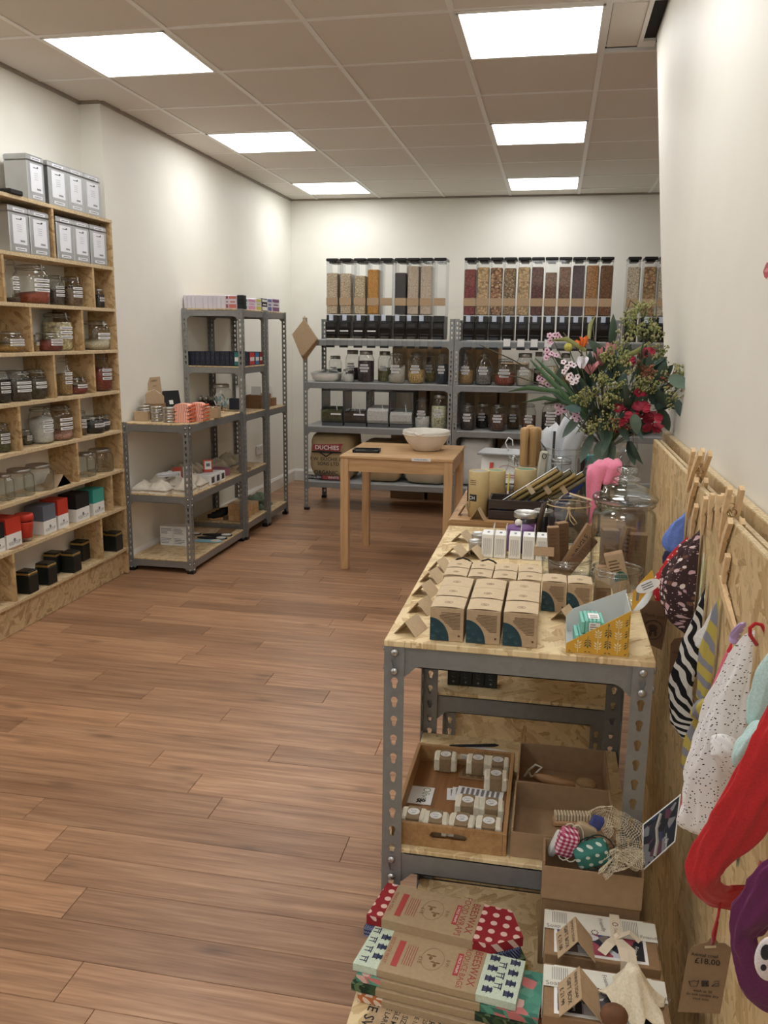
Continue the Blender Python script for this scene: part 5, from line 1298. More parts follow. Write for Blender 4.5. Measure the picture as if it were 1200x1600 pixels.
for r_ in range(2):
    for c_ in range(6 if r_ == 0 else 4):
        loc = (2.090+c_*0.0492, -1.975+r_*0.060, TOPZ); words = 'kraft tea box in the rear block, %s row, %s from the left' % (('front', 'back')[r_], ('first', 'second', 'third', 'fourth', 'fifth', 'sixth')[c_])
        copy_thing(tea, loc, 0, words).scale = (0.79, 0.88, 0.98)
# folded flaps standing up behind the rear block
for j, x in enumerate((2.09, 2.145)):
    m = MB(); m.tube([(x-0.024+0.012*k, -1.82, TOPZ+0.045+0.0135*math.sin(PI*k/4)) for k in range(5)], 0.002, 6); t = thing('hair_tie', 'dark curved band peeping up behind the tea boxes, %s' % ('left', 'right')[j], 'band', (0, 0, 0)); m.tube([(x-0.024, -1.82, TOPZ+0.001), (x-0.024, -1.82, TOPZ+0.045)], 0.002, 6); m.tube([(x+0.024, -1.82, TOPZ+0.001), (x+0.024, -1.82, TOPZ+0.045)], 0.002, 6); m.build('band', BLACKM, t, True)

def tent(label, loc, rz, L=0.07, w=0.04, h=0.026, mt=KRAFT, lines=None, spread=0.024, group='kraft price tents'):
    """folded card; ridge along local X"""
    t = thing('price_tent', label, 'sign', loc, rz, group); m = MB(); th = 0.0012
    m.prism([(-spread, 0), (-spread+th, 0), (0, h-th*1.4), (spread-th, 0), (spread, 0), (0, h)], -L/2, L/2, 'X'); m.build('card', mt, t)
    if lines:
        q = MB(); ang = math.atan2(h, spread); n = len(lines); sl = math.hypot(h, spread)
        for i, s in enumerate(lines):
            f = (i+0.6)/(n+0.2); y = -spread*(f)*1.0; z = h*(1-f)
            q.text(s, min(sl/(n+0.6)*0.9, L*1.55/max(4, len(s))), Matrix.Translation((0, y-0.0006, z+0.0004)) @ Matrix.Rotation(ang, 4, 'X'))
        q.build('handwriting', INK, t)
    return t
for j, (px, py, rz, words) in enumerate(((642, 986, -1.15, 'nearest the front corner'), (660, 955, -1.2, 'second along the left edge'), (665, 928, -1.2, 'third along the left edge'), (676, 907, -1.2, 'fourth along the left edge'), (688, 890, -1.2, 'fifth along the left edge'),
                                     (713, 868, -1.05, 'sixth, left of the white boxes'), (724, 845, -1.05, 'seventh, beside the far left edge'), (741, 870, -1.0, 'eighth, against the white boxes'))):
    p = onz(px, py, TOPZ)
    tent('folded kraft price card on the display table, %s' % words, (min(p[0], 2.049) if j < 5 else p[0], p[1], TOPZ), -PI/2-0.25, 0.05 if j else 0.056, 0.03, 0.026, KRAFTL, ['CARD', '£5.50'] if j not in (0,) else None, 0.022 if j < 5 else 0.026)
p = onz(882, 968, TOPZ); tent('folded kraft price card right of the tea boxes, by the yellow display box', (p[0]+0.0, p[1]+0.005, TOPZ), -0.35-PI/2, 0.045, 0.03, 0.024, KRAFTL, ['SOAP', '£3.00'], 0.020)

# white cartons with raised side flaps
wb = None
for j, (a, b, yb) in enumerate(((753, 771, 868), (773, 790, 870), (794, 815, 874), (817, 835, 877), (838, 857, 880), (861, 880, 882))):
    x0, x1 = ony(a, 850, -1.58)[0], ony(b, 850, -1.58)[0]; w = 0.0285; loc = ((x0+x1)/2, -1.585, TOPZ); words = 'white carton with one raised flap, %s from the left' % ('first', 'second', 'third', 'fourth', 'fifth', 'sixth')[j]
    if wb is None:
        wb = thing('white_carton', words, 'box', loc, 0, 'white cartons in a row'); h = 0.058
        MB().cbox(-w/2, w/2, 0, 0.055, 0, h, 0.0008).build('carton', WHITE, wb)
        m = MB(); m.cbox(w/2-0.0015, w/2-0.0005, 0.004, 0.05, h+0.0002, h+0.02, 0.0003, 0, Matrix.Rotation(0.0, 4, 'Y')); m.build('side_flap', WHITE, wb)
        m = MB()
        for i in range(9): m.box(-w*0.36+i*w*0.082, -w*0.36+i*w*0.082+0.0006, -0.0004, 0.0002, 0.006+0.002*(i % 3), 0.048)
        m.box(-0.003, 0.003, 0.02, 0.035, h, h+0.0004); m.build('print', GREYINK, wb)
    else: copy_thing(wb, loc, 0, words)
# lidded jars and tins behind the white cartons
PURPLE = mat('purple_label', (104, 62, 122), 0.5, var=0.05)
def tin_jar(label, px, py, Y, r, h, body, lidh=0.014, name='metal_lid_jar'):
    x = ony(px, py, Y)[0]; t = thing(name, label, 'jar', (x, Y, TOPZ))
    MB().lathe([(r*0.92, 0), (r, 0.004), (r, h-lidh), (r*0.94, h-lidh+0.002)], 22).build('glass', body, t, True)
    MB().lathe([(r*1.03, h-lidh), (r*1.05, h-lidh+0.001), (r*1.05, h-0.002), (r*0.98, h), (r*0.9, h-0.001), (r*0.2, h-0.0012)], 26).build('lid', SILVER, t, True)
    return t
DKJ = mat('dark_jar', (40, 34, 42), 0.15)
t = tin_jar('dark jar with a silver screw lid behind the white cartons', 822, 800, -1.40, 0.030, 0.082, DKJ); MB().lathe([(0.0305, 0.012), (0.0305, 0.055)], 22, cap0=False, cap1=False).build('label', PURPLE, t, True)
t = tin_jar('second dark jar with a silver screw lid, half hidden by the wooden sticks', 849, 800, -1.33, 0.026, 0.075, DKJ)
t = tin_jar('low silver tin beside the folded cards, nearer', 752, 860, -1.63, 0.018, 0.032, SILVER, 0.012); t.location.x = 2.095; t.location.y = -1.545
t = tin_jar('low silver tin beside the folded cards, farther', 752, 828, -1.47, 0.021, 0.034, SILVER, 0.012); t.location.x = 2.098; t.location.y = -1.47
x = ony(812, 825, -1.50)[0]; t = thing('bath_bomb', 'purple disc with a pale round sweet-like bomb on top, behind the white cartons', 'soap', (x, -1.492, TOPZ)); MB().lathe([(0.034, 0), (0.036, 0.004), (0.036, 0.058), (0.03, 0.062)], 24).build('tub', PURPLE, t, True); b = MB(); b.ball((-0.004, 0, 0.071), 0.0095, 0, 12, 8); b.build('ball', CREAM, t, True)

# glass bowl of dark brown boxes
BRBOX = mat('brown_card', (110, 82, 58), 0.75, var=0.1, vscale=100); BRBOX2 = mat('brown_card_light', (150, 118, 86), 0.75, var=0.08, vscale=100)
def glass_tub(label, loc, r, h, rim=True, name='glass_tub'):
    t = thing(name, label, 'jar', loc); MB().lathe([(r*0.82, 0), (r*0.94, h*0.03), (r, h*0.15), (r, h*0.86), (r*0.93, h*0.93), (r*0.95, h*0.96)], 32, cap1=False).build('glass', GLASSK, t, True)
    m = MB(); m.tube([(r*0.96*math.cos(k*PI/16), r*0.96*math.sin(k*PI/16), h*0.97) for k in range(32)], r*0.04, 6, closed=True); m.tube([(r*1.0*math.cos(k*PI/16), r*1.0*math.sin(k*PI/16), h*0.86) for k in range(32)], r*0.02, 5, closed=True); m.build('rim', GLASSK, t, True)
    return t
def stick_box(label, p, rz, tilt, lean, w, d, h, m=BRBOX, txt=None, group='slim brown boxes'):
    t = thing('slim_box', label, 'box', p, 0, group); t.rotation_euler = Euler((tilt, lean, rz))
    MB().cbox(-w/2, w/2, -d/2, d/2, 0, h, 0.0006).build('carton', m, t)
    MB().cbox(-w/2+0.0005, w/2-0.0005, -d/2+0.0005, d/2-0.0005, h, h+0.001, 0.0003).build('lid_flap', BRBOX2, t)
    q = MB()
    if txt:
        q.text(txt, min(w*0.62, h*1.3/len(txt)), FM(0, -d/2-0.0004, h*0.6, 0, 0, PI/2)); q.lathe([(w*0.22, 0), (w*0.22, 0.0005)], 10, 0, FM(0, -d/2-0.0001, h*0.25))
    else: print_lines(q, -w*0.36, w*0.36, h*0.5, h*0.9, 5, -d/2-0.0004, 0, 3)
    q.build('print', INK if txt else BRINK, t); return t
bx, by = ony(885, 890, -1.72)[0], -1.705
glass_tub('low glass bowl holding slim dark brown boxes behind the tea boxes', (bx, by, TOPZ), 0.056, 0.045)
stick_box('upright slim brown box at the left of the glass bowl', (bx-0.026, by-0.012, TOPZ+0.007), 0.1, 0.0, -0.08, 0.026, 0.02, 0.108)
stick_box('upright slim brown box behind the left one in the glass bowl', (bx-0.010, by+0.022, TOPZ+0.007), 0.5, 0.0, -0.06, 0.026, 0.02, 0.112)
stick_box('slim brown box leaning right in the glass bowl', (bx-0.005, by-0.018, TOPZ+0.007), 0.1, 0.0, 0.62, 0.02, 0.018, 0.105)
stick_box('slim brown box with bear stamp lettering, leaning far right in the bowl', (bx-0.008, by-0.002, TOPZ+0.007), 0.1, 0.0, 0.50, 0.028, 0.02, 0.125, BRBOX2, 'JUNGLE')
tag(MB().cbox(-0.022, 0.022, -0.018, 0.018, 0, 0.0012, 0.0003, 0, Matrix.Rotation(0.35, 4, 'X')).build('price_card', KRAFTD, loc=(bx-0.052, by-0.052, TOPZ+0.066)), 'small kraft card with a red stamp lying over the tea boxes before the glass bowl', 'card')

# big lidded jar, open jar with boxes, jar with twine
def cookie_jar(label, loc, r, h):
    t = thing('cookie_jar', label, 'jar', loc)
    b = h*0.80
    MB().lathe([(r*0.93, 0), (r*0.99, h*0.01), (r, h*0.04), (r, b*0.82), (r*0.96, b*0.88), (r*0.86, b*0.92), (r*0.86, b*0.945), (r*0.95, b*0.965), (r*0.97, b*0.985), (r*0.93, b)], 40, cap1=False).build('glass', GLASSK, t, True)
    MB().lathe([(r*0.90, b+0.001), (r*1.02, b+0.004), (r*1.04, b+0.010), (r*0.98, b+0.016), (r*0.80, b+0.021), (r*0.74, b+0.024), (r*0.70, b+0.031), (r*0.55, b+0.037), (r*0.34, b+0.041), (r*0.30, b+0.045), (r*0.42, b+0.048), (r*0.44, b+0.052), (r*0.36, b+0.056), (r*0.22, b+0.058), (r*0.20, b+0.062),
               (r*0.30, b+0.066), (r*0.33, b+0.071), (r*0.30, b+0.076), (r*0.18, b+0.079), (0.002, b+0.079)], 40, cap1=False).build('lid', GLASSK, t, True)
    return t
jp = (2.432, -1.722, TOPZ)
cookie_jar('tall glass cookie jar with a domed knob lid holding brown boxes', jp, 0.068, 0.225)
stick_box('tall brown box standing left inside the cookie jar', (jp[0]-0.028, jp[1]-0.01, TOPZ+0.004), 0.1, 0, 0, 0.036, 0.03, 0.115)
stick_box('tall brown box standing right inside the cookie jar', (jp[0]+0.034, jp[1]+0.005, TOPZ+0.004), -0.1, 0, 0, 0.038, 0.03, 0.105)
stick_box('brown box leaning in the middle of the cookie jar', (jp[0]-0.004, jp[1]+0.022, TOPZ+0.004), 0.3, 0.0, 0.2, 0.026, 0.022, 0.115, BRBOX2)
ja = (2.410, -1.905, TOPZ)
glass_tub('open wide glass jar in front of the cookie jar with small kraft boxes', ja, 0.050, 0.082)
t = stick_box('kraft box with a green leaf print sticking out of the open jar', (ja[0]+0.012, ja[1]-0.004, TOPZ+0.030), 0.0, 0.1, -0.28, 0.036, 0.022, 0.085, KRAFT)
m = MB(); k = 8; m.prism([(0.004, 0.03)]+[(0.004+0.013*math.cos(PI*i/k), 0.03+0.02*math.sin(PI*i/k)) for i in range(k+1)], -0.0126, -0.0111, 'Y'); m.build('leaf_print', mat('green_print', (52, 104, 88), 0.6), t)
stick_box('small kraft box at the left inside the open jar', (ja[0]-0.027, ja[1]-0.008, TOPZ+0.040), 0.1, 0, 0, 0.030, 0.022, 0.042, KRAFT)
stick_box('lower kraft box at the left inside the open jar', (ja[0]-0.027, ja[1]-0.008, TOPZ+0.006), 0.15, 0, 0, 0.030, 0.024, 0.032, BRBOX2)
stick_box('kraft box standing at the right inside the open jar', (ja[0]+0.022, ja[1]+0.006, TOPZ+0.006), -0.1, 0.0, 0.0, 0.034, 0.024, 0.030, KRAFT) if False else None
jm = (ony(888, 800, -1.36)[0], -1.36, TOPZ)
t = glass_tub('squat clear jar of dark nuts tied with twine around its neck', jm, 0.056, 0.115); MB().lathe([(0.044, 0.004), (0.052, 0.02), (0.052, 0.070), (0.03, 0.074)], 26).build('contents', mat('dark_contents', (46, 36, 34), 0.6, var=0.3, vscale=200), t, True)
m = MB(); m.tube([(0.058*math.cos(k*PI/12), 0.058*math.sin(k*PI/12), 0.100) for k in range(24)], 0.0017, 6, closed=True)
m.tube([(0, -0.059, 0.10), (0.004, -0.064, 0.085), (0.016, -0.064, 0.070), (0.022, -0.063, 0.062), (0.014, -0.063, 0.058), (0.004, -0.063, 0.070), (0.0, -0.063, 0.098)], 0.0015, 6); m.tube([(0, -0.062, 0.10), (-0.004, -0.064, 0.08), (-0.008, -0.063, 0.064)], 0.0017, 6); m.ball((0, -0.062, 0.10), 0.005, 0); m.build('twine_bow', TWINE, t, True)
tag(MB().cbox(-0.03, 0.03, -0.012, 0.012, 0, 0.001, 0.0003, 0, Matrix.Rotation(0.25, 4, 'Y')).build('paper_tag', KRAFTL, loc=(jm[0]+0.028, jm[1]-0.03, TOPZ+0.126)), 'pale paper tag lying on the rim of the twine-tied jar', 'tag')
for j, dx in enumerate((-0.066, -0.060)):
    t = thing('wooden_spatula', 'dark wooden stick leaning against the twine-tied jar, %s' % ('front', 'rear')[j], 'stick', (jm[0]+dx-0.022, jm[1]-0.05+0.03*j, TOPZ)); m = MB(); m.tube([(0, 0, 0.0045), (0.012, 0.005, 0.06), (0.022, 0.008, 0.105)], 0.0045, 8); m.build('handle', mat('dark_stick', (72, 56, 44), 0.7), t, True)

# yellow display box with leaf pattern and teal soap packs
def yellow_box():
    x0, x1, yf, yb = 2.309, 2.413, -2.192, -2.085
    t = thing('display_box', 'yellow card display box with printed leaf sprigs and a sloping top', 'box', (x0, yf, TOPZ)); W, D = x1-x0, yb-yf
    YEL = mat('ochre_card', (214, 164, 56), 0.55, var=0.03); GRY = mat('grey_card', (206, 208, 206), 0.6, var=0.03); th = 0.0012
    side = [(0, 0), (W, 0), (W, 0.082), (0, 0.016)]
    MB().prism(side, 0, th, 'Y').build('front_panel', YEL, t)
    MB().prism([(0, 0), (W, 0), (W, 0.088), (0.012, 0.045), (0, 0.030)], D-th, D, 'Y').build('back_panel', GRY, t)
    m = MB(); m.box(0, th, th, D-th, 0, 0.016); m.box(W-th, W, th, D-th, 0, 0.082); m.box(th, W-th, th, D-th, 0, th); m.build('end_panel', GRY, t)
    # leaf sprigs
    LW = mat('sprig_cream', (240, 226, 180), 0.6); LG = mat('sprig_green', (72, 88, 64), 0.6); a = MB(); b = MB()
    def sprig(m, cx, cz, s, up):
        u = 1 if up else -1
        def ok(x, z): return 0.001 < x < W-0.001 and 0.001 < z < 0.014+0.066*x/W
        def leaf(ax, az, ang, L):
            dx, dz = math.sin(ang), math.cos(ang)*u; w = L*0.34
            pts = [(ax, az), (ax+dx*L*0.5-dz*w*0.5, az+dz*L*0.5+dx*w*0.5), (ax+dx*L, az+dz*L), (ax+dx*L*0.5+dz*w*0.5, az+dz*L*0.5-dx*w*0.5)]
            if all(ok(*p) for p in pts): m.raw([(p[0], -0.0005, p[1]) for p in pts], [(0, 1, 2, 3)])
        leaf(cx, cz+u*s*0.45, 0, s*0.6)
        for sg in (-1, 1):
            leaf(cx+sg*s*0.06, cz+u*s*0.35, sg*0.75, s*0.62); leaf(cx+sg*s*0.05, cz+u*s*0.05, sg*0.95, s*0.58); leaf(cx+sg*s*0.04, cz-u*s*0.2, sg*1.15, s*0.45)
        st = [(cx-0.0004, cz-u*s*0.75), (cx+0.0004, cz-u*s*0.75), (cx+0.0004, cz+u*s*0.5), (cx-0.0004, cz+u*s*0.5)]
        if all(ok(*p) for p in st): m.raw([(p[0], -0.0004, p[1]) for p in st], [(0, 1, 2, 3)])
    for i in range(7):
        for k in range(5):
            x = 0.003+i*0.0165; z = 0.002+k*0.0205+(0.0100 if i % 2 else 0)
            if i % 2: sprig(a, x, z, 0.013, True)
            else: sprig(b, x, z, 0.013, False)
    a.build('cream_sprigs', LW, t)['kind'] = 'stuff'; b.build('green_sprigs', LG, t)['kind'] = 'stuff'
    # curled paper label leaning out of the top right
    # printed flap bent out of the top right, with a curled end strip and an oval sticker
    m = MB(); m.prism([(W+0.0005, 0.083), (W+0.003, 0.082), (W+0.034, 0.134), (W+0.029, 0.155), (W+0.0125, 0.134), (W+0.0005, 0.112)], 0.004, 0.0052, 'Y'); m.build('flap', YEL, t)
    m = MB(); vs = []
    for k in range(9):
        a = PI*0.5*k/8; vs += [(W+0.003+0.031*math.sin(a), 0.0053, 0.081+0.053*(1-math.cos(a))), (W+0.003+0.031*math.sin(a), 0.05, 0.081+0.053*(1-math.cos(a)))]
    m.raw(vs, [(2*k, 2*k+2, 2*k+3, 2*k+1) for k in range(8)]); o = m.build('curled_strip', GRY, t, True); mod_solid(o, 0.001)
    m = MB(); m.lathe([(0.021, 0), (0.021, 0.0008)], 28, 0, Matrix.Translation((W+0.024, 0.003, 0.127)) @ Matrix.Rotation(-0.5, 4, 'Y') @ Matrix.Scale(0.48, 4, (0, 0, 1)) @ Matrix.Rotation(PI/2, 4, 'X')); m.build('sticker', WHITE, t)
    q = MB(); q.box(W+0.0065, W+0.0105, 0.0034, 0.004, 0.100, 0.116)
    for k in range(3): q.box(-0.010, 0.008, -0.0004, 0.0002, -0.004+0.004*k, -0.0025+0.004*k, 0, Matrix.Translation((W+0.024, 0.002, 0.127)) @ Matrix.Rotation(-0.5, 4, 'Y'))
    q.build('print', GREYINK, t)
    TEAL = mat('mint_pack', (130, 200, 186), 0.5, var=0.05)
    for j, (dx, dz, w, words) in enumerate(((0.022, 0.0025, 0.044, 'lower mint wrapped soap in the yellow display box'), (0.029, 0.0285, 0.040, 'upper mint wrapped soap in the yellow display box'))):
        s = thing('wrapped_soap', words, 'soap', (x0+dx+0.014, yf+0.05, TOPZ+dz), 0.05, 'mint wrapped soaps'); m = MB()
        for i in range(6): m.cbox(-w/2+w*i/6, -w/2+w*(i+1)/6-0.0006, -0.028, 0.028, 0.0, 0.024-0.002*(i in (0, 5)), 0.0015)
        m.build('wrapper', TEAL, s); q = MB(); q.box(-w*0.18, w*0.30, -0.0285, -0.028, 0.005, 0.02); q.box(-w*0.18, w*0.30, -0.018, 0.012, 0.0242, 0.0247); q.build('label', WHITE, s)
        q = MB(); print_lines(q, -w*0.12, w*0.24, 0.006, 0.019, 3, -0.029); q.box(-w*0.10, w*0.22, -0.012, -0.010, 0.0249, 0.0252); q.box(-w*0.10, w*0.22, -0.004, -0.002, 0.0249, 0.0252); q.build('print', GREYINK, s)
yellow_box()

# four black cartons on the inner shelf
fb = None
for j in range(4):
    loc = (2.060+j*0.0305, -1.640, 0.602); words = 'small black printed carton on the inner shelf, %s from the left' % ('first', 'second', 'third', 'fourth')[j]
    if fb is None:
        fb = thing('black_carton', words, 'box', loc, 0, 'black cartons on the inner shelf'); MB().cbox(-0.0148, 0.0148, -0.015, 0.015, 0, 0.056, 0.0008).build('carton', mat('black_green_card', (34, 38, 36), 0.5), fb)
        q = MB(); q.text('friendly', 0.0075, FM(0, -0.0154, 0.047)); q.tube([(0.004*math.cos(k*PI/5), -0.0152, 0.033+0.004*math.sin(k*PI/5)) for k in range(9)], 0.0003, 3); q.box(-0.003, 0.004, -0.0154, -0.015, 0.021, 0.022); q.box(-0.004, -0.003, -0.0154, -0.015, 0.021, 0.025); q.lathe([(0.003, 0), (0.003, 0.0004)], 6, 0, FM(0, -0.0151, 0.010)); q.build('lettering', GREYINK, fb)
    else: copy_thing(fb, loc, 0, words)

# ------------------------------------------------------------------ things on the slab counter
def counter_goods():
    z = CZ
    TUBE = mat('tube_kraft', (200, 178, 130), 0.7, var=0.05, vscale=80)
    def tube(label, x, y, r, h, top=(120, 140, 130)):
        t = thing('card_tube', label, 'tube', (x, y, z), 0, 'card tubes on the counter'); MB().lathe([(r, 0), (r, h-0.002), (r*0.97, h), (r*0.86, h), (r*0.86, h-0.003), (0.001, h-0.003)], 28).build('tube', TUBE, t, True)
        MB().lathe([(r*0.84, h-0.0028), (r*0.84, h-0.002)], 24).build('top_print', mat('tube_top_%d' % top[0], top, 0.6), t); return t
    t = tube('tall kraft card tube with a black square mark on the wooden counter', 2.066, -1.165, 0.030, 0.135, (150, 148, 140))
    q = MB(); arc_patch(q, 0.0304, -PI/2-0.85, -PI/2-0.10, 0.048, 0.068); arc_patch(q, 0.0304, -PI/2-0.9, -PI/2-0.85, 0.025, 0.068); q.build('black_mark', INK, t)
    q = MB(); q.text('CH', 0.014, FM(-0.017, -0.0292, 0.058, -0.42)); q.build('lettering', WHITE, t)
    q = MB()
    for i in range(3): arc_patch(q, 0.0303, -PI/2-0.9, -PI/2-0.2, 0.108-0.006*i, 0.110-0.006*i)
    q.build('small_print', BRINK, t)
    tube('kraft card tube with a green top behind the tall one', 2.106, -1.03, 0.030, 0.118, (110, 142, 110))
    tube('wide kraft card tube with a green round top behind the dark crate', 2.195, -0.995, 0.034, 0.12, (96, 136, 118))
    t = thing('pencil', 'yellow and white pencil standing against the kraft tube', 'pencil', (2.142, -1.06, z)); m = MB(); m.tube([(0, 0, 0.004), (0.001, 0, 0.02)], 0.003, 6, 0, rs=[0.001, 0.003]); m.tube([(0.001, 0, 0.02), (0.004, 0, 0.06)], 0.003, 6, 1); m.tube([(0.004, 0, 0.06), (0.006, 0, 0.115)], 0.003, 6, 2); m.build('shaft', [INK, WHITE, mat('pencil_yellow', (222, 208, 90), 0.5)], t)
    carton('black card box standing at the back left of the counter', (2.032, -0.92, z), 0, 0.04, 0.06, 0.05, BLACKM)
    for j, (x, y, words) in enumerate(((2.036, -1.165, 'left'), (2.072, -1.212, 'right, before the tall tube'))):
        tent('kraft price tent on the wooden counter, %s' % words, (x-0.006 if j == 0 else x, y if j == 0 else -1.213, z), -PI/2-0.2, 0.03, 0.03, 0.034, KRAFT, ['STRAWS'], 0.021)
    # dark crate with bamboo straw packs
    x0, x1, y0, y1 = 2.098, 2.285, -1.205, -1.10; h = 0.058
    t = thing('slatted_crate', 'dark wooden slatted crate holding packs of bamboo straws', 'crate', (x0, y0, z)); W, D = x1-x0, y1-y0
    for (a, b) in ((0.002, 0.026), (0.032, h)):
        MB().cbox(0, W, 0, 0.005, a, b, 0.0008).build('slat', CRATEW, t); MB().cbox(0, W, D-0.005, D, a, b, 0.0008).build('slat', CRATEW, t)
    for x in (0, W-0.006): MB().cbox(x, x+0.006, 0.0052, D-0.0052, 0, h, 0.0008).build('end_board', CRATEW, t)
    MB().cbox(0.006, W-0.006, 0.0052, D-0.0052, 0, 0.004, 0.0005).build('base_board', CRATEW, t)
    STRAW = [mat('straw_olive', (142, 124, 76), 0.55, var=0.12, vscale=120), mat('straw_tan', (170, 146, 92), 0.55, var=0.12, vscale=120), mat('straw_grey', (116, 108, 80), 0.6, var=0.12, vscale=120)]
    NAVYC = mat('navy_backing', (44, 54, 84), 0.5)
    for j in range(3):
        o = thing('straw_pack', 'pack of bamboo straws with navy card leaning in the dark crate, %s' % ('left', 'middle', 'right')[j], 'straws', (x0+0.042+0.047*j, y0+0.045+0.012*j, z+0.034), 0, 'bamboo straw packs')
        ang = R(55); M = Matrix.Rotation(ang, 4, 'Y')
        L = 0.188-0.012*j
        MB().cbox(-0.0145, 0.0145, 0.004, 0.0052, -0.02, L, 0.0003, 0, M).build('backing_card', NAVYC if j != 1 else BLACKM, o)
        m = MB(); m.cbox(-0.0145, 0.0145, -0.0075, 0.0038, -0.02, 0.034, 0.0004, 0, M); m.build('card_sleeve', NAVYC, o)
        q = MB(); q.text('STRAWS', 0.0095, M @ FM(-0.004, -0.0079, 0.008, 0, 0, PI/2)); q.box(-0.0155, -0.0146, -0.007, 0.0052, -0.02, L, 0, M); q.build('white_print', WHITE, o)
        for k in range(4):
            xx, yy = (-0.0072 if k % 2 else 0.0072), (-0.0025 if k < 2 else -0.0005)
            if k < 2: MB().tube([tuple(M @ Vector((xx, yy, 0.02))), tuple(M @ Vector((xx, yy, L+0.006-0.008*k)))], 0.0062, 10).build('straw', STRAW[(j+k) % 3], o, True)
        MB().box(-0.0152, 0.0152, -0.0092, 0.0054, 0.085, 0.099, 0, M).build('paper_band', KRAFTL, o)
    BLUEP = mat('blue_pack', (52, 74, 140), 0.4)
    for j in range(2):
        o = thing('straw_pack', 'blue printed pack standing behind the straws, %s' % ('left', 'right')[j], 'packet', (2.282+0.006*j, -1.065+0.03*j, z), 0, 'blue packs'); M = Matrix.Rotation(R(38), 4, 'Y')
        MB().cbox(-0.012, 0.012, -0.004, 0.004, 0.010, 0.125, 0.0006, 0, M).build('pack', BLUEP if j == 0 else NAVYC, o); MB().box(-0.0125, -0.0115, -0.0045, 0.0045, 0.010, 0.125, 0, M).build('edge_print', WHITE, o)
    # retail scales
    t = thing('kitchen_scale', 'white counter scales with a red stripe and steel tray', 'scales', (2.120, -0.735, z), -0.1)
    MB().prism([(-0.075, 0.0), (0.075, 0.0), (0.075, 0.03), (-0.075, 0.03)], -0.02, 0.10, 'Y').build('base', BLACKM, t)
    m = MB(); m.prism([(-0.02, 0.031), (0.10, 0.031), (0.10, 0.12), (0.015, 0.12)], -0.085, 0.085, 'X'); m.build('body', WHITE, t)
    ang = math.atan2(0.089, 0.035)
    q = MB(); q.box(-0.055, -0.042, -0.0005, 0.0005, 0.008, 0.06, 0, Matrix.Translation((0, -0.0205, 0.04)) @ Matrix.Rotation(-(PI/2-ang), 4, 'X')); q.build('red_stripe', mat('scale_red', (214, 70, 60), 0.5), t)
    q = MB(); M = Matrix.Translation((0.005, -0.0209, 0.045)) @ Matrix.Rotation(-(PI/2-ang), 4, 'X'); q.tube([tuple(M @ Vector((0.026*math.cos(a), 0, 0.036+0.012*math.sin(a)))) for a in (0.3, 0.8, 1.6, 2.2, 2.8, 3.1, 3.8)], 0.0008, 4); q.box(-0.024, 0.03, -0.0003, 0.0003, 0.004, 0.007, 0, M); q.box(-0.024, 0.03, -0.0003, 0.0003, 0.012, 0.016, 0, M); q.build('print', mat('scale_print', (190, 110, 110), 0.5), t)
    m = MB(); m.cbox(-0.095, 0.095, -0.03, 0.11, 0.124, 0.132, 0.002); m.cbox(-0.02, 0.02, 0.02, 0.06, 0.12, 0.124, 0.0005); m.build('tray', STEEL, t)
    m = MB(); m.tube([(0.0, 0.05, 0.132), (-0.012, 0.05, 0.16), (-0.002, 0.05, 0.178), (0.012, 0.05, 0.170), (0.014, 0.05, 0.15)], 0.0022, 6); m.build('cord', WHITE, t, True)
    # bottle jars with bamboo brushes
    jb = (2.198, -0.86, z)
    jar('mason', 0.042, 0.125, 'clear glass jar holding bamboo bottle brushes with round wooden handles', jb, 0, None, 0, 0, name='brush_jar') if False else None
    g = thing('brush_jar', 'clear glass jar with round wooden brush handles standing out of it', 'jar', jb); MB().lathe([(0.038, 0), (0.044, 0.006), (0.044, 0.085), (0.036, 0.10), (0.036, 0.112), (0.040, 0.116)], 24, cap1=False).build('glass', GLASSK, g, True)
    m = MB(); m.tube([(0.039*math.cos(k*PI/10), 0.039*math.sin(k*PI/10), 0.108) for k in range(20)], 0.0028, 6, closed=True); m.build('rim', SILVER, g, True)
    for j, (dx, dy, dz) in enumerate(((-0.020, -0.010, 0), (0.002, 0.017, 0.006), (0.019, -0.008, 0.002), (0.031, 0.012, 0.0))):
        o = thing('bamboo_brush', 'round bamboo handle standing in the brush jar, %s' % ('left', 'back middle', 'front right', 'far right')[j], 'brush', (jb[0]+dx*0.75, jb[1]+dy*0.75, z+0.004), 0, 'bamboo brushes in the jar')
        MB().lathe([(0.012, 0.0), (0.012, 0.10), (0.0135, 0.104), (0.0135, 0.19+dz), (0.0148, 0.194+dz), (0.0148, 0.222+dz), (0.012, 0.228+dz), (0.005, 0.230+dz)], 18).build('handle', BAMBOO, o, True)
    o = jar('bottle', 0.026, 0.15, 'slim clear bottle with a wire clasp left of the brush jar', (2.152, -0.93, z), 0.3, mat('brown_liquid', (92, 72, 54), 0.3), 0.35, 0, tilt=0, name='clip_bottle', cat='bottle')
    o = jar('bottle', 0.050, 0.165, 'wide clear swing bottle lying behind the straws beside the tissue jar', (2.300, -1.03, z), 0, None, 0, 0, name='round_bottle', cat='bottle')
    t = thing('net_brush', 'pale cloth-wrapped brush leaning left of the tissue jar', 'brush', (2.232, -0.93, z)); m = MB(); m.cbox(-0.014, 0.014, -0.008, 0.008, 0.002, 0.17, 0.006, 0, Matrix.Rotation(0.10, 4, 'Y')); m.build('head', fabric('pale_linen', (198, 194, 178)), t); m = MB(); m.tube([(0.016+0.006*math.cos(k*PI/6), -0.009, 0.153+0.008*math.sin(k*PI/6)) for k in range(12)], 0.0012, 5, closed=True); m.build('ring', INK, t)
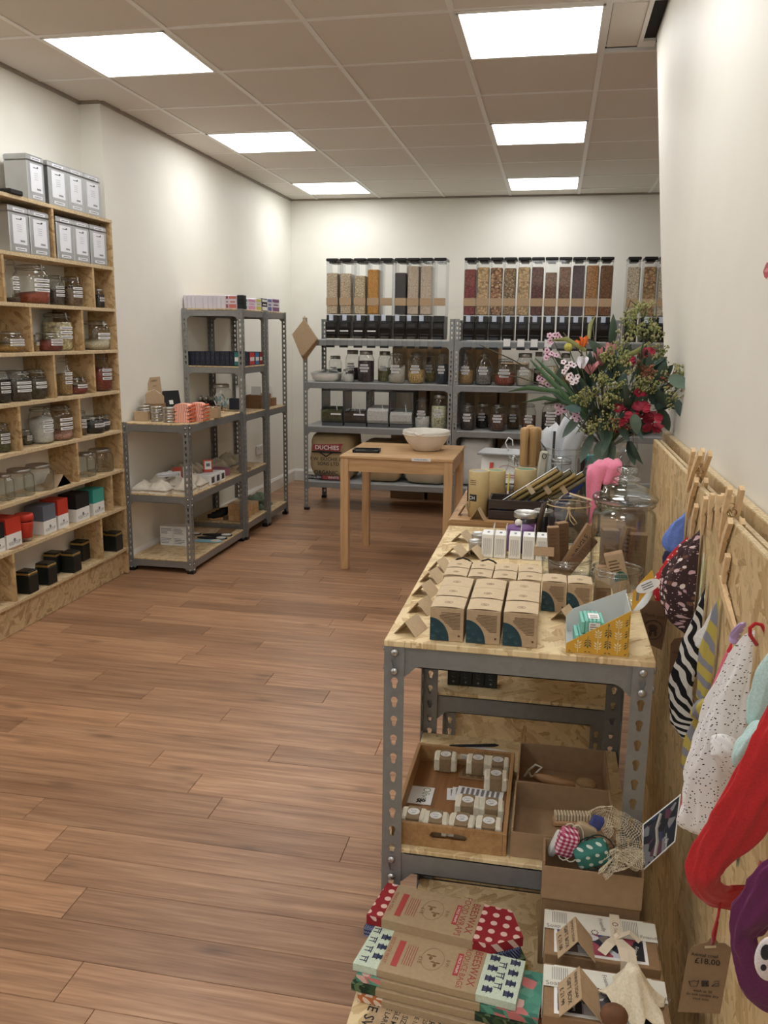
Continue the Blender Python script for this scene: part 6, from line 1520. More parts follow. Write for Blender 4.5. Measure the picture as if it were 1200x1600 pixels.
    # tissue jar
    tj = (2.304, -0.84, z); t = glass_tub('large clear glass jar stuffed with white tissue paper', tj, 0.062, 0.175, True, 'tissue_jar')
    o = thing('tissue_paper', 'crumpled white tissue paper rising out of the glass jar', 'paper', tj); rr = random.Random(4); m = MB()
    for (ax, ay, tx, ty, hz, w) in ((0.0, 0, 0.006, 0.0, 0.272, 0.055), (-0.015, -0.012, -0.052, -0.01, 0.228, 0.05), (0.018, -0.012, 0.040, -0.01, 0.245, 0.055), (0.0, 0.02, 0.025, 0.02, 0.262, 0.05), (-0.012, 0.016, -0.025, 0.02, 0.24, 0.05)):
        n = 6; vs = []
        for i in range(n+1):
            s = i/n; c = Vector((ax+(tx-ax)*s**1.5, ay+(ty-ay)*s, 0.02+(hz-0.02)*s)); ww = w*(0.75+0.5*s-(0.95 if hz > 0.27 else 0.45)*s**5)
            for k in range(5):
                q = (k/4-0.5)*ww*1.25; xx_, yy_ = c.x+q*0.9, c.y+0.005*math.cos(k*2.3+i)+q*0.25; kk_ = min(1, 0.050/max(0.001, math.hypot(xx_, yy_))) if c.z < 0.19 else 1; vs.append((xx_*kk_, yy_*kk_, c.z+0.010*math.sin(k*1.9+i*0.7)*s))
        m.raw(vs, [(i*5+k, i*5+k+1, (i+1)*5+k+1, (i+1)*5+k) for i in range(n) for k in range(4)])
    b = m.build('sheet', mat('tissue', (232, 234, 238), 0.8, var=0.02), o, True); mod_solid(b, 0.0006)
    m = MB(); m.tube([(-0.03, -0.02, 0.02), (-0.028, -0.03, 0.225)], 0.004, 8); o2 = thing('metal_straw', 'dark metal rod standing at the left inside the tissue jar', 'rod', tj); m.build('rod', mat('gunmetal', (90, 92, 94), 0.3, 0.8), o2)
    carton('teal card box behind the bouquet vase on the counter', (2.415, -0.73, z), 0.1, 0.06, 0.04, 0.135, mat('teal_box', (40, 140, 140), 0.5))
    carton('dark red card box beside the teal one on the counter', (2.365, -0.72, z), 0.1, 0.03, 0.04, 0.125, mat('wine_box', (74, 34, 42), 0.5))
    # pink cloth draped beside the cookie jar
    t = thing('pink_cloth', 'bright pink folded cloth hanging over a stand behind the cookie jar', 'cloth', (ony(928, 760, -1.27)[0], -1.262, TOPZ)); m = MB()
    n, kk = 12, 12; vs = []
    for i in range(n+1):            # across the stand
        s = i/n; x = -0.020+0.085*s; top = 0.176+0.022*math.sin(min(1, s*1.6)*PI/2); drop = (0.165 if s < 0.2 else 0.165-(s-0.2)*0.5 if s < 0.45 else 0.05)
        for k in range(kk+1):       # over the top and down the front
            f = k/kk; y = 0.045-0.08*min(1, f*2)-0.006*math.sin(s*16+f*4); zz = top+0.008*math.sin(min(1, f*2)*PI)-max(0, f-0.5)*2*drop+0.003*math.sin(s*20+f*5); vs.append((x+0.004*math.sin(f*9+s*3), y, max(0.002, zz)))
    m.raw(vs, [(i*(kk+1)+k, (i+1)*(kk+1)+k, (i+1)*(kk+1)+k+1, i*(kk+1)+k+1) for i in range(n) for k in range(kk)]); b = m.build('cloth', fabric('pink_fabric', (240, 140, 170)), t, True); mod_solid(b, 0.004)
    m = MB(); m.tube([(0.02, 0, 0.0), (0.02, 0, 0.188)], 0.004, 6); m.lathe([(0.03, 0), (0.03, 0.004)], 14, 0, Matrix.Translation((0.02, 0, 0))); m.build('stand', BLACKM, t)
counter_goods()

# ------------------------------------------------------------------ shelf under the foreground table: soap tray and kraft boxes
def shelf_goods():
    z = 0.500
    x0, x1, y0, y1, h = 2.006, 2.223, -2.184, -1.862, 0.045
    t = thing('soap_tray', 'bamboo tray with an oval handle hole holding wrapped soaps', 'tray', (x0, y0, z)); W, D = x1-x0, y1-y0; th = 0.008
    MB().cbox(th, W-th, th, D-th, 0.002, 0.007, 0.0005).build('base', TRAYB, t)
    for x in (0, W-th): MB().cbox(x, x+th, 0, D, 0, h, 0.001).build('side', TRAYW, t)
    for y in (0, D-th):
        m = MB(); a, b = th, W-th; cx, cz = (a+b)/2, h*0.55; N = 24; inner = []; outer = []
        corners = [math.atan2(sz*(h*(0.45 if sz > 0 else 0.55)), sx*(b-a)/2) for sx, sz in ((1, 1), (-1, 1), (-1, -1), (1, -1))]
        angs = sorted(set([round(2*PI*k/N-PI, 4) for k in range(N)]+[round(c, 4) for c in corners]))
        for an in angs:
            ca, sa = math.cos(an), math.sin(an)
            s = min((b-a)/2/max(1e-9, abs(ca)), (h*0.45 if sa > 0 else h*0.55)/max(1e-9, abs(sa))); outer.append((cx+s*ca, cz+s*sa))
            hw, hh = 0.036, 0.0085; best = 0
            for q in range(1, 120):
                r = q*0.0004; X, Z = r*ca, r*sa
                if (abs(X) < hw-hh and abs(Z) < hh) or math.hypot(abs(X)-(hw-hh), Z) < hh: best = r
            inner.append((cx+best*ca, cz+best*sa))
        n = len(angs); vs = []
        for yy in (y, y+th): vs += [(p[0], yy, p[1]) for p in outer]+[(p[0], yy, p[1]) for p in inner]
        fs = []
        for i in range(n):
            j = (i+1) % n; fs += [(i, j, n+j, n+i), (2*n+j, 2*n+i, 3*n+i, 3*n+j), (n+i, n+j, 3*n+j, 3*n+i), (j, i, 2*n+i, 2*n+j)]
        m.raw(vs, fs); m.build('end', TRAYW, t)
    SOAP = mat('soap_cream', (232, 226, 206), 0.6, var=0.05, vscale=60, bump=0.2); WRAP = mat('soap_band', (150, 128, 98), 0.8, var=0.1, vscale=150)
    first = None; bz = z+0.0076
    pos = [((698, 1186), 0.0, 0.05, 'back left, standing alone'), ((749, 1186), 0, 0.02, 'back middle'), ((788, 1196), 0, 0.0, 'back right'), ((781, 1221), 0.0, 0.04, 'right, below back row'),
           ((731, 1262), 0, 0, 'left one below the leaflets'), ((768, 1267), 0, 0.03, 'right one below the leaflets'),
           ((640, 1280), 0, 0.0, 'front left corner'), ((681, 1287), 0, 0.06, 'front row second'), ((722, 1291), 0, -0.03, 'front row third'), ((764, 1295), 0, 0.0, 'front row right')]
    for j, ((px, py), dz, rz, words) in enumerate(pos):
        p = onz(px, py-10, bz+0.030); loc = (min(max(p[0], x0+0.035), x1-0.035), min(max(p[1], y0+0.031), y1-0.031), bz+dz)
        w, d, hh = 0.050, 0.042, 0.032
        if first is None:
            first = thing('soap_bar', 'cream soap bar in kraft band with round label, %s' % words, 'soap', loc, rz, 'wrapped soaps in the tray')
            m = MB(); n = 7; vs = []; rr = random.Random(8)
            def prof(i, k):
                return 1+0.05*rr.uniform(-1, 1)
            m.cbox(-w/2, w/2, -d/2, d/2, 0, hh, 0.004); o = m.build('bar', SOAP, first); s = o.modifiers.new('sub', 'SUBSURF'); s.levels = 2; s.render_levels = 2; s.subdivision_type = 'SIMPLE'
            tx = bpy.data.textures.new('soap_lumps', 'CLOUDS'); tx.noise_scale = 0.012; dm = o.modifiers.new('lumps', 'DISPLACE'); dm.texture = tx; dm.strength = 0.003; dm.mid_level = 0.6
            MB().cbox(-w*0.27, w*0.27, -d/2-0.0012, d/2+0.0012, -0.0002, hh+0.0012, 0.002).build('paper_band', WRAP, first)
            MB().lathe([(0.0115, hh+0.0013), (0.0115, hh+0.0020)], 24).build('round_label', WHITE, first)
            q = MB(); q.text('Soap', 0.006, Matrix.Translation((0, 0.002, hh+0.0022))); q.box(-0.003, 0.004, -0.0055, -0.004, hh+0.0021, hh+0.0023); q.tube([(0.0085*math.cos(k*PI/5), 0.0085*math.sin(k*PI/5), hh+0.0021) for k in range(2, 9)], 0.00025, 3); q.build('label_print', GREYINK, first)
        else: copy_thing(first, loc, rz, 'cream soap bar in kraft band with round label, %s' % words)
    p = onz(654, 1243, bz); t = thing('name_card', 'white card lettered Olive & lying in the soap tray', 'card', (p[0]+0.004, p[1], bz), 0.0); MB().cbox(-0.026, 0.026, -0.034, 0.034, 0, 0.0012, 0.0003).build('card', WHITE, t)
    q = MB(); q.text('Olive', 0.024, Matrix.Translation((0.010, 0.006, 0.0015)) @ Matrix.Rotation(-PI/2, 4, 'Z')); q.build('olive_lettering', mat('olive_ink', (120, 128, 60), 0.6), t); q = MB(); q.text('&', 0.026, Matrix.Translation((0.004, -0.022, 0.0016)) @ Matrix.Rotation(-PI/2, 4, 'Z'), bold=0.03); q.build('ampersand', INK, t)
    p = onz(742, 1212, bz); t = thing('price_card', 'kraft card handwritten SOAP £3.00 lying in the soap tray', 'card', (p[0]-0.006, p[1]+0.002, bz), -0.05); MB().cbox(-0.028, 0.028, -0.022, 0.022, 0, 0.0012, 0.0003).build('card', KRAFTD, t)
    q = MB()
    for i, s in enumerate(('OLIVE', 'SOAP', '£3.00')): q.text(s, 0.012, Matrix.Translation((0.017-0.017*i, 0, 0.0015)) @ Matrix.Rotation(-PI/2, 4, 'Z'))
    q.build('handwriting', INK, t)
    for j in range(3):
        p = onz(738, 1248, bz); t = thing('leaflet', 'printed white leaflet fanned under the front soaps, %s' % ('lowest', 'middle', 'topmost')[j], 'leaflet', (p[0]+0.010*j-0.004, p[1]+0.010+0.002*j, bz+0.0008*j), 0.10-0.08*j, 'leaflets in the soap tray'); MB().cbox(-0.050, 0.046, -0.022, 0.024, 0, 0.0006, 0.0002).build('sheet', PAPER, t)
        q = MB()
        for i in range(8): q.box(-0.042+i*0.0105, -0.036+i*0.0105, -0.006, 0.020, 0.00055, 0.00075)
        q.build('print', GREYINK, t)
    # paper and pen behind the tray
    t = thing('note_paper', 'white printed sheets lying behind the soap tray', 'paper', (2.155, -1.815, z), -0.2); m = MB(); m.cbox(-0.05, 0.05, -0.03, 0.03, 0, 0.012, 0.001); m.build('sheets', PAPER, t); q = MB()
    for i in range(5): q.box(-0.01+0.008*i, -0.006+0.008*i, -0.022, 0.015, 0.0121, 0.0124)
    q.build('print', GREYINK, t)
    t = thing('pen', 'black pen lying on the paper behind the soap tray', 'pen', (2.125, -1.795, z+0.0135), 0.25); m = MB(); m.tube([(-0.055, 0, 0.004), (0.05, 0, 0.004), (0.06, 0, 0.004)], 0.004, 8, rs=[0.003, 0.004, 0.001]); m.build('barrel', BLACKM, t, True)
    # open kraft boxes
    def open_box(label, x0, x1, y0, y1, z, h, m=CORR, flap=True):
        t = thing('open_box', label, 'box', (x0, y0, z), 0, None); W, D = x1-x0, y1-y0; e = 0.0025
        MB().cbox(0, W, 0, D, 0, e, 0.0004).build('base', m, t)
        MB().cbox(0, W, 0, e, e, h*0.88, 0.0004).build('front', m, t); MB().cbox(0, W, D-e, D, e, h, 0.0004).build('back', m, t)
        MB().cbox(0, e*1.6, e, D-e, e, h, 0.0006).build('side', m, t); MB().cbox(W-e*1.6, W, e, D-e, e, h, 0.0006).build('side', m, t); return t
    open_box('open kraft box with a wooden brush on the shelf, farther of two', 2.232, 2.418, -2.000, -1.842, z, 0.062)
    open_box('open kraft box with a round-bristled brush, nearer of two beside the soap tray', 2.230, 2.418, -2.180, -2.006, z, 0.058)
    b = thing('bath_brush', 'wooden bath brush with a white rope loop in the farther kraft box', 'brush', (2.327, -1.922, z+0.006), -0.30); b.scale = (0.9,)*3
    m = MB(); m.tube([(-0.070, 0, 0.012), (-0.045, 0, 0.012), (0.0, 0, 0.014), (0.03, 0, 0.016)], 0.008, 10, rs=[0.008, 0.011, 0.009, 0.008]); m.build('handle', BRUSHW, b, True)
    m = MB(); m.ball((0.056, 0, 0.020), 0.028, 0, 16, 8, (1.0, 0.7, 0.28)); m.build('head', BRUSHW, b, True)
    m = MB(); m.ball((0.056, 0, 0.026), 0.025, 0, 16, 8, (1.0, 0.68, 0.55)); m.build('bristles', mat('bristle', (176, 146, 106), 0.95, var=0.25, vscale=500, bump=0.5), b, True)
    m = MB(); m.tube([(-0.066, 0.0, 0.02), (-0.055, 0.01, 0.034), (-0.072, 0.014, 0.034), (-0.086, 0.008, 0.020), (-0.091, 0.004, 0.010), (-0.093, -0.004, 0.006)], 0.0028, 7); m.tube([(-0.086, 0.008, 0.016), (-0.092, 0.013, 0.006)], 0.0028, 7); m.tube([(-0.086, 0.005, 0.018), (-0.075, -0.006, 0.012), (-0.066, -0.004, 0.016)], 0.0028, 7); m.build('rope', mat('white_rope', (226, 220, 206), 0.9), b, True)
    b = thing('nail_brush', 'cream ribbed bristle brush lying in the nearer kraft box', 'brush', (2.345, -2.055, z+0.004), 0.15); MB().cbox(-0.038, 0.038, -0.012, 0.012, 0, 0.012, 0.003).build('block', BRUSHW, b)
    m = MB()
    for k in range(12): m.cbox(-0.035+k*0.006, -0.0305+k*0.006, -0.010, 0.010, 0.0121, 0.026, 0.0012)
    o = m.build('bristle_tuft', mat('bristle_cream', (222, 206, 176), 0.9, var=0.1, vscale=300), b); o['kind'] = 'stuff'
    # goods under the table on the lowest deck
    t = thing('orange_bag', 'orange fabric bag pushed under the foreground table', 'bag', (2.15, -2.08, 0.10), 0.2); m = MB(); m.ball((0, 0, 0.05), 0.075, 0, 18, 10, (1.2, 0.8, 0.66)); m.build('bag', fabric('orange_fabric', (206, 96, 52)), t, True)
    return open_box
open_box = shelf_goods()

# ------------------------------------------------------------------ goods on the low front table
WRAPK = mat('wrap_sleeve', (176, 152, 120), 0.75, var=0.06, vscale=140); LABELRED = mat('label_red', (178, 70, 66), 0.6, var=0.05); REDINK = mat('red_ink', (160, 74, 62), 0.65)
F_RED = uvdots('red_dots', (150, 30, 40), (232, 196, 186), 46, 0.27, 0.0); F_NAVY = gingham('navy_check', (34, 40, 74), (70, 78, 116), (150, 156, 190), 260)
F_GRN = blotch('green_leaves', [(36, 52, 38), (60, 84, 52), (100, 120, 80), (40, 60, 44)], 120); F_YEL = uvdots('yellow_cloth', (206, 184, 84), (190, 160, 60), 40, 0.2)
F_FLOR = blotch('teal_floral', [(86, 150, 130), (110, 168, 146), (214, 130, 128), (70, 126, 110), (96, 160, 138), (228, 190, 180)], 60); F_OR = uvdots('orange_dots', (190, 112, 64), (232, 210, 190), 52, 0.33, 0.0)
F_PALE = fabric('pale_mint_cotton', (206, 220, 200)); PAG = mat('pagoda_navy', (44, 50, 78), 0.85); PAGL = mat('pagoda_grey', (110, 116, 140), 0.85)
def low_table_goods():
    z0 = 0.364
    def slab(m, pts, za, zb):     # outline with UVs in metres
        n = len(pts); uv = [(p[0], p[1]) for p in pts]
        m.poly([(p[0], p[1], zb) for p in pts], 0, uv); m.poly([(p[0], p[1], za) for p in pts][::-1], 0, uv[::-1])
        for i in range(n):
            j = (i+1) % n; a, b = pts[i], pts[j]; m.poly([(a[0], a[1], za), (b[0], b[1], za), (b[0], b[1], zb), (a[0], a[1], zb)], 0, [(a[0], a[1]), (b[0], b[1]), (b[0]+0.01, b[1]+0.01), (a[0]+0.01, a[1]+0.01)])
    def pack(label, loc, rz, L0, L1, tip, wd, th, fab, sleeve=(0.028, 0.192), lines=None, group=None):
        t = thing('fabric_wrap', label, 'wrap', loc, rz, group); m = MB()
        pts = [(0, -wd), (L0, -wd), (L1, -wd*tip), (L0+(L1-L0)*0.35, 0), (0.006, 0)]
        slab(m, pts, 0.0006, th-0.0006); m.build('fabric', fab, t)
        MB().cbox(sleeve[0], sleeve[1], -wd-0.001, 0.001, 0, th, 0.001).build('sleeve', WRAPK, t)
        if lines:
            q = MB(); r = MB(); w = MB(); Rm = lambda x, y: Matrix.Translation((x, y, th+0.0004)) @ Matrix.Rotation(-PI/2, 4, 'Z')
            s1 = sleeve[1]; c = -wd/2
            q.text(lines[0], 0.0185, Rm(s1-0.013, c+0.004), bold=0.008); q.text(lines[1], 0.0165 if len(lines[1]) < 11 else 0.014, Rm(s1-0.030, c+0.004)); q.text(lines[2], 0.009, Rm(sleeve[0]+0.006, c)) if len(lines) > 2 else None
            for i in range(5): q.box(sleeve[0]+0.035+0.004*i, sleeve[0]+0.036+0.004*i, c-0.026, c+0.022, th, th+0.0004)
            q.build('red_print', REDINK, t)
            r.box(s1-0.045, s1-0.036, c-0.022, c+0.030, th, th+0.0004); r.box(sleeve[0]+0.018, sleeve[0]+0.029, c-0.034, c+0.028, th, th+0.0004); r.build('red_panel', LABELRED, t)
            w.text('2 PACK WRAPS', 0.0062, Matrix.Translation((s1-0.0405, c+0.004, th+0.0007)) @ Matrix.Rotation(-PI/2, 4, 'Z')); w.build('pale_lettering', PAPER, t)
            k = MB(); k.tube([(s1-0.084+0.019*math.cos(a*PI/14), c+0.002+0.026*math.sin(a*PI/14), th+0.0003) for a in range(28)], 0.00025, 3, closed=True)
            for bx_, by_ in ((-0.004, 0.004), (0.006, -0.010)):
                k.ball((s1-0.084+bx_, c+by_, th), 0.003, 0, 8, 4, (1, 1.6, 0.2)); k.ball((s1-0.080+bx_, c+by_+0.006, th), 0.0025, 0, 8, 4, (1.8, 0.7, 0.15)); k.ball((s1-0.088+bx_, c+by_+0.006, th), 0.0025, 0, 8, 4, (1.8, 0.7, 0.15))
            k.text('£18', 0.011, Rm(sleeve[0]+0.062, c-0.006)); k.text('B·W', 0.009, Rm(s1-0.058, c)); k.build('bee_print', mat('bee_ink', (120, 92, 56), 0.7), t)
        return t
    # pile of pointed food wraps
    zt = 0.442; p = onz(603, 1372, zt); rz = -0.13; base = (p[0]-0.001, min(p[1], -2.222), 0)
    fabs = [F_YEL, F_GRN, F_NAVY, F_RED]; nm = ('lowest, yellow fabric', 'green leaf fabric', 'navy check fabric', 'topmost, red with pale dots')
    for j in range(4):
        pack('food wrap pack with pointed end, %s' % nm[j], (base[0]+(0.006, 0.004, -0.004, 0.0)[j], base[1]-(0.005, 0.008, 0.007, 0.0)[j], z0+0.0195*j), rz+(0.05, 0.02, 0.01, 0)[j], 0.225, 0.272, 0.62, 0.098, 0.0190, fabs[j], lines=('BEESWAX', 'FOOD WRAPS', 'MAKE A MEAL') if j == 3 else None, group='pointed food wraps')
    # pile of produce bags
    zt = 0.424; p = onz(581, 1445, zt); base = (p[0], p[1], 0); fabs = [F_OR, F_GRN, F_FLOR, F_PALE]; nm = ('lowest, orange dotted fabric', 'dark green leaf fabric', 'teal floral fabric', 'topmost, white with navy pagodas')
    for j in range(4):
        o = (0.012, -0.002, 0.006, 0.0)[j]
        t = pack('produce bag pack with square end, %s' % nm[j], (base[0]+o, base[1]-(0.015, 0.010, 0.006, 0)[j], z0+0.0150*j), rz+0.01+(0.0, 0.02, 0.015, 0)[j], 0.30 if j < 3 else 0.272, 0.3005 if j < 3 else 0.2725, 0.3, 0.098, 0.0145, fabs[j], (0.042, 0.208), ('BEESWAX', 'PRODUCE BAGS', 'BEST FOR FRUIT') if j == 3 else None, 'produce bag packs')
        if j == 3:
            a = MB(); b = MB(); th = 0.0145; rr = random.Random(6)
            def pag(x, y, s):
                for (w0, w1, h0, h1) in ((1.0, 0.45, 0.50, 0.66), (0.55, 0.55, 0.25, 0.50), (1.15, 0.7, 0.08, 0.25), (0.7, 0.7, -0.25, 0.08), (0.85, 0.85, -0.36, -0.25)):
                    a.raw([(x+s*h0, y-s*w0/2, th-0.0003), (x+s*h1, y-s*w1/2, th-0.0003), (x+s*h1, y+s*w1/2, th-0.0003), (x+s*h0, y+s*w0/2, th-0.0003)], [(0, 3, 2, 1)])
                for k in range(4): b.raw([(x-s*0.2, y+s*(-0.26+0.16*k), th-0.0001), (x-s*0.2, y+s*(-0.20+0.16*k), th-0.0001), (x+s*0.05, y+s*(-0.20+0.16*k), th-0.0001), (x+s*0.05, y+s*(-0.26+0.16*k), th-0.0001)], [(0, 1, 2, 3)])
            def gate(x, y, s):
                for (q0, q1, r0, r1) in ((0.3, 0.42, -0.5, 0.5), (0.1, 0.18, -0.38, 0.38), (-0.4, 0.3, -0.32, -0.2), (-0.4, 0.3, 0.2, 0.32)):
                    a.raw([(x+s*q0, y+s*r0, th-0.0003), (x+s*q1, y+s*r0, th-0.0003), (x+s*q1, y+s*r1, th-0.0003), (x+s*q0, y+s*r1, th-0.0003)], [(0, 1, 2, 3)])
            for cx in (0.014, 0.032, 0.221, 0.238, 0.255):
                for k in range(4):
                    y = -0.010-0.024*k-(0.012 if round(cx*1000) in (32, 238) else 0)
                    if y < -0.092: continue
                    (pag if round(cx*1000) in (32, 221, 255) else gate)(cx, y, 0.016)
            a.build('pagoda_print', PAG, t)['kind'] = 'stuff'; b.build('pagoda_windows', PAGL, t)['kind'] = 'stuff'
    # handwritten kraft list
    p = onz(592, 1549, z0); t = thing('price_list', 'kraft card price list handwritten with wrap names, at the bottom edge', 'sign', (p[0], p[1]-0.002, z0), -0.135); MB().cbox(0.0, 0.172, -0.20, 0, 0, 0.0015, 0.0004).build('card', KRAFT, t)
    q = MB()
    for i, (s, sz) in enumerate((('BEESWAX WRAPS', 0.0125), ('LUNCH PACK £18', 0.0125), ('MEDIUM x3 £15', 0.0125), ('VEGAN SET £18', 0.0125), ('STARTER', 0.0125), ('ONE 25x25', 0.009), ('THREE 15x15', 0.009), ('XXL SIZE £16', 0.0115), ('SINGLE M £7', 0.0115), ('ONE LARGE £9', 0.0115), ('BEE SWEET', 0.022))):
        x = 0.160-0.0145*i+(0.004 if i in (5, 6) else 0)-(0.012 if i == 10 else 0); q.text(s, sz*1.1, Matrix.Translation((x, -0.008, 0.0018)) @ Matrix.Rotation(-PI/2, 4, 'Z'), align='LEFT', bold=0.01)
    q.build('handwriting', INK, t)
    # stack of gift cartons at the right with soap gift boxes on top
    X0, X1 = 2.297, 2.476; zt = 0.486
    PHOTO = blotch('soap_photo', [(44, 46, 60), (70, 76, 130), (214, 214, 222), (60, 62, 78), (170, 80, 96), (120, 110, 104)], 60); PHOTO2 = blotch('soap_photo_grey', [(60, 58, 60), (120, 114, 110), (196, 192, 190), (84, 80, 90), (150, 140, 170)], 55)
    SLV_ = mat('sleeve_paper', (226, 224, 212), 0.75, var=0.04); NB = mat('note_black', (34, 34, 38), 0.6)
    for j, (ya, yb) in enumerate(((-2.404, -2.292), (-2.532, -2.424))):
        carton('plain brown carton under the %s soap gift box' % ('farther', 'nearer')[j], ((X0+X1)/2, (ya+yb)/2, z0), 0, X1-X0-0.008, yb-ya-0.004, 0.06, KRAFTD)
        t = thing('gift_box', 'soap gift box with photo card and paper band, %s' % ('farther of two', 'nearer of two, at the bottom edge')[j], 'box', (X0, ya, z0+0.061), 0, 'soap gift boxes'); W, D, H = X1-X0, yb-ya, 0.060
        MB().cbox(0, W, 0, D, 0, H, 0.0015).build('carton', KRAFTD, t)
        m = MB(); m.box(0.015, W-0.018, 0.006, D-0.004, H, H+0.0006); m.build('photo_card', WHITE, t)
        m = MB(); f = [(0.020, 0.011), (W-0.023, 0.011), (W-0.023, D-0.009), (0.020, D-0.009)]; m.poly([(a, b, H+0.0010) for a, b in f], 0, f); m.build('photo', PHOTO if j == 0 else PHOTO2, t)
        m = MB(); m.box(W-0.052, W-0.024, 0.012, 0.045, H+0.001, H+0.0014); m.box(0.021, 0.055 if j else 0.03, 0.0115, 0.036, H+0.001, H+0.0014); m.box(0.022, 0.06, D-0.014, D-0.0095, H+0.001, H+0.0014); m.build('black_note', NB, t)
        q = MB(); q.text('Friendly', 0.0085, Matrix.Translation((W-0.036, 0.030, H+0.0017)) @ Matrix.Rotation(-PI/2-0.2, 4, 'Z')); q.text('Soap', 0.0085, Matrix.Translation((W-0.045, 0.026, H+0.0017)) @ Matrix.Rotation(-PI/2-0.2, 4, 'Z'))
        if j: 
            for i, s in enumerate(('Soap', 'Rack', '&bars')): q.text(s, 0.007, Matrix.Translation((0.026+0.009*i, 0.023, H+0.0017)) @ Matrix.Rotation(-PI/2, 4, 'Z'))
        q.build('white_lettering', WHITE, t)
        m = MB(); m.box(-0.0006, W+0.0006, D*0.52, D*0.93, H+0.0018, H+0.0024); m.box(-0.0012, -0.0004, D*0.52, D*0.93, 0.004, H+0.0024); m.box(W+0.0004, W+0.0012, D*0.52, D*0.93, 0.004, H+0.0024); m.build('paper_band', SLV_, t)
        q = MB(); q.text('Soap', 0.012, Matrix.Translation((0.014, D*0.58, H+0.0027)) @ Matrix.Rotation(0.1, 4, 'Z')); q.text('Friendly', 0.010, Matrix.Translation((W*0.52, D*0.74, H+0.0027)) @ Matrix.Rotation(-PI/2+0.2, 4, 'Z')); q.text('Friendly', 0.010, Matrix.Translation((W-0.010, D*0.60, H+0.0027)))
        for i in range(9): q.box(0.012+0.0028*i, 0.0128+0.0028*i, D*0.66, D*0.90, H+0.0025, H+0.0027); q.box(W-0.052+0.0028*i, W-0.0512+0.0028*i, D*0.58, D*0.90, H+0.0025, H+0.0027)
        for a in range(8): q.ball((W*0.45+0.005*math.cos(a*PI/4), D*0.56+0.005*math.sin(a*PI/4), H+0.0024), 0.0016, 0, 6, 4, (1, 1, 0.2))
        q.build('band_print', mat('mauve_ink', (112, 96, 98), 0.7), t)
        if j == 0:
            RB_ = mat('ribbon_cream', (224, 210, 188), 0.7, var=0.05); m = MB(); xc = W*0.64
            m.box(xc-0.008, xc+0.008, D*0.45, D+0.001, H+0.003, H+0.0042); m.box(xc-0.008, xc+0.008, D, D+0.0012, 0.01, H+0.0042)
            def strap(pts, w):
                vs = []
                for i, (x, y, zz) in enumerate(pts):
                    a, b = pts[max(i-1, 0)], pts[min(i+1, len(pts)-1)]; dx, dy = b[0]-a[0], b[1]-a[1]; L = math.hypot(dx, dy) or 1; vs += [(x-dy/L*w, y+dx/L*w, zz), (x+dy/L*w, y-dx/L*w, zz+0.0015)]
                m.raw(vs, [(2*i, 2*i+1, 2*i+3, 2*i+2) for i in range(len(pts)-1)])
            strap([(xc, D*0.45, H+0.006), (xc-0.012, D*0.28, H+0.010), (xc-0.026, D*0.10, H+0.006)], 0.0075); strap([(xc, D*0.45, H+0.007), (xc+0.006, D*0.2, H+0.012), (xc+0.010, -0.001, H+0.006), (xc+0.010, -0.006, H-0.02)], 0.0075)
            strap([(xc, D*0.45, H+0.007), (xc+0.020, D*0.2, H+0.010), (xc+0.022, -0.002, H+0.005), (xc+0.022, -0.006, H-0.02)], 0.0065); strap([(xc, D*0.46, H+0.008), (xc+0.02, D*0.50, H+0.016), (xc+0.036, D*0.42, H+0.008)], 0.006); m.ball((xc, D*0.46, H+0.008), 0.0065, 0, 8, 6)
            o = m.build('ribbon_bow', RB_, t); mod_solid(o, 0.0006)
            q = MB()
            for a in range(8): q.ball((xc+0.004*math.cos(a*PI/4), D*0.78+0.004*math.sin(a*PI/4), H+0.0042), 0.0014, 0, 6, 4, (1, 1, 0.2))
            q.text('Soap', 0.008, Matrix.Translation((xc, D*0.62, H+0.0045)) @ Matrix.Rotation(-PI/2, 4, 'Z')); q.build('ribbon_print', mat('mauve_ink', (112, 96, 98), 0.7), t)
        else:
            pass
    zb = z0+0.061+0.063
    p = onz(905, 1488, zb); tent('kraft price tent handwritten on the farther gift box', (p[0]-0.006, p[1]+0.008, zb), -PI/2+0.05, 0.058, 0.02, 0.036, KRAFT, ['EMMA\'S SOAP', 'GIFT BOX', '£ 21.00'], 0.029, None)
    p = onz(912, 1580, zb); tent('kraft price tent lettered SOAP GIFT BOX £21.99 on the nearer gift box', (p[0]-0.006, p[1]+0.014, zb), -PI/2+0.03, 0.064, 0.02, 0.036, KRAFT, ['ENNI\'S SOAP', 'GIFT BOX', '£ 21.99'], 0.030, None)
    # lace cloth and dried pod on the nearer gift box
    LACE = mat('lace_cream', (228, 216, 190), 0.9, var=0.12, vscale=300, bump=0.4)
    p = onz(985, 1560, zb); t = thing('lace_cloth', 'gathered cream lace cloth heaped on the nearer gift box', 'cloth', (p[0], p[1]+0.0, zb), 0.3); n, k = 14, 26; vs = []
    for i in range(n+1):
        s = i/n
        for a in range(k):
            th_ = 2*PI*a/k; rr_ = (0.010+0.036*s)*(1+0.22*math.sin(7*th_+2*s)*s); vs.append((rr_*math.cos(th_)*0.9, rr_*math.sin(th_)*1.0-0.01*s, max(0.0006, 0.050*(1-s)**1.4+0.006*math.sin(7*th_)*s+0.004)))
    m = MB(); m.raw(vs, [(i*k+a, i*k+(a+1) % k, (i+1)*k+(a+1) % k, (i+1)*k+a) for i in range(n) for a in range(k)]+[tuple(range(k-1, -1, -1))]); o = m.build('lace', LACE, t, True); mod_solid(o, 0.001, 1)
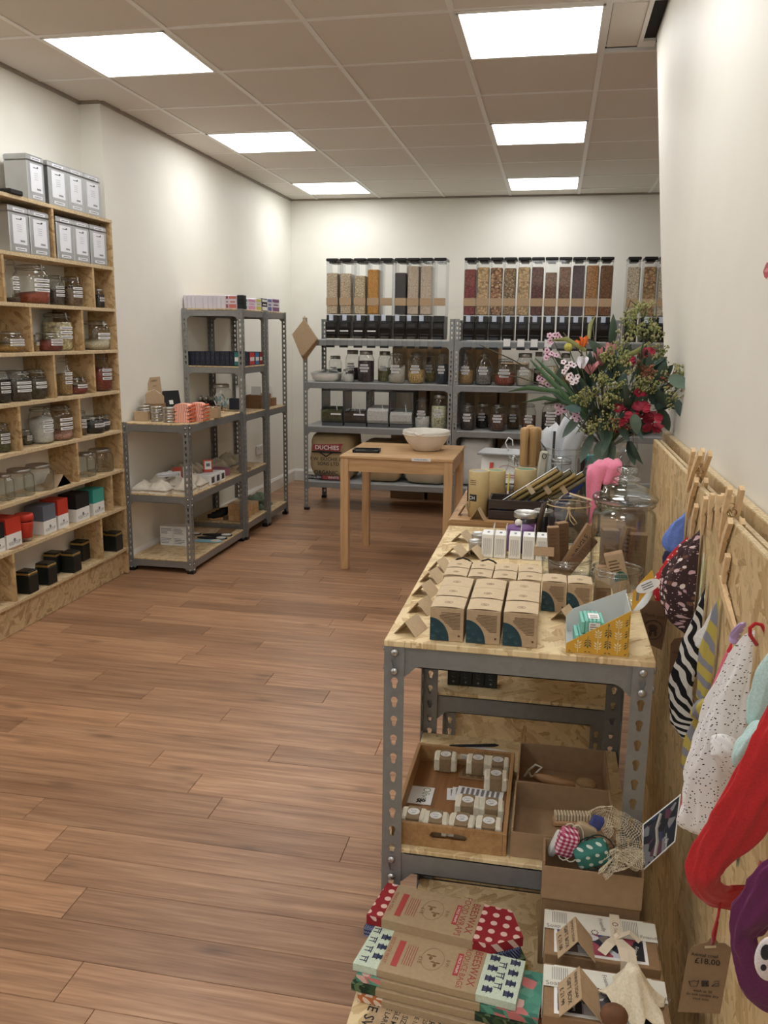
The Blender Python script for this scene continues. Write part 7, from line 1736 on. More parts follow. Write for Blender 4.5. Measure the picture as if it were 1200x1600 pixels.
    p = onz(958, 1597, zb); t = thing('seed_pod', 'brown dried seed pod at the bottom edge beside the lace', 'pod', (p[0], p[1]-0.006, zb)); m = MB(); m.ball((0, 0, 0.016), 0.018, 0, 14, 10, (1.1, 0.9, 0.9)); m.build('pod', mat('pod_brown', (110, 74, 50), 0.8, var=0.25, vscale=60, bump=0.5), t, True)
    t = open_box('small kraft box with bright packets at the bottom edge of the photograph', 2.222, 2.288, -2.60, -2.50, z0, 0.05); 
    s = thing('bright_packet', 'orange and green patterned packet in the small kraft box', 'packet', (2.256, -2.550, z0+0.0035), 0.08); m = MB(); f = [(-0.018, -0.024), (0.018, -0.024), (0.018, 0.024), (-0.018, 0.024)]; m.poly([(a, b, 0.052) for a, b in f], 0, f); m.box(-0.018, 0.018, -0.024, 0.024, 0, 0.0515); m.build('packet', blotch('bright_print', [(196, 110, 70), (60, 110, 90), (70, 90, 140), (220, 190, 150)], 90), s)
    # kraft box of cloth wraps behind the gift boxes
    carton('brown carton carrying the open box of wrapped cloths', (2.372, -2.250, z0), 0, 0.166, 0.064, 0.133, KRAFTD)
    bx0, bx1, by0, by1, bz = 2.289, 2.456, -2.286, -2.214, 0.4985
    open_box('open kraft box of patterned cloth bundles on the low front table', bx0, bx1, by0, by1, bz, 0.070)
    def bundle(label, px, py, Y, w, d, h, rz, ry, fab, scale=1.0, tie=None):
        c = ony(px, py, Y); t = thing('cloth_bundle', label, 'cloth', c, 0); t.rotation_euler = Euler((0.25, ry, rz)); m = MB(); nx, ny = 8, 8
        def sp(c_, e): return math.copysign(abs(c_)**e, c_)
        vs = []; nu, nv = 20, 10
        for jv in range(nv+1):
            ph = -PI/2+PI*jv/nv
            for iu in range(nu+1):
                a = 2*PI*iu/nu; vs.append((w/2*sp(math.cos(a), 0.4)*sp(math.cos(ph), 0.35), d/2*sp(math.sin(a), 0.4)*sp(math.cos(ph), 0.35), h/2*sp(math.sin(ph), 0.4)))
        for jv in range(nv):
            for iu in range(nu):
                q = [jv*(nu+1)+iu, jv*(nu+1)+iu+1, (jv+1)*(nu+1)+iu+1, (jv+1)*(nu+1)+iu]
                def uvof(v): x, y, zz = v; return (x+y*0.6, zz+y*0.6)
                m.poly([vs[i] for i in q], 0, [uvof(vs[i]) for i in q])
        o = m.build('cloth', fab, t, True)
        if tie:
            m = MB()
            for (ax, e) in ((0, 0.5), (0.012, -0.5)):
                m.tube([(w*0.515*math.cos(k*PI/8)*abs(math.cos(e))+ax, d*0.53*math.sin(k*PI/8)*0.0+(-d*0.53 if 4 <= k <= 12 else d*0.53)*0+d*0.53*math.sin(k*PI/8), h*0.54*math.sin(k*PI/8+e*0)+0) for k in range(16)], 0.0012, 5, closed=True)
            m.build('cord', tie, t, True)
        return t
    bundle('pink and white gingham cloth bundle tied with white cord', 886, 1316, -2.250, 0.034, 0.030, 0.052, 0.1, 0.22, gingham('pink_gingham', (236, 220, 226), (206, 110, 140), (160, 40, 84), 120), 1, mat('white_rope', (226, 220, 206), 0.9))
    bundle('teal cloth bundle with white dots tied with dark cord', 925, 1334, -2.262, 0.060, 0.034, 0.036, 0.05, -0.42, uvdots('teal_dots', (58, 122, 112), (214, 226, 216), 60, 0.22, 0.0), 1, mat('dark_cord', (24, 44, 44), 0.8))
    bundle('pale printed packet standing behind the gingham bundle', 868, 1318, -2.232, 0.012, 0.018, 0.055, 0.2, 0.25, PAPER)
    bundle('beige label card bundle in the middle of the box', 912, 1300, -2.230, 0.040, 0.010, 0.034, 0.2, 0.5, KRAFTL)
    bundle('blue cloth bundle peeping out behind the beige card', 932, 1286, -2.222, 0.022, 0.014, 0.026, 0.1, 0.3, fabric('blue_bundle', (66, 76, 140)))
    # crocheted net bag: ribbons of mesh
    def net(label, path, wid, seed):
        t = thing('net_cloth', label, 'cloth', (0, 0, 0)); rr = random.Random(seed); pts = [ony(*p) for p in path]; n = len(pts)*6; m = MB(); k = 13; vs = []
        for i in range(n+1):
            f = i/n*(len(pts)-1); a = min(int(f), len(pts)-2); s = f-a; c = pts[a].lerp(pts[a+1], s); d = (pts[a+1]-pts[a]).normalized(); side = d.cross(Vector((0.2, -1, 0.3))).normalized(); up = d.cross(side)
            ww = wid*(0.8+0.3*math.sin(f*2.3+seed))
            for q in range(k):
                e = q/(k-1)*2-1; vs.append(tuple(c+side*(ww*e)+up*(0.012*math.cos(e*2.6+f)+0.004*math.sin(e*9+f*3))))
        m.raw(vs, [(i*k+q, i*k+q+1, (i+1)*k+q+1, (i+1)*k+q) for i in range(n) for q in range(k-1)]); o = m.build('mesh', LACE, t); w = o.modifiers.new('net', 'WIREFRAME'); w.thickness = 0.0011; w.use_even_offset = False; return t
    net('cream crocheted net bag bunched at the back of the box', [(932, 1285, -2.226), (950, 1275, -2.230), (975, 1285, -2.235), (990, 1310, -2.24), (985, 1335, -2.25)], 0.026, 1)
    net('cream crocheted net roll hanging over the front of the box', [(945, 1345, -2.258), (965, 1335, -2.285), (985, 1340, -2.290), (1003, 1352, -2.292)], 0.014, 2)
    net('cream crocheted net strap at the right of the box', [(940, 1365, -2.293), (955, 1352, -2.292), (975, 1345, -2.290), (998, 1330, -2.27)], 0.011, 3)
    # dark picture card leaning out of the box at the right
    Y = -2.262; q = [ony(1003, 1362, Y), ony(1055, 1315, Y+0.015), ony(1064, 1240, Y+0.05), ony(1004, 1288, Y+0.04)]
    t = thing('picture_card', 'dark photograph card with a white border leaning at the right of the cloth box', 'card', (0, 0, 0)); m = MB(); nrm = (q[1]-q[0]).cross(q[3]-q[0]).normalized()
    if nrm.y > 0: nrm = -nrm
    def quad(m, s, off, mi=0, uv=True):
        c = sum(q, Vector())/4; P = [c+(v-c)*s+nrm*off for v in q]; m.poly(P, mi, [(0, 0), (0.1, 0), (0.1, 0.1), (0, 0.1)]); return P
    A = quad(m, 1.0, 0.0); B = quad(m, 1.0, -0.0015)
    for i in range(4): m.poly([A[i], A[(i+1) % 4], B[(i+1) % 4], B[i]])
    m.build('card', WHITE, t); m = MB(); quad(m, 0.93, 0.0004); m.build('photo', blotch('card_photo', [(40, 42, 48), (52, 54, 62), (130, 130, 134), (60, 66, 100), (44, 46, 54), (96, 60, 76)], 55), t)
    m = MB(); c = sum(q, Vector())/4; ux_ = (q[1]-q[0]).normalized(); uy_ = (q[3]-q[0]).normalized(); m.tube([tuple(c+nrm*0.0008+ux_*a+uy_*b) for a, b in ((-0.012, -0.03), (-0.006, -0.01), (-0.008, 0.012), (0.002, 0.030))], 0.0028, 5); m.build('smoke_print', mat('smoke_grey', (176, 172, 164), 0.7), t)
    q2 = MB(); Mx = Matrix.Translation(c+nrm*0.0009+ux_*0.014-uy_*0.022); Mr = Matrix(((ux_.x, uy_.x, nrm.x, 0), (ux_.y, uy_.y, nrm.y, 0), (ux_.z, uy_.z, nrm.z, 0), (0, 0, 0, 1))); q2.text('Friendly Soap', 0.006, Mx @ Mr @ Matrix.Rotation(PI/2, 4, 'Z')); q2.build('lettering', WHITE, t)
low_table_goods()

# ------------------------------------------------------------------ chipboard on the partition, pegs and hanging cloths
OSBW = osb('osb_wall', 'X', (134, 104, 66), (184, 154, 108), (210, 184, 140))
def wall_boards():
    for (xa, xb, ztop, ya, words) in ((2.597, 2.613, 1.172, -0.93, 'chipboard sheet fixed to the right wall, highest and rearmost of three'), (2.571, 2.581, 1.160, -1.06, 'chipboard sheet between the rear sheet and the front sheet on the right wall'),
                                      (2.546, 2.556, 1.172, -1.16, 'chipboard sheet at the front of the right wall carrying the pegged cloths')):
        t = thing('chipboard_sheet', words, 'board', (xa, -4.2, 0.02 if xa > 2.59 else 0.0)); L = ya+4.2; z0 = t.location.z
        MB().cbox(0, xb-xa, 0, L, 0.0, ztop-z0-0.0015, 0.0008).build('board', OSBW, t)
        MB().cbox(0.0003, xb-xa-0.0003, 0, L, ztop-z0-0.0013, ztop-z0, 0.0005).build('sawn_edge', EDGE, t)
        b = MB()
        if xa < 2.59:
            for y in (0.4, 1.6, 2.8): b.box(xb-xa+0.0005, xb-xa+0.0145, y, y+0.04, 0.2, ztop-z0-0.05)
            b.build('spacer', PINEZ, t)
wall_boards()

PEGN = [0]
def peg(label, top, bot, Y0=None, X=2.549, spread=0.007):
    a = onx(top[0], top[1], X); b = onx(bot[0], bot[1], X); L = (b-a).length
    t = thing('clothes_peg', label, 'peg', (0, 0, 0), 0, 'wooden clothes pegs'); t.location = a
    d = (b-a).normalized(); xax = Vector((1, 0, 0)); xax = (xax-d*xax.dot(d)).normalized(); yax = d.cross(xax)
    t.rotation_euler = Matrix((xax, yax, d)).transposed().to_euler()
    for s in (-1, 1):
        m = MB(); w = 0.0064
        m.prism([(s*0.0050, 0), (s*0.0126, 0), (s*0.0132, L*0.42), (s*0.0122, L*0.62), (s*0.0104, L*0.93), (s*0.0080, L), (s*0.0060, L), (s*0.0056, L*0.42)], -w, w, 'Y')
        m.build('prong', CREAMP, t)
    m = MB()
    for s in (-1, 1): m.tube([(0.0072*math.cos(k*PI/7), s*(w+0.0010), L*0.40+0.0072*math.sin(k*PI/7)) for k in range(14)], 0.0009, 5, closed=True)
    for s in (-1, 1): m.tube([(-s*0.006, s*(w+0.001), L*0.36), (0, s*(w+0.0012), L*0.48), (s*0.0105, s*(w+0.001), L*0.62)], 0.0009, 5)
    m.tube([(0.0, -w-0.001, L*0.40), (0.0, w+0.001, L*0.40)], 0.0016, 6); m.build('spring', BRASSW, t, True)
    return t
for words, tp, bt in (('farthest one on the front sheet', (1091, 703), (1081, 752)), ('second from the far end, tall', (1102, 708), (1080, 766)), ('above the blue cloth', (1096, 750), (1080, 806)), ('holding the blue cloth', (1096, 790), (1086, 842)),
                      ('left of the brown floral cloth', (1111, 778), (1103, 834)), ('above the brown floral cloth', (1122, 772), (1115, 828)), ('right of the brown floral cloth', (1133, 774), (1128, 828)), ('largest, high in the middle', (1150, 762), (1132, 846)),
                      ('above the zebra cloth', (1151, 814), (1132, 876)), ('above the grey and yellow cloth', (1147, 868), (1137, 924)), ('nearest, tilted over the dotted cloth', (1136, 905), (1160, 995))):
    peg('wooden clothes peg with wire spring on the chipboard, %s' % words, tp, bt)

def px_m(P): return (P-CAM).dot(_f)/FPX
def cloth(label, pts, m, thick=0.5, folds=5, amp=0.12, seed=1, part='cloth', cat='cloth', name='hanging_cloth', group='hanging cloths', seg=46, xmax=2.540, parent=None):
    """pts: (px, py, depth plane Y, half width in photo pixels); a gathered, folded band of cloth"""
    t = parent or thing(name, label, cat, (0, 0, 0), 0, group)
    P = [ony(p[0], p[1], p[2]) for p in pts]; A = [p[3]*px_m(q) for p, q in zip(pts, P)]
    n = (len(P)-1)*6; C = []; W = []
    for i in range(n+1):
        f = i/6.0; a = min(int(f), len(P)-2); s = f-a
        p0, p1, p2, p3 = P[max(a-1, 0)], P[a], P[a+1], P[min(a+2, len(P)-1)]
        C.append(0.5*((2*p1)+(p2-p0)*s+(2*p0-5*p1+4*p2-p3)*s*s+(3*p1-p0-3*p2+p3)*s**3)); W.append(A[a]*(1-s)+A[a+1]*s)
    vs = []; uv = []; m_ = MB(); L = 0; back = Vector((0, 1, 0))
    for i in range(n+1):
        d = (C[min(i+1, n)]-C[max(i-1, 0)]).normalized(); side = d.cross(back); side.normalize(); dep = side.cross(d)
        if i: L += (C[i]-C[i-1]).length
        e = min(1.0, math.sqrt(max(0.02, min(i, n-i)/2.2))) if (i < 3 or i > n-3) else 1.0
        for k in range(seg+1):
            th = 2*PI*k/seg; rr = 1+amp*1.5*(0.62-abs(math.sin(folds*0.5*th+0.10*i+seed+0.5*mnoise.noise((th, i*0.3, seed))))**0.6)+amp*0.8*(0.6-abs(math.sin((folds+1.5)*th-0.13*i+seed*2))**0.7)+0.16*mnoise.noise((math.cos(th)*1.5+seed, math.sin(th)*1.5, i*0.28))+0.22*abs(mnoise.noise((math.cos(th)*2.6+seed*3, math.sin(th)*2.6, i*0.42)))-0.08
            v = C[i]+side*(W[i]*e*rr*math.cos(th))+dep*(W[i]*e*rr*thick*math.sin(th)); v.x = min(v.x, xmax)
            vs.append(v); uv.append((L, W[i]*th*0.8))
    for i in range(n):
        for k in range(seg):
            q = [i*(seg+1)+k, i*(seg+1)+k+1, (i+1)*(seg+1)+k+1, (i+1)*(seg+1)+k]; m_.f.append(tuple(q)); m_.m.append(0); m_.uv[len(m_.f)-1] = [uv[j] for j in q]
    m_.v = [tuple(v) for v in vs]
    m_.f.append(tuple(range(seg-1, -1, -1))); m_.m.append(0); m_.f.append(tuple(n*(seg+1)+k for k in range(seg))); m_.m.append(0)
    o = m_.build(part, m, t, True); o.modifiers.new('sub', 'SUBSURF').render_levels = 1
    return t
def sprinkle(name, ground, cols, scale, thr):
    m, t = newmat(name); co = t.coord('UV', (scale, scale, 1)); v = t.vor(co, 1.0, 1.0); v2 = t.vor(co, 2.3, 1.0)
    s = t.n.new('ShaderNodeSeparateColor'); t.link(v.outputs['Color'], s.inputs[0])
    f = t.math('LESS_THAN', v.outputs['Distance'], t.math('MULTIPLY', s.outputs[0], thr)); f2 = t.math('LESS_THAN', v2.outputs['Distance'], 0.17)
    r = t.n.new('ShaderNodeValToRGB'); r.color_ramp.interpolation = 'CONSTANT'; e = r.color_ramp.elements
    while len(e) < len(cols): e.new(0.5)
    for i, c in enumerate(cols): e[i].position = i/len(cols); e[i].color = lin(c)
    t.link(s.outputs[1], r.inputs[0]); t.link(t.mix(t.math('MAXIMUM', f, f2), lin(ground), r.outputs[0]), t.p.inputs['Base Color']); t.p.inputs['Roughness'].default_value = 0.9
    return m
def hangings():
    BLUE = fabric('blue_cloth', (104, 132, 208)); NAVYF = fabric('navy_cloth', (40, 44, 74)); REDF = uvdots('red_white_dots', (186, 36, 44), (238, 226, 222), 75, 0.2, 0.2)
    FLOR = sprinkle('brown_floral', (66, 46, 48), [(226, 196, 200), (240, 226, 222), (120, 84, 70), (214, 176, 186)], 95, 0.62)
    TIE = blotch('tie_dye', [(90, 190, 120), (200, 210, 90), (232, 240, 230), (60, 160, 110), (240, 240, 240)], 38, sharp=False); ZEB = stripes('zebra', (230, 228, 224), (24, 24, 28), 62, 0.9, 0.5, wob=0.06)
    GY = stripes('grey_mustard', (136, 138, 150), (186, 170, 86), 34, 0.7, 0.42, wob=0.03); RW = blotch('red_white_floral', [(236, 230, 228), (206, 52, 66), (236, 232, 230), (190, 50, 44), (226, 120, 140)], 34)
    DOT = uvdots('white_black_dots', (238, 236, 236), (24, 24, 28), 250, 0.25, 0.7); MINT = fabric('mint_cloth', (190, 222, 220)); RED = fabric('red_fleece', (192, 36, 38)); PUR = fabric('purple_fleece', (98, 28, 78)); LIL = uvdots('lilac_cloth', (196, 170, 222), (240, 236, 240), 60, 0.3, 0.5)
    c = cloth('plain blue gathered cloth with a navy hem, farthest along the pegs', [(1085, 800, -1.84, 6), (1074, 818, -1.84, 18), (1060, 842, -1.84, 25), (1050, 866, -1.85, 18)], BLUE, 0.45, 4, 0.16, 1)
    cloth('', [(1052, 862, -1.85, 15), (1046, 876, -1.85, 12), (1044, 886, -1.85, 6)], NAVYF, 0.45, 3, 0.1, 2, part='navy_hem', parent=c)
    cloth('red cloth with white dots half hidden behind the brown floral one', [(1086, 838, -1.90, 8), (1066, 868, -1.90, 15), (1046, 898, -1.91, 18), (1034, 925, -1.92, 15), (1042, 950, -1.92, 10), (1052, 965, -1.93, 6)], REDF, 0.4, 4, 0.12, 3)
    cloth('dark brown cloth with small pale flowers, bulky and gathered', [(1118, 832, -2.02, 9), (1103, 848, -2.02, 24), (1086, 880, -2.02, 34), (1070, 915, -2.02, 38), (1072, 950, -2.02, 34), (1086, 978, -2.02, 22), (1094, 998, -2.02, 9)], FLOR, 0.42, 5, 0.15, 4, seg=56)
    cloth('green, yellow and white tie-dyed cloth beside the brown floral one', [(1126, 864, -2.08, 8), (1120, 884, -2.08, 18), (1112, 910, -2.08, 18), (1103, 935, -2.08, 10)], TIE, 0.4, 3, 0.12, 5)
    zb = cloth('black and white striped cloth hanging in a long loop', [(1124, 905, -2.12, 8), (1110, 935, -2.12, 16), (1096, 975, -2.12, 18), (1078, 1030, -2.13, 18), (1064, 1080, -2.13, 20), (1068, 1125, -2.13, 20), (1080, 1160, -2.14, 10)], ZEB, 0.4, 3, 0.12, 6)
    cloth('', [(1122, 950, -2.19, 6), (1106, 982, -2.19, 8), (1098, 1000, -2.19, 13), (1094, 1014, -2.19, 8)], fabric('white_cloth', (232, 230, 228)), 0.6, 3, 0.15, 7, part='knot', parent=zb)
    g = cloth('grey and mustard striped cloth tied in a knot', [(1138, 925, -2.24, 9), (1130, 960, -2.24, 20), (1117, 1015, -2.24, 22), (1106, 1075, -2.24, 15), (1100, 1098, -2.24, 11)], GY, 0.4, 4, 0.12, 8)
    cloth('', [(1112, 1094, -2.25, 8), (1098, 1108, -2.26, 17), (1084, 1122, -2.25, 9)], GY, 0.8, 3, 0.14, 9, part='knot', parent=g); cloth('', [(1098, 1118, -2.24, 12), (1088, 1155, -2.24, 17), (1078, 1196, -2.24, 14), (1074, 1206, -2.24, 8)], GY, 0.35, 3, 0.1, 10, part='tail', parent=g)
    cloth('red and white floral cloth mostly behind the dotted one', [(1160, 992, -2.36, 8), (1144, 1030, -2.36, 15), (1128, 1075, -2.36, 15), (1110, 1140, -2.36, 14), (1085, 1230, -2.36, 16), (1070, 1285, -2.36, 10)], RW, 0.3, 3, 0.1, 11)
    cloth('lilac spotted cloth end peeping above the dotted cloth', [(1164, 972, -2.44, 8), (1150, 992, -2.40, 10), (1143, 1006, -2.40, 6)], LIL, 0.5, 3, 0.12, 12)
    d = cloth('long white cloth with small black dots, knotted halfway', [(1180, 985, -2.48, 9), (1164, 1030, -2.48, 24), (1146, 1085, -2.48, 34), (1130, 1150, -2.48, 42), (1118, 1215, -2.48, 50), (1106, 1270, -2.48, 46), (1096, 1306, -2.48, 40)], DOT, 0.28, 5, 0.13, 13, seg=60)
    cloth('', [(1112, 1150, -2.515, 8), (1130, 1168, -2.52, 24), (1142, 1196, -2.515, 18), (1148, 1214, -2.51, 8)], DOT, 0.5, 4, 0.16, 14, part='knot', parent=d)
    mt = cloth('pale mint cloth tied in a knot beside the red one', [(1222, 1010, -2.56, 14), (1206, 1055, -2.56, 26), (1190, 1105, -2.56, 24), (1180, 1140, -2.56, 14)], MINT, 0.35, 4, 0.1, 15, xmax=2.544)
    cloth('', [(1196, 1128, -2.58, 10), (1182, 1150, -2.59, 20), (1165, 1178, -2.59, 22), (1160, 1205, -2.585, 12)], MINT, 0.6, 4, 0.14, 16, part='knot', parent=mt); cloth('', [(1172, 1190, -2.57, 10), (1160, 1230, -2.57, 16), (1150, 1275, -2.57, 14)], fabric('white_cloth', (232, 230, 228)), 0.3, 3, 0.1, 17, part='tail', parent=mt)
    cloth('red fleece band hanging in a big loop, nearest but one', [(1268, 1030, -2.68, 38), (1238, 1120, -2.68, 44), (1198, 1205, -2.68, 46), (1150, 1285, -2.68, 43), (1108, 1345, -2.68, 29), (1101, 1380, -2.68, 25), (1124, 1402, -2.66, 23), (1162, 1402, -2.64, 24), (1200, 1388, -2.62, 30), (1235, 1360, -2.60, 30)], RED, 0.34, 3, 0.17, 18, seg=50, xmax=2.544)
    cloth('teal cloth tip showing between the red and the purple bands', [(1222, 1300, -2.50, 14), (1208, 1340, -2.50, 13), (1203, 1362, -2.50, 7)], fabric('teal_tip', (44, 92, 84)), 0.4, 3, 0.1, 19, xmax=2.544)
    p = cloth('purple fleece band folded at the right edge, with a white patch', [(1240, 1345, -2.76, 34), (1205, 1395, -2.76, 40), (1172, 1438, -2.76, 32), (1160, 1466, -2.76, 20), (1170, 1505, -2.76, 24), (1192, 1545, -2.76, 30), (1235, 1556, -2.76, 30)], PUR, 0.36, 3, 0.17, 20, seg=50, xmax=2.544)
    cc = ony(1203, 1498, -2.80); s = px_m(cc); m = MB(); m.ball(tuple(cc), 24*s, 0, 20, 12, (0.95, 0.35, 1.65)); m.build('white_patch', fabric('white_fleece', (232, 222, 222)), p, True)
    m = MB()
    for (qx, qy, ra, rb) in ((1197, 1488, 9, 14), (1193, 1512, 5, 6)): q = ony(qx, qy, -2.811); m.ball(tuple(q), s*ra, 0, 14, 8, (0.9, 0.25, rb/ra))
    m.build('black_spot', fabric('black_fleece', (34, 34, 40)), p, True)
    # red cord loop over the board
    t = thing('red_cord', 'red cord loop hooked over the chipboard above the mint cloth', 'cord', (0, 0, 0)); m = MB(); m.tube([tuple(ony(x, y, -2.5)) for x, y in ((1183, 1008), (1172, 992), (1172, 981), (1180, 974), (1190, 976), (1196, 988), (1197, 1006), (1192, 1030))], 0.0026, 8); m.build('cord', fabric('red_cord', (178, 30, 34)), t, True)
    # swing tags
    def swing_tag(label, corners, Y, m, hole, cord=None):
        t = thing('swing_tag', label, 'tag', (0, 0, 0)); b = MB(); P = [ony(x, y, Y) for x, y in corners]; n = len(P)
        b.raw([tuple(v) for v in P]+[tuple(v+Vector((0, 0.0008, 0))) for v in P], [tuple(range(n-1, -1, -1)), tuple(range(n, 2*n))]+[(i, (i+1) % n, n+(i+1) % n, n+i) for i in range(n)]); b.build('card', m, t)
        if hole: q = [ony(x, y, Y-0.0006) for x, y in hole]; b = MB(); b.raw([tuple(v) for v in q], [(3, 2, 1, 0)]); b.build('slot', mat('tag_slot', (206, 186, 156), 0.8), t)
        if cord: b = MB(); b.tube([tuple(ony(x, y, yy)) for x, y, yy in cord], 0.0016, 6); b.build('cord', fabric('red_cord', (178, 30, 34)), t, True)
        return t
    Y = -2.66; TAGK = mat('tag_kraft', (142, 116, 88), 0.8, var=0.06, vscale=120)
    t = swing_tag('brown kraft swing tag priced £18.00 hanging on red cord under the red band', [(1059, 1581), (1075, 1490), (1082, 1479), (1094, 1475), (1104, 1473), (1110, 1466), (1118, 1467), (1123, 1474), (1133, 1474), (1143, 1482), (1141, 1496), (1125, 1584)], Y, TAGK, [(1101, 1478), (1119, 1477), (1119, 1481), (1101, 1482)], [(1126, 1408, -2.665), (1122, 1432, -2.668), (1114, 1458, -2.665), (1112, 1476, -2.662), (1116, 1470, -2.661), (1121, 1440, -2.665)])
    c = ony(1105, 1500, Y-0.001); s = px_m(c); q = MB()
    def word(w, px, py, size): q.text(w, size*s, Matrix.Translation(ony(px, py, Y-0.001)) @ Matrix.Rotation(PI/2, 4, 'X') @ Matrix.Rotation(0.03, 4, 'Z'), bold=0.012)
    word('£18.00', 1105, 1503, 14); word('Animal cowl', 1101, 1493, 8); word('wash at 30', 1098, 1549, 6.5); word('do not tumble dry', 1097, 1555, 6.5); word('cool iron', 1095, 1561, 6.5)
    def lines(L, w=0.9):
        pts = [tuple(ony(x, y, Y-0.0008)) for x, y in L]; q.tube(pts, w*s*0.6, 4)
    lines([(1076, 1533), (1079, 1541), (1089, 1541), (1092, 1532)]); lines([(1076, 1533), (1080, 1534), (1084, 1532), (1088, 1534), (1092, 1532)]); lines([(1097, 1533), (1107, 1533), (1107, 1541), (1097, 1541), (1097, 1533)], 1.4); lines([(1097, 1533), (1107, 1541)]); lines([(1107, 1533), (1097, 1541)])
    q.tube([tuple(ony(1102+3*math.cos(k*PI/5), 1537+3*math.sin(k*PI/5), Y-0.0008)) for k in range(10)], s*0.5, 4, closed=True); lines([(1112, 1541), (1123, 1541), (1123, 1533), (1115, 1534)]); lines([(1112, 1541), (1117, 1537), (1123, 1537)])
    q.build('print', INK, t)
    DT = mat('tag_dark', (112, 84, 60), 0.8, var=0.06)
    t = swing_tag('brown swing tag with a round print hanging behind the red dotted cloth', [(995, 998), (1006, 944), (1010, 938), (1048, 940), (1046, 950), (1034, 1016)], -1.93, DT, None); q = MB(); q.tube([tuple(ony(1020+15*math.cos(k*PI/12), 984+15*math.sin(k*PI/12), -1.9312)) for k in range(24)], 0.0006, 4, closed=True)
    for (x, y, a, b) in ((1020, 981, 7, 6), (1016, 990, 2.5, 5), (1024, 990, 2.5, 5)): p_ = ony(x, y, -1.9308); s2 = px_m(p_); q.ball(tuple(p_), a*s2, 0, 10, 6, (1, 0.08, b/a))
    q.text('thank you', 0.010, Matrix.Translation(ony(1022, 962, -1.9312)) @ Matrix.Rotation(PI/2, 4, 'X') @ Matrix.Rotation(-0.1, 4, 'Z')); q.build('print', mat('tag_print', (66, 44, 32), 0.8), t)
    t = swing_tag('second brown swing tag hanging in the shade behind the striped cloth', [(1044, 1092), (1048, 1006), (1054, 998), (1078, 994), (1088, 1004), (1086, 1080)], -2.03, DT, None); q = MB(); q.tube([tuple(ony(1066+14*math.cos(k*PI/12), 1050+22*math.sin(k*PI/12), -2.0312)) for k in range(24)], 0.0006, 4, closed=True); q.text('thank you', 0.009, Matrix.Translation(ony(1066, 1020, -2.0312)) @ Matrix.Rotation(PI/2, 4, 'X')); q.build('print', mat('tag_print', (66, 44, 32), 0.8), t)
hangings()

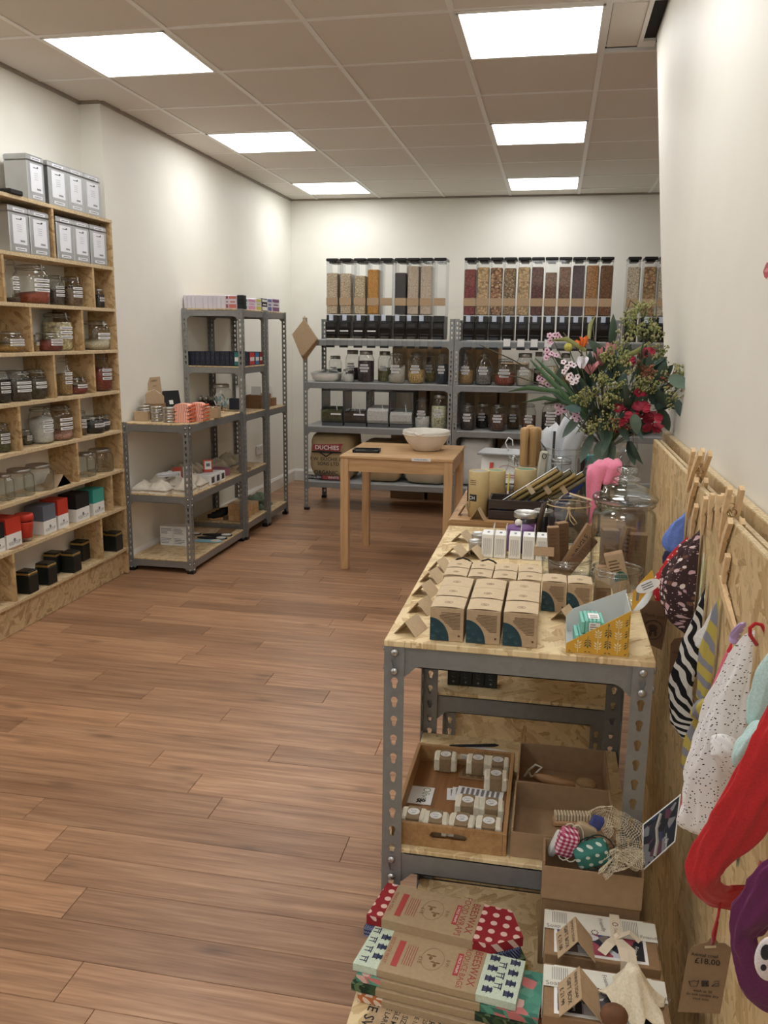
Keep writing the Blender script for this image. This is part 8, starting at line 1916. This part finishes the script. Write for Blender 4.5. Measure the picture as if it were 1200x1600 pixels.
# ------------------------------------------------------------------ bouquet in a glass vase
def bouquet():
    Y0 = -1.02; vb = ony(944, 740, Y0); vx = vb[0]
    v = thing('glass_vase', 'round clear glass vase holding the big bouquet on the counter', 'vase', (vx, Y0, CZ)); MB().lathe([(0.045, 0), (0.062, 0.015), (0.072, 0.06), (0.070, 0.105), (0.052, 0.15), (0.046, 0.17), (0.052, 0.19)], 32, cap1=False).build('glass', GLASSK, v, True)
    MB().lathe([(0.044, 0.004), (0.060, 0.018), (0.069, 0.06), (0.067, 0.095), (0.004, 0.0951)], 28).build('water', glass('vase_water', (0.80, 0.86, 0.82), (0.6, 0.66, 0.62), 1.33), v, True)
    f = thing('cellophane', 'crumpled clear cellophane bunched at the right of the vase', 'film', ony(985, 700, Y0-0.03)); rr = random.Random(3); m = MB(); vs = []
    for i in range(9):
        for k in range(7): vs.append((0.020*(i/8-0.5)*2+0.010*rr.uniform(-1, 1), 0.008*rr.uniform(-1, 1), 0.07*(k/6-0.5)*2+0.008*rr.uniform(-1, 1)))
    m.raw(vs, [(i*7+k, (i+1)*7+k, (i+1)*7+k+1, i*7+k+1) for i in range(8) for k in range(6)]); m.build('film', FILM, f)
    b = thing('bouquet', 'large mixed bouquet of eucalyptus leaves, crimson blooms, pink and orange flowers', 'bouquet', (vx, Y0, CZ+0.01)); O = Vector((vx, Y0, CZ+0.01))
    LEAF = [mat('leaf_dark', (66, 84, 70), 0.55, var=0.2, vscale=40), mat('leaf_grey', (96, 116, 100), 0.6, var=0.18, vscale=40), mat('leaf_blue', (84, 108, 104), 0.6, var=0.15, vscale=40)]
    SEED = mat('seed_green', (150, 152, 96), 0.7, var=0.2, vscale=120); SEED2 = mat('seed_olive', (166, 160, 110), 0.7, var=0.2, vscale=120); SEEDR = mat('seed_red', (150, 92, 70), 0.7, var=0.25, vscale=120); STEM = mat('stem_brown', (74, 66, 46), 0.8); STEMG = mat('stem_green', (88, 104, 62), 0.7)
    def W(px, py, dy=0.0): return ony(px, py, Y0+dy)-O
    def put(me, name, P, direction, roll=0.0, s=1.0, parent=b):
        o = bpy.data.objects.new(name, me); COL.objects.link(o); o.parent = parent; o.location = P; q = Vector(direction).to_track_quat('Z', 'Y'); o.rotation_euler = (q.to_matrix() @ Matrix.Rotation(roll, 3, 'Z')).to_euler(); o.scale = (s,)*3; return o
    def leafmesh(L, w, m, bend, tip=1.0):
        vs = []; n = 6
        for i in range(n+1):
            s = i/n; ww = w*math.sin(PI*min(1, (0.06+0.94*s)**0.8))**0.8*(1 if s < 0.99 else 0.15)+0.0006; zz = L*s; y = bend*L*s*s
            vs += [(-ww, y+ww*0.25, zz), (0, y, zz), (ww, y+ww*0.25, zz)]
        mb = MB(); mb.raw(vs, [(3*i+j, 3*i+j+1, 3*i+j+4, 3*i+j+3) for i in range(n) for j in range(2)]); mb.tube([(0, 0, -L*0.12), (0, 0, 0.0)], 0.0012, 4); return mb.mesh('leaf', m, True)
    LM = [leafmesh(0.085, 0.021, LEAF[0], 0.25), leafmesh(0.075, 0.022, LEAF[1], 0.15), leafmesh(0.065, 0.018, LEAF[2], 0.3), leafmesh(0.10, 0.018, LEAF[0], 0.4)]
    rr = random.Random(12); mouth = Vector((0, 0, 0.18))
    def leaf(px, py, dy, s=1.0, k=None, d=None):
        if px > 1035: dy -= 0.13
        P = W(px, py, dy)
        if (P+O).z < 1.24 and (P+O).x > 2.49: P.x = 2.49-O.x
        dr = Vector(d) if d else (P-mouth-Vector((0, 0, 0.02))).normalized()+Vector((rr.uniform(-.6, .6), rr.uniform(-.5, .3), rr.uniform(-.7, .4)))
        put(LM[rr.randrange(4) if k is None else k], 'leaf', P, dr, rr.uniform(-1.2, 1.2), s)
    for (px, py, dy, s, d) in ((900, 632, -.06, 1.0, (-.9, -.2, .1)), (908, 640, -.08, .9, (-1, -.1, -.1)), (868, 600, -.02, .9, (.5, -.3, .8)), (955, 540, .02, 1.0, (.25, -.1, 1)), (985, 600, -.04, 1.2, (.6, -.2, .9)), (1000, 590, -.02, 1.3, (.3, -.2, 1)), (1045, 590, -.02, 1.0, (.8, 0, -.4)), (1058, 625, 0, .9, (.1, 0, -1)), (1056, 650, 0, .9, (.15, 0, -1)),
                           (1030, 640, .02, 1.1, (.4, -.1, -1)), (1040, 660, .03, 1.1, (.3, 0, -1)), (1020, 610, -.05, 1.1, (.5, -.3, -.6)), (925, 640, -.08, 1.2, (-.3, -.4, -1)), (938, 655, -.09, 1.2, (0, -.3, -1)), (952, 660, -.09, 1.2, (.1, -.3, -1)), (925, 680, -.085, 1.2, (-.15, -.25, -1)), (940, 690, -.085, 1.1, (0, -.25, -1)), (955, 690, -.08, 1.1, (.1, -.25, -1)), (965, 650, -.07, 1.1, (.25, -.3, -1)),
                           (905, 650, -.06, 1.1, (-.4, -.2, -.9)), (895, 620, -.05, 1.0, (-.7, -.2, -.5)), (996, 690, -.05, .9, (.25, -.3, -1)), (985, 690, -.05, .9, (.1, -.3, -.9)), (985, 640, -.06, 1.0, (.2, -.4, -.8)), (970, 610, -.08, 1.0, (0, -.6, .6))): leaf(px, py, dy, s*0.86, None, d)
    for i in range(125):
        a = rr.uniform(0, 2*PI); q = math.sqrt(rr.uniform(0.05, 1)); leaf(966+72*q*math.cos(a), 622+62*q*math.sin(a), rr.uniform(-.075, .08)*(1.1-q*0.5), rr.uniform(.6, .95))
    # seeded eucalyptus
    def clmesh(m, seed):
        r2 = random.Random(seed); st = MB(); bl = MB()
        for i in range(9):
            e = Vector((r2.uniform(-1, 1)*0.020, r2.uniform(-1, 1)*0.020, 0.012+r2.random()*0.034)); st.tube([(0, 0, 0), tuple(e*0.6), tuple(e)], 0.0007, 4, 1)
            for k in range(6): d = Vector((r2.uniform(-1, 1), r2.uniform(-1, 1), r2.uniform(-.4, 1))).normalized()*0.0075; bl.ball(tuple(e+d), 0.0023, 0, 6, 4, (1, 1, 1.25)); st.tube([tuple(e), tuple(e+d)], 0.0005, 3, 1)
        o = MB(); o.raw(bl.v, bl.f, 0); o.raw(st.v, st.f, 1); return o.mesh('seed_cluster', [m, STEMG])
    CM = [clmesh(SEED, 1), clmesh(SEED2, 2), clmesh(SEED, 3), clmesh(SEEDR, 4)]
    for (px, py, dy, k) in ((985, 530, 0, 0), (970, 545, -.02, 1), (1000, 528, .0, 2), (1012, 525, 0, 0), (1018, 532, .01, 1), (945, 565, -.06, 0), (955, 575, -.07, 2), (968, 570, -.08, 0), (975, 585, -.08, 1), (940, 600, -.08, 2), (950, 610, -.09, 0), (962, 612, -.09, 0), (930, 620, -.08, 1), (945, 632, -.09, 2), (955, 636, -.09, 1), (910, 628, -.08, 0), (918, 634, -.08, 0), (935, 665, -.09, 1), (950, 668, -.09, 0), (925, 672, -.085, 2),
                            (965, 668, -.085, 3), (1000, 605, -.05, 1), (1012, 612, -.05, 0), (990, 615, -.06, 2), (1020, 560, 0, 1), (1030, 570, .01, 0), (1000, 580, -.05, 3), (1010, 590, -.05, 3), (1048, 592, .02, 1), (1055, 602, .03, 0), (1035, 600, 0, 3), (985, 505, .03, 0), (990, 492, .04, 2), (1005, 495, .04, 1), (980, 515, .02, 0), (1040, 625, .01, 1)):
        if px > 1035: dy -= 0.13
        P = W(px, py, dy)-Vector((0, 0, 0.01)); o = put(CM[k], 'seed_cluster', P, (P-mouth).normalized()+Vector((0, -.2, .3)), rr.uniform(0, 6), 1.1); o['kind'] = 'stuff'
    # ruffled crimson blooms, pink protea, orange lily, white tulip, yellow ball, wax flowers
    def petal_mesh(L, w, m, ruffle, seed):
        r2 = random.Random(seed); vs = []; n, k = 6, 6
        for i in range(n+1):
            s = i/n
            for j in range(k+1): e = j/k*2-1; vs.append((e*w*(0.25+0.75*math.sin(PI*(0.1+0.62*s))), 0.35*L*s*s+ruffle*s*math.sin(e*6+seed)+0.1*L*abs(e), L*s*(1-0.18*e*e)+ruffle*0.6*s*math.cos(e*8+seed)))
        mb = MB(); mb.raw(vs, [(i*(k+1)+j, i*(k+1)+j+1, (i+1)*(k+1)+j+1, (i+1)*(k+1)+j) for i in range(n) for j in range(k)]); return mb.mesh('petal', m, True)
    CRIM = mat('crimson_petal', (156, 36, 58), 0.7, var=0.2, vscale=60); CRIM2 = mat('crimson_light', (188, 52, 76), 0.7, var=0.2, vscale=60); PINK = mat('pink_petal', (222, 150, 156), 0.7, var=0.15, vscale=50); ORG = mat('orange_petal', (232, 116, 44), 0.6, var=0.12); WHT = mat('white_petal', (232, 226, 232), 0.7, var=0.04)
    PMs = {'c': petal_mesh(0.042, 0.022, CRIM, 0.006, 1), 'd': petal_mesh(0.036, 0.020, CRIM2, 0.007, 2), 'p': petal_mesh(0.055, 0.008, PINK, 0.001, 3), 'o': petal_mesh(0.040, 0.008, ORG, 0.001, 4), 'w': petal_mesh(0.042, 0.014, WHT, 0.002, 5)}
    def flower(px, py, dy, keys, n, s, tiltv=(0, -1, .2), spread=0.8):
        P = W(px, py, dy); ax = Vector(tiltv).normalized(); u = ax.orthogonal().normalized(); w = ax.cross(u)
        fl = bpy.data.objects.new('flower', MB().tube([tuple(P), tuple(P*0.6+mouth*0.4-Vector((0, -0.02, 0))), tuple(mouth)], 0.0018, 5).mesh('flower', STEMG)); COL.objects.link(fl); fl.parent = b
        for i in range(n):
            a = 2*PI*i/n+rr.uniform(-.2, .2); ring = i % 2; sp = spread*(0.6 if ring else 1.15); d = ax+(u*math.cos(a)+w*math.sin(a))*sp
            o = put(PMs[keys[i % len(keys)]], 'petal', P, d, 0, s*(0.8 if ring else 1.0), fl)
            q = d.to_track_quat('Z', 'Y'); o.rotation_euler = (Matrix((d.normalized().cross(ax).normalized() if d.normalized().cross(ax).length > 1e-3 else u, (ax-d.normalized()*ax.dot(d.normalized())).normalized(), d.normalized())).transposed()).to_euler()
    for (px, py, dy, n, s, tv) in ((990, 650, -.085, 10, .85, (-.2, -1, -.1)), (978, 658, -.08, 8, .7, (-.5, -1, -.3)), (1004, 640, -.085, 8, .75, (.2, -1, .3)), (1022, 652, -.07, 10, .85, (.3, -1, -.1)), (1020, 664, -.07, 7, .7, (.2, -1, -.5)), (972, 640, -.06, 6, .6, (0, -1, .3)), (983, 566, -.03, 7, .6, (-.2, -1, .4)), (1012, 556, -.02, 8, .75, (.3, -1, .5)), (1000, 618, -.07, 6, .55, (0, -1, .6)), (970, 668, -.08, 5, .5, (-.3, -1, -.6)), (1014, 582, -.04, 6, .5, (.2, -1, .2)), (958, 552, 0, 5, .45, (0, -.6, 1))): flower(px, py, dy, 'cd', n, s, tv)
    flower(938, 572, -.04, 'p', 12, 1.0, (-.1, -.35, 1), 0.45); flower(922, 585, -.05, 'p', 9, .8, (-.5, -.4, .8), 0.45); flower(952, 560, -.02, 'p', 9, .8, (.2, -.3, 1), 0.4)
    flower(908, 547, -.05, 'o', 6, .9, (-.2, -.5, .9), 0.7); flower(914, 540, -.04, 'o', 5, .7, (.3, -.3, 1), 0.6); flower(909, 576, -.07, 'w', 6, .8, (-.1, -.3, 1), 0.28)
    m = MB(); P = W(888, 543, -.05); m.ball(tuple(P), 0.0125, 0, 16, 10); m.tube([tuple(P), tuple(P*0.5+mouth*0.5+Vector((0, 0, .01))), tuple(mouth)], 0.0016, 5, 1); m.build('ball_flower', [mat('ball_yellow', (178, 172, 84), 0.9, var=0.25, vscale=200, bump=0.6), STEMG], b, True)
    WAX = mat('wax_pink', (222, 186, 204), 0.6, var=0.1); WAXW = mat('wax_white', (234, 220, 224), 0.6, var=0.05); EYE = mat('wax_eye', (96, 40, 54), 0.6)
    wx = MB(); 
    for k in range(5): a = 2*PI*k/5; wx.ball((0.0052*math.cos(a), 0.0052*math.sin(a), 0), 0.0042, 0, 6, 4, (1, 1, .35))
    wx.ball((0, 0, 0.0012), 0.0028, 1, 6, 4, (1, 1, .6)); WM = [wx.mesh('wax_flower', [WAX, EYE]), wx.mesh('wax_flower', [WAXW, EYE])]
    for (cx, cy, n, r, k, dy) in ((866, 530, 7, 9, 0, -.03), (862, 552, 6, 9, 0, -.03), (890, 578, 9, 14, 1, -.06), (893, 592, 6, 8, 1, -.07), (848, 595, 5, 8, 0, -.03), (878, 618, 4, 8, 1, -.05), (890, 640, 8, 12, 0, -.06), (876, 640, 5, 8, 0, -.05), (896, 650, 5, 8, 0, -.07)):
        for i in range(n): P = W(cx+rr.uniform(-r, r), cy+rr.uniform(-r, r), dy); put(WM[k], 'wax_flower', P, (rr.uniform(-.5, .3), -1, rr.uniform(0, .7)), 0, 1.0)
        m = MB(); P = W(cx, cy+r*0.5, dy+.004); m.tube([tuple(P), tuple(P*0.55+mouth*0.45), tuple(mouth)], 0.0011, 4); m.build('stem', STEM, b)
    # twigs and long blades
    for pts in ([(749, 539, -.02), (800, 562, -.03), (850, 590, -.05), (890, 620, -.06), (930, 660, -.04)], [(770, 585, -.02), (812, 590, -.03), (850, 603, -.04), (900, 635, -.05), (935, 665, -.04)], [(925, 500, .0), (930, 540, -.05), (938, 590, -.07), (948, 650, -.06)], [(880, 520, -.03), (910, 555, -.06), (930, 600, -.07), (945, 660, -.06)], [(975, 500, .04), (985, 470, .05), (1003, 485, .05)]):
        m = MB(); m.tube([tuple(W(*p)) for p in pts], 0.0022, 6, rs=[0.0012]+[0.002]*(len(pts)-2)+[0.003]); m.build('twig', STEM, b, True)
    BLADE = mat('blade_green', (58, 88, 50), 0.5, var=0.15); BLADE2 = mat('blade_olive', (130, 132, 74), 0.6, var=0.15)
    for pts, mm, w in (([(828, 562, -.03), (850, 585, -.05), (880, 615, -.07), (910, 650, -.06)], BLADE, .007), ([(836, 560, -.02), (855, 578, -.04), (885, 605, -.06), (915, 645, -.05)], BLADE, .006), ([(795, 612, -.03), (825, 606, -.05), (870, 612, -.07), (915, 650, -.06)], BLADE, .007), ([(815, 630, -.02), (850, 622, -.05), (885, 630, -.07), (920, 660, -.06)], BLADE, .006), ([(930, 494, -.01), (922, 508, -.02), (920, 530, -.04)], BLADE2, .006), ([(860, 532, -.03), (885, 530, -.05), (915, 548, -.06)], BLADE2, .007), ([(1012, 536, -.03), (995, 550, -.05), (970, 560, -.06)], BLADE2, .008), ([(962, 596, -.09), (955, 604, -.095), (945, 608, -.09)], WHT, .008)):
        P = [W(*p) for p in pts]; n = len(P); vs = []; mb = MB()
        for i, p in enumerate(P): d = (P[min(i+1, n-1)]-P[max(i-1, 0)]).normalized(); s_ = d.cross(Vector((0, 1, 0))).normalized(); ww = w*(0.15 if i == 0 else 0.8 if i == n-1 else 1); vs += [tuple(p-s_*ww), tuple(p+Vector((0, -.003, 0))), tuple(p+s_*ww)]
        mb.raw(vs, [(3*i+j, 3*i+j+1, 3*i+j+4, 3*i+j+3) for i in range(n-1) for j in range(2)]); mb.build('blade', mm, b, True)
    m = MB()
    for k in range(14): a = 2*PI*k/14; m.tube([(0.03*math.cos(a), 0.03*math.sin(a), 0.008), (0.02*math.cos(a+2.5), 0.02*math.sin(a+2.5), 0.19)], 0.0025, 5)
    m.build('stem', STEMG, b)['kind'] = 'stuff'
bouquet()
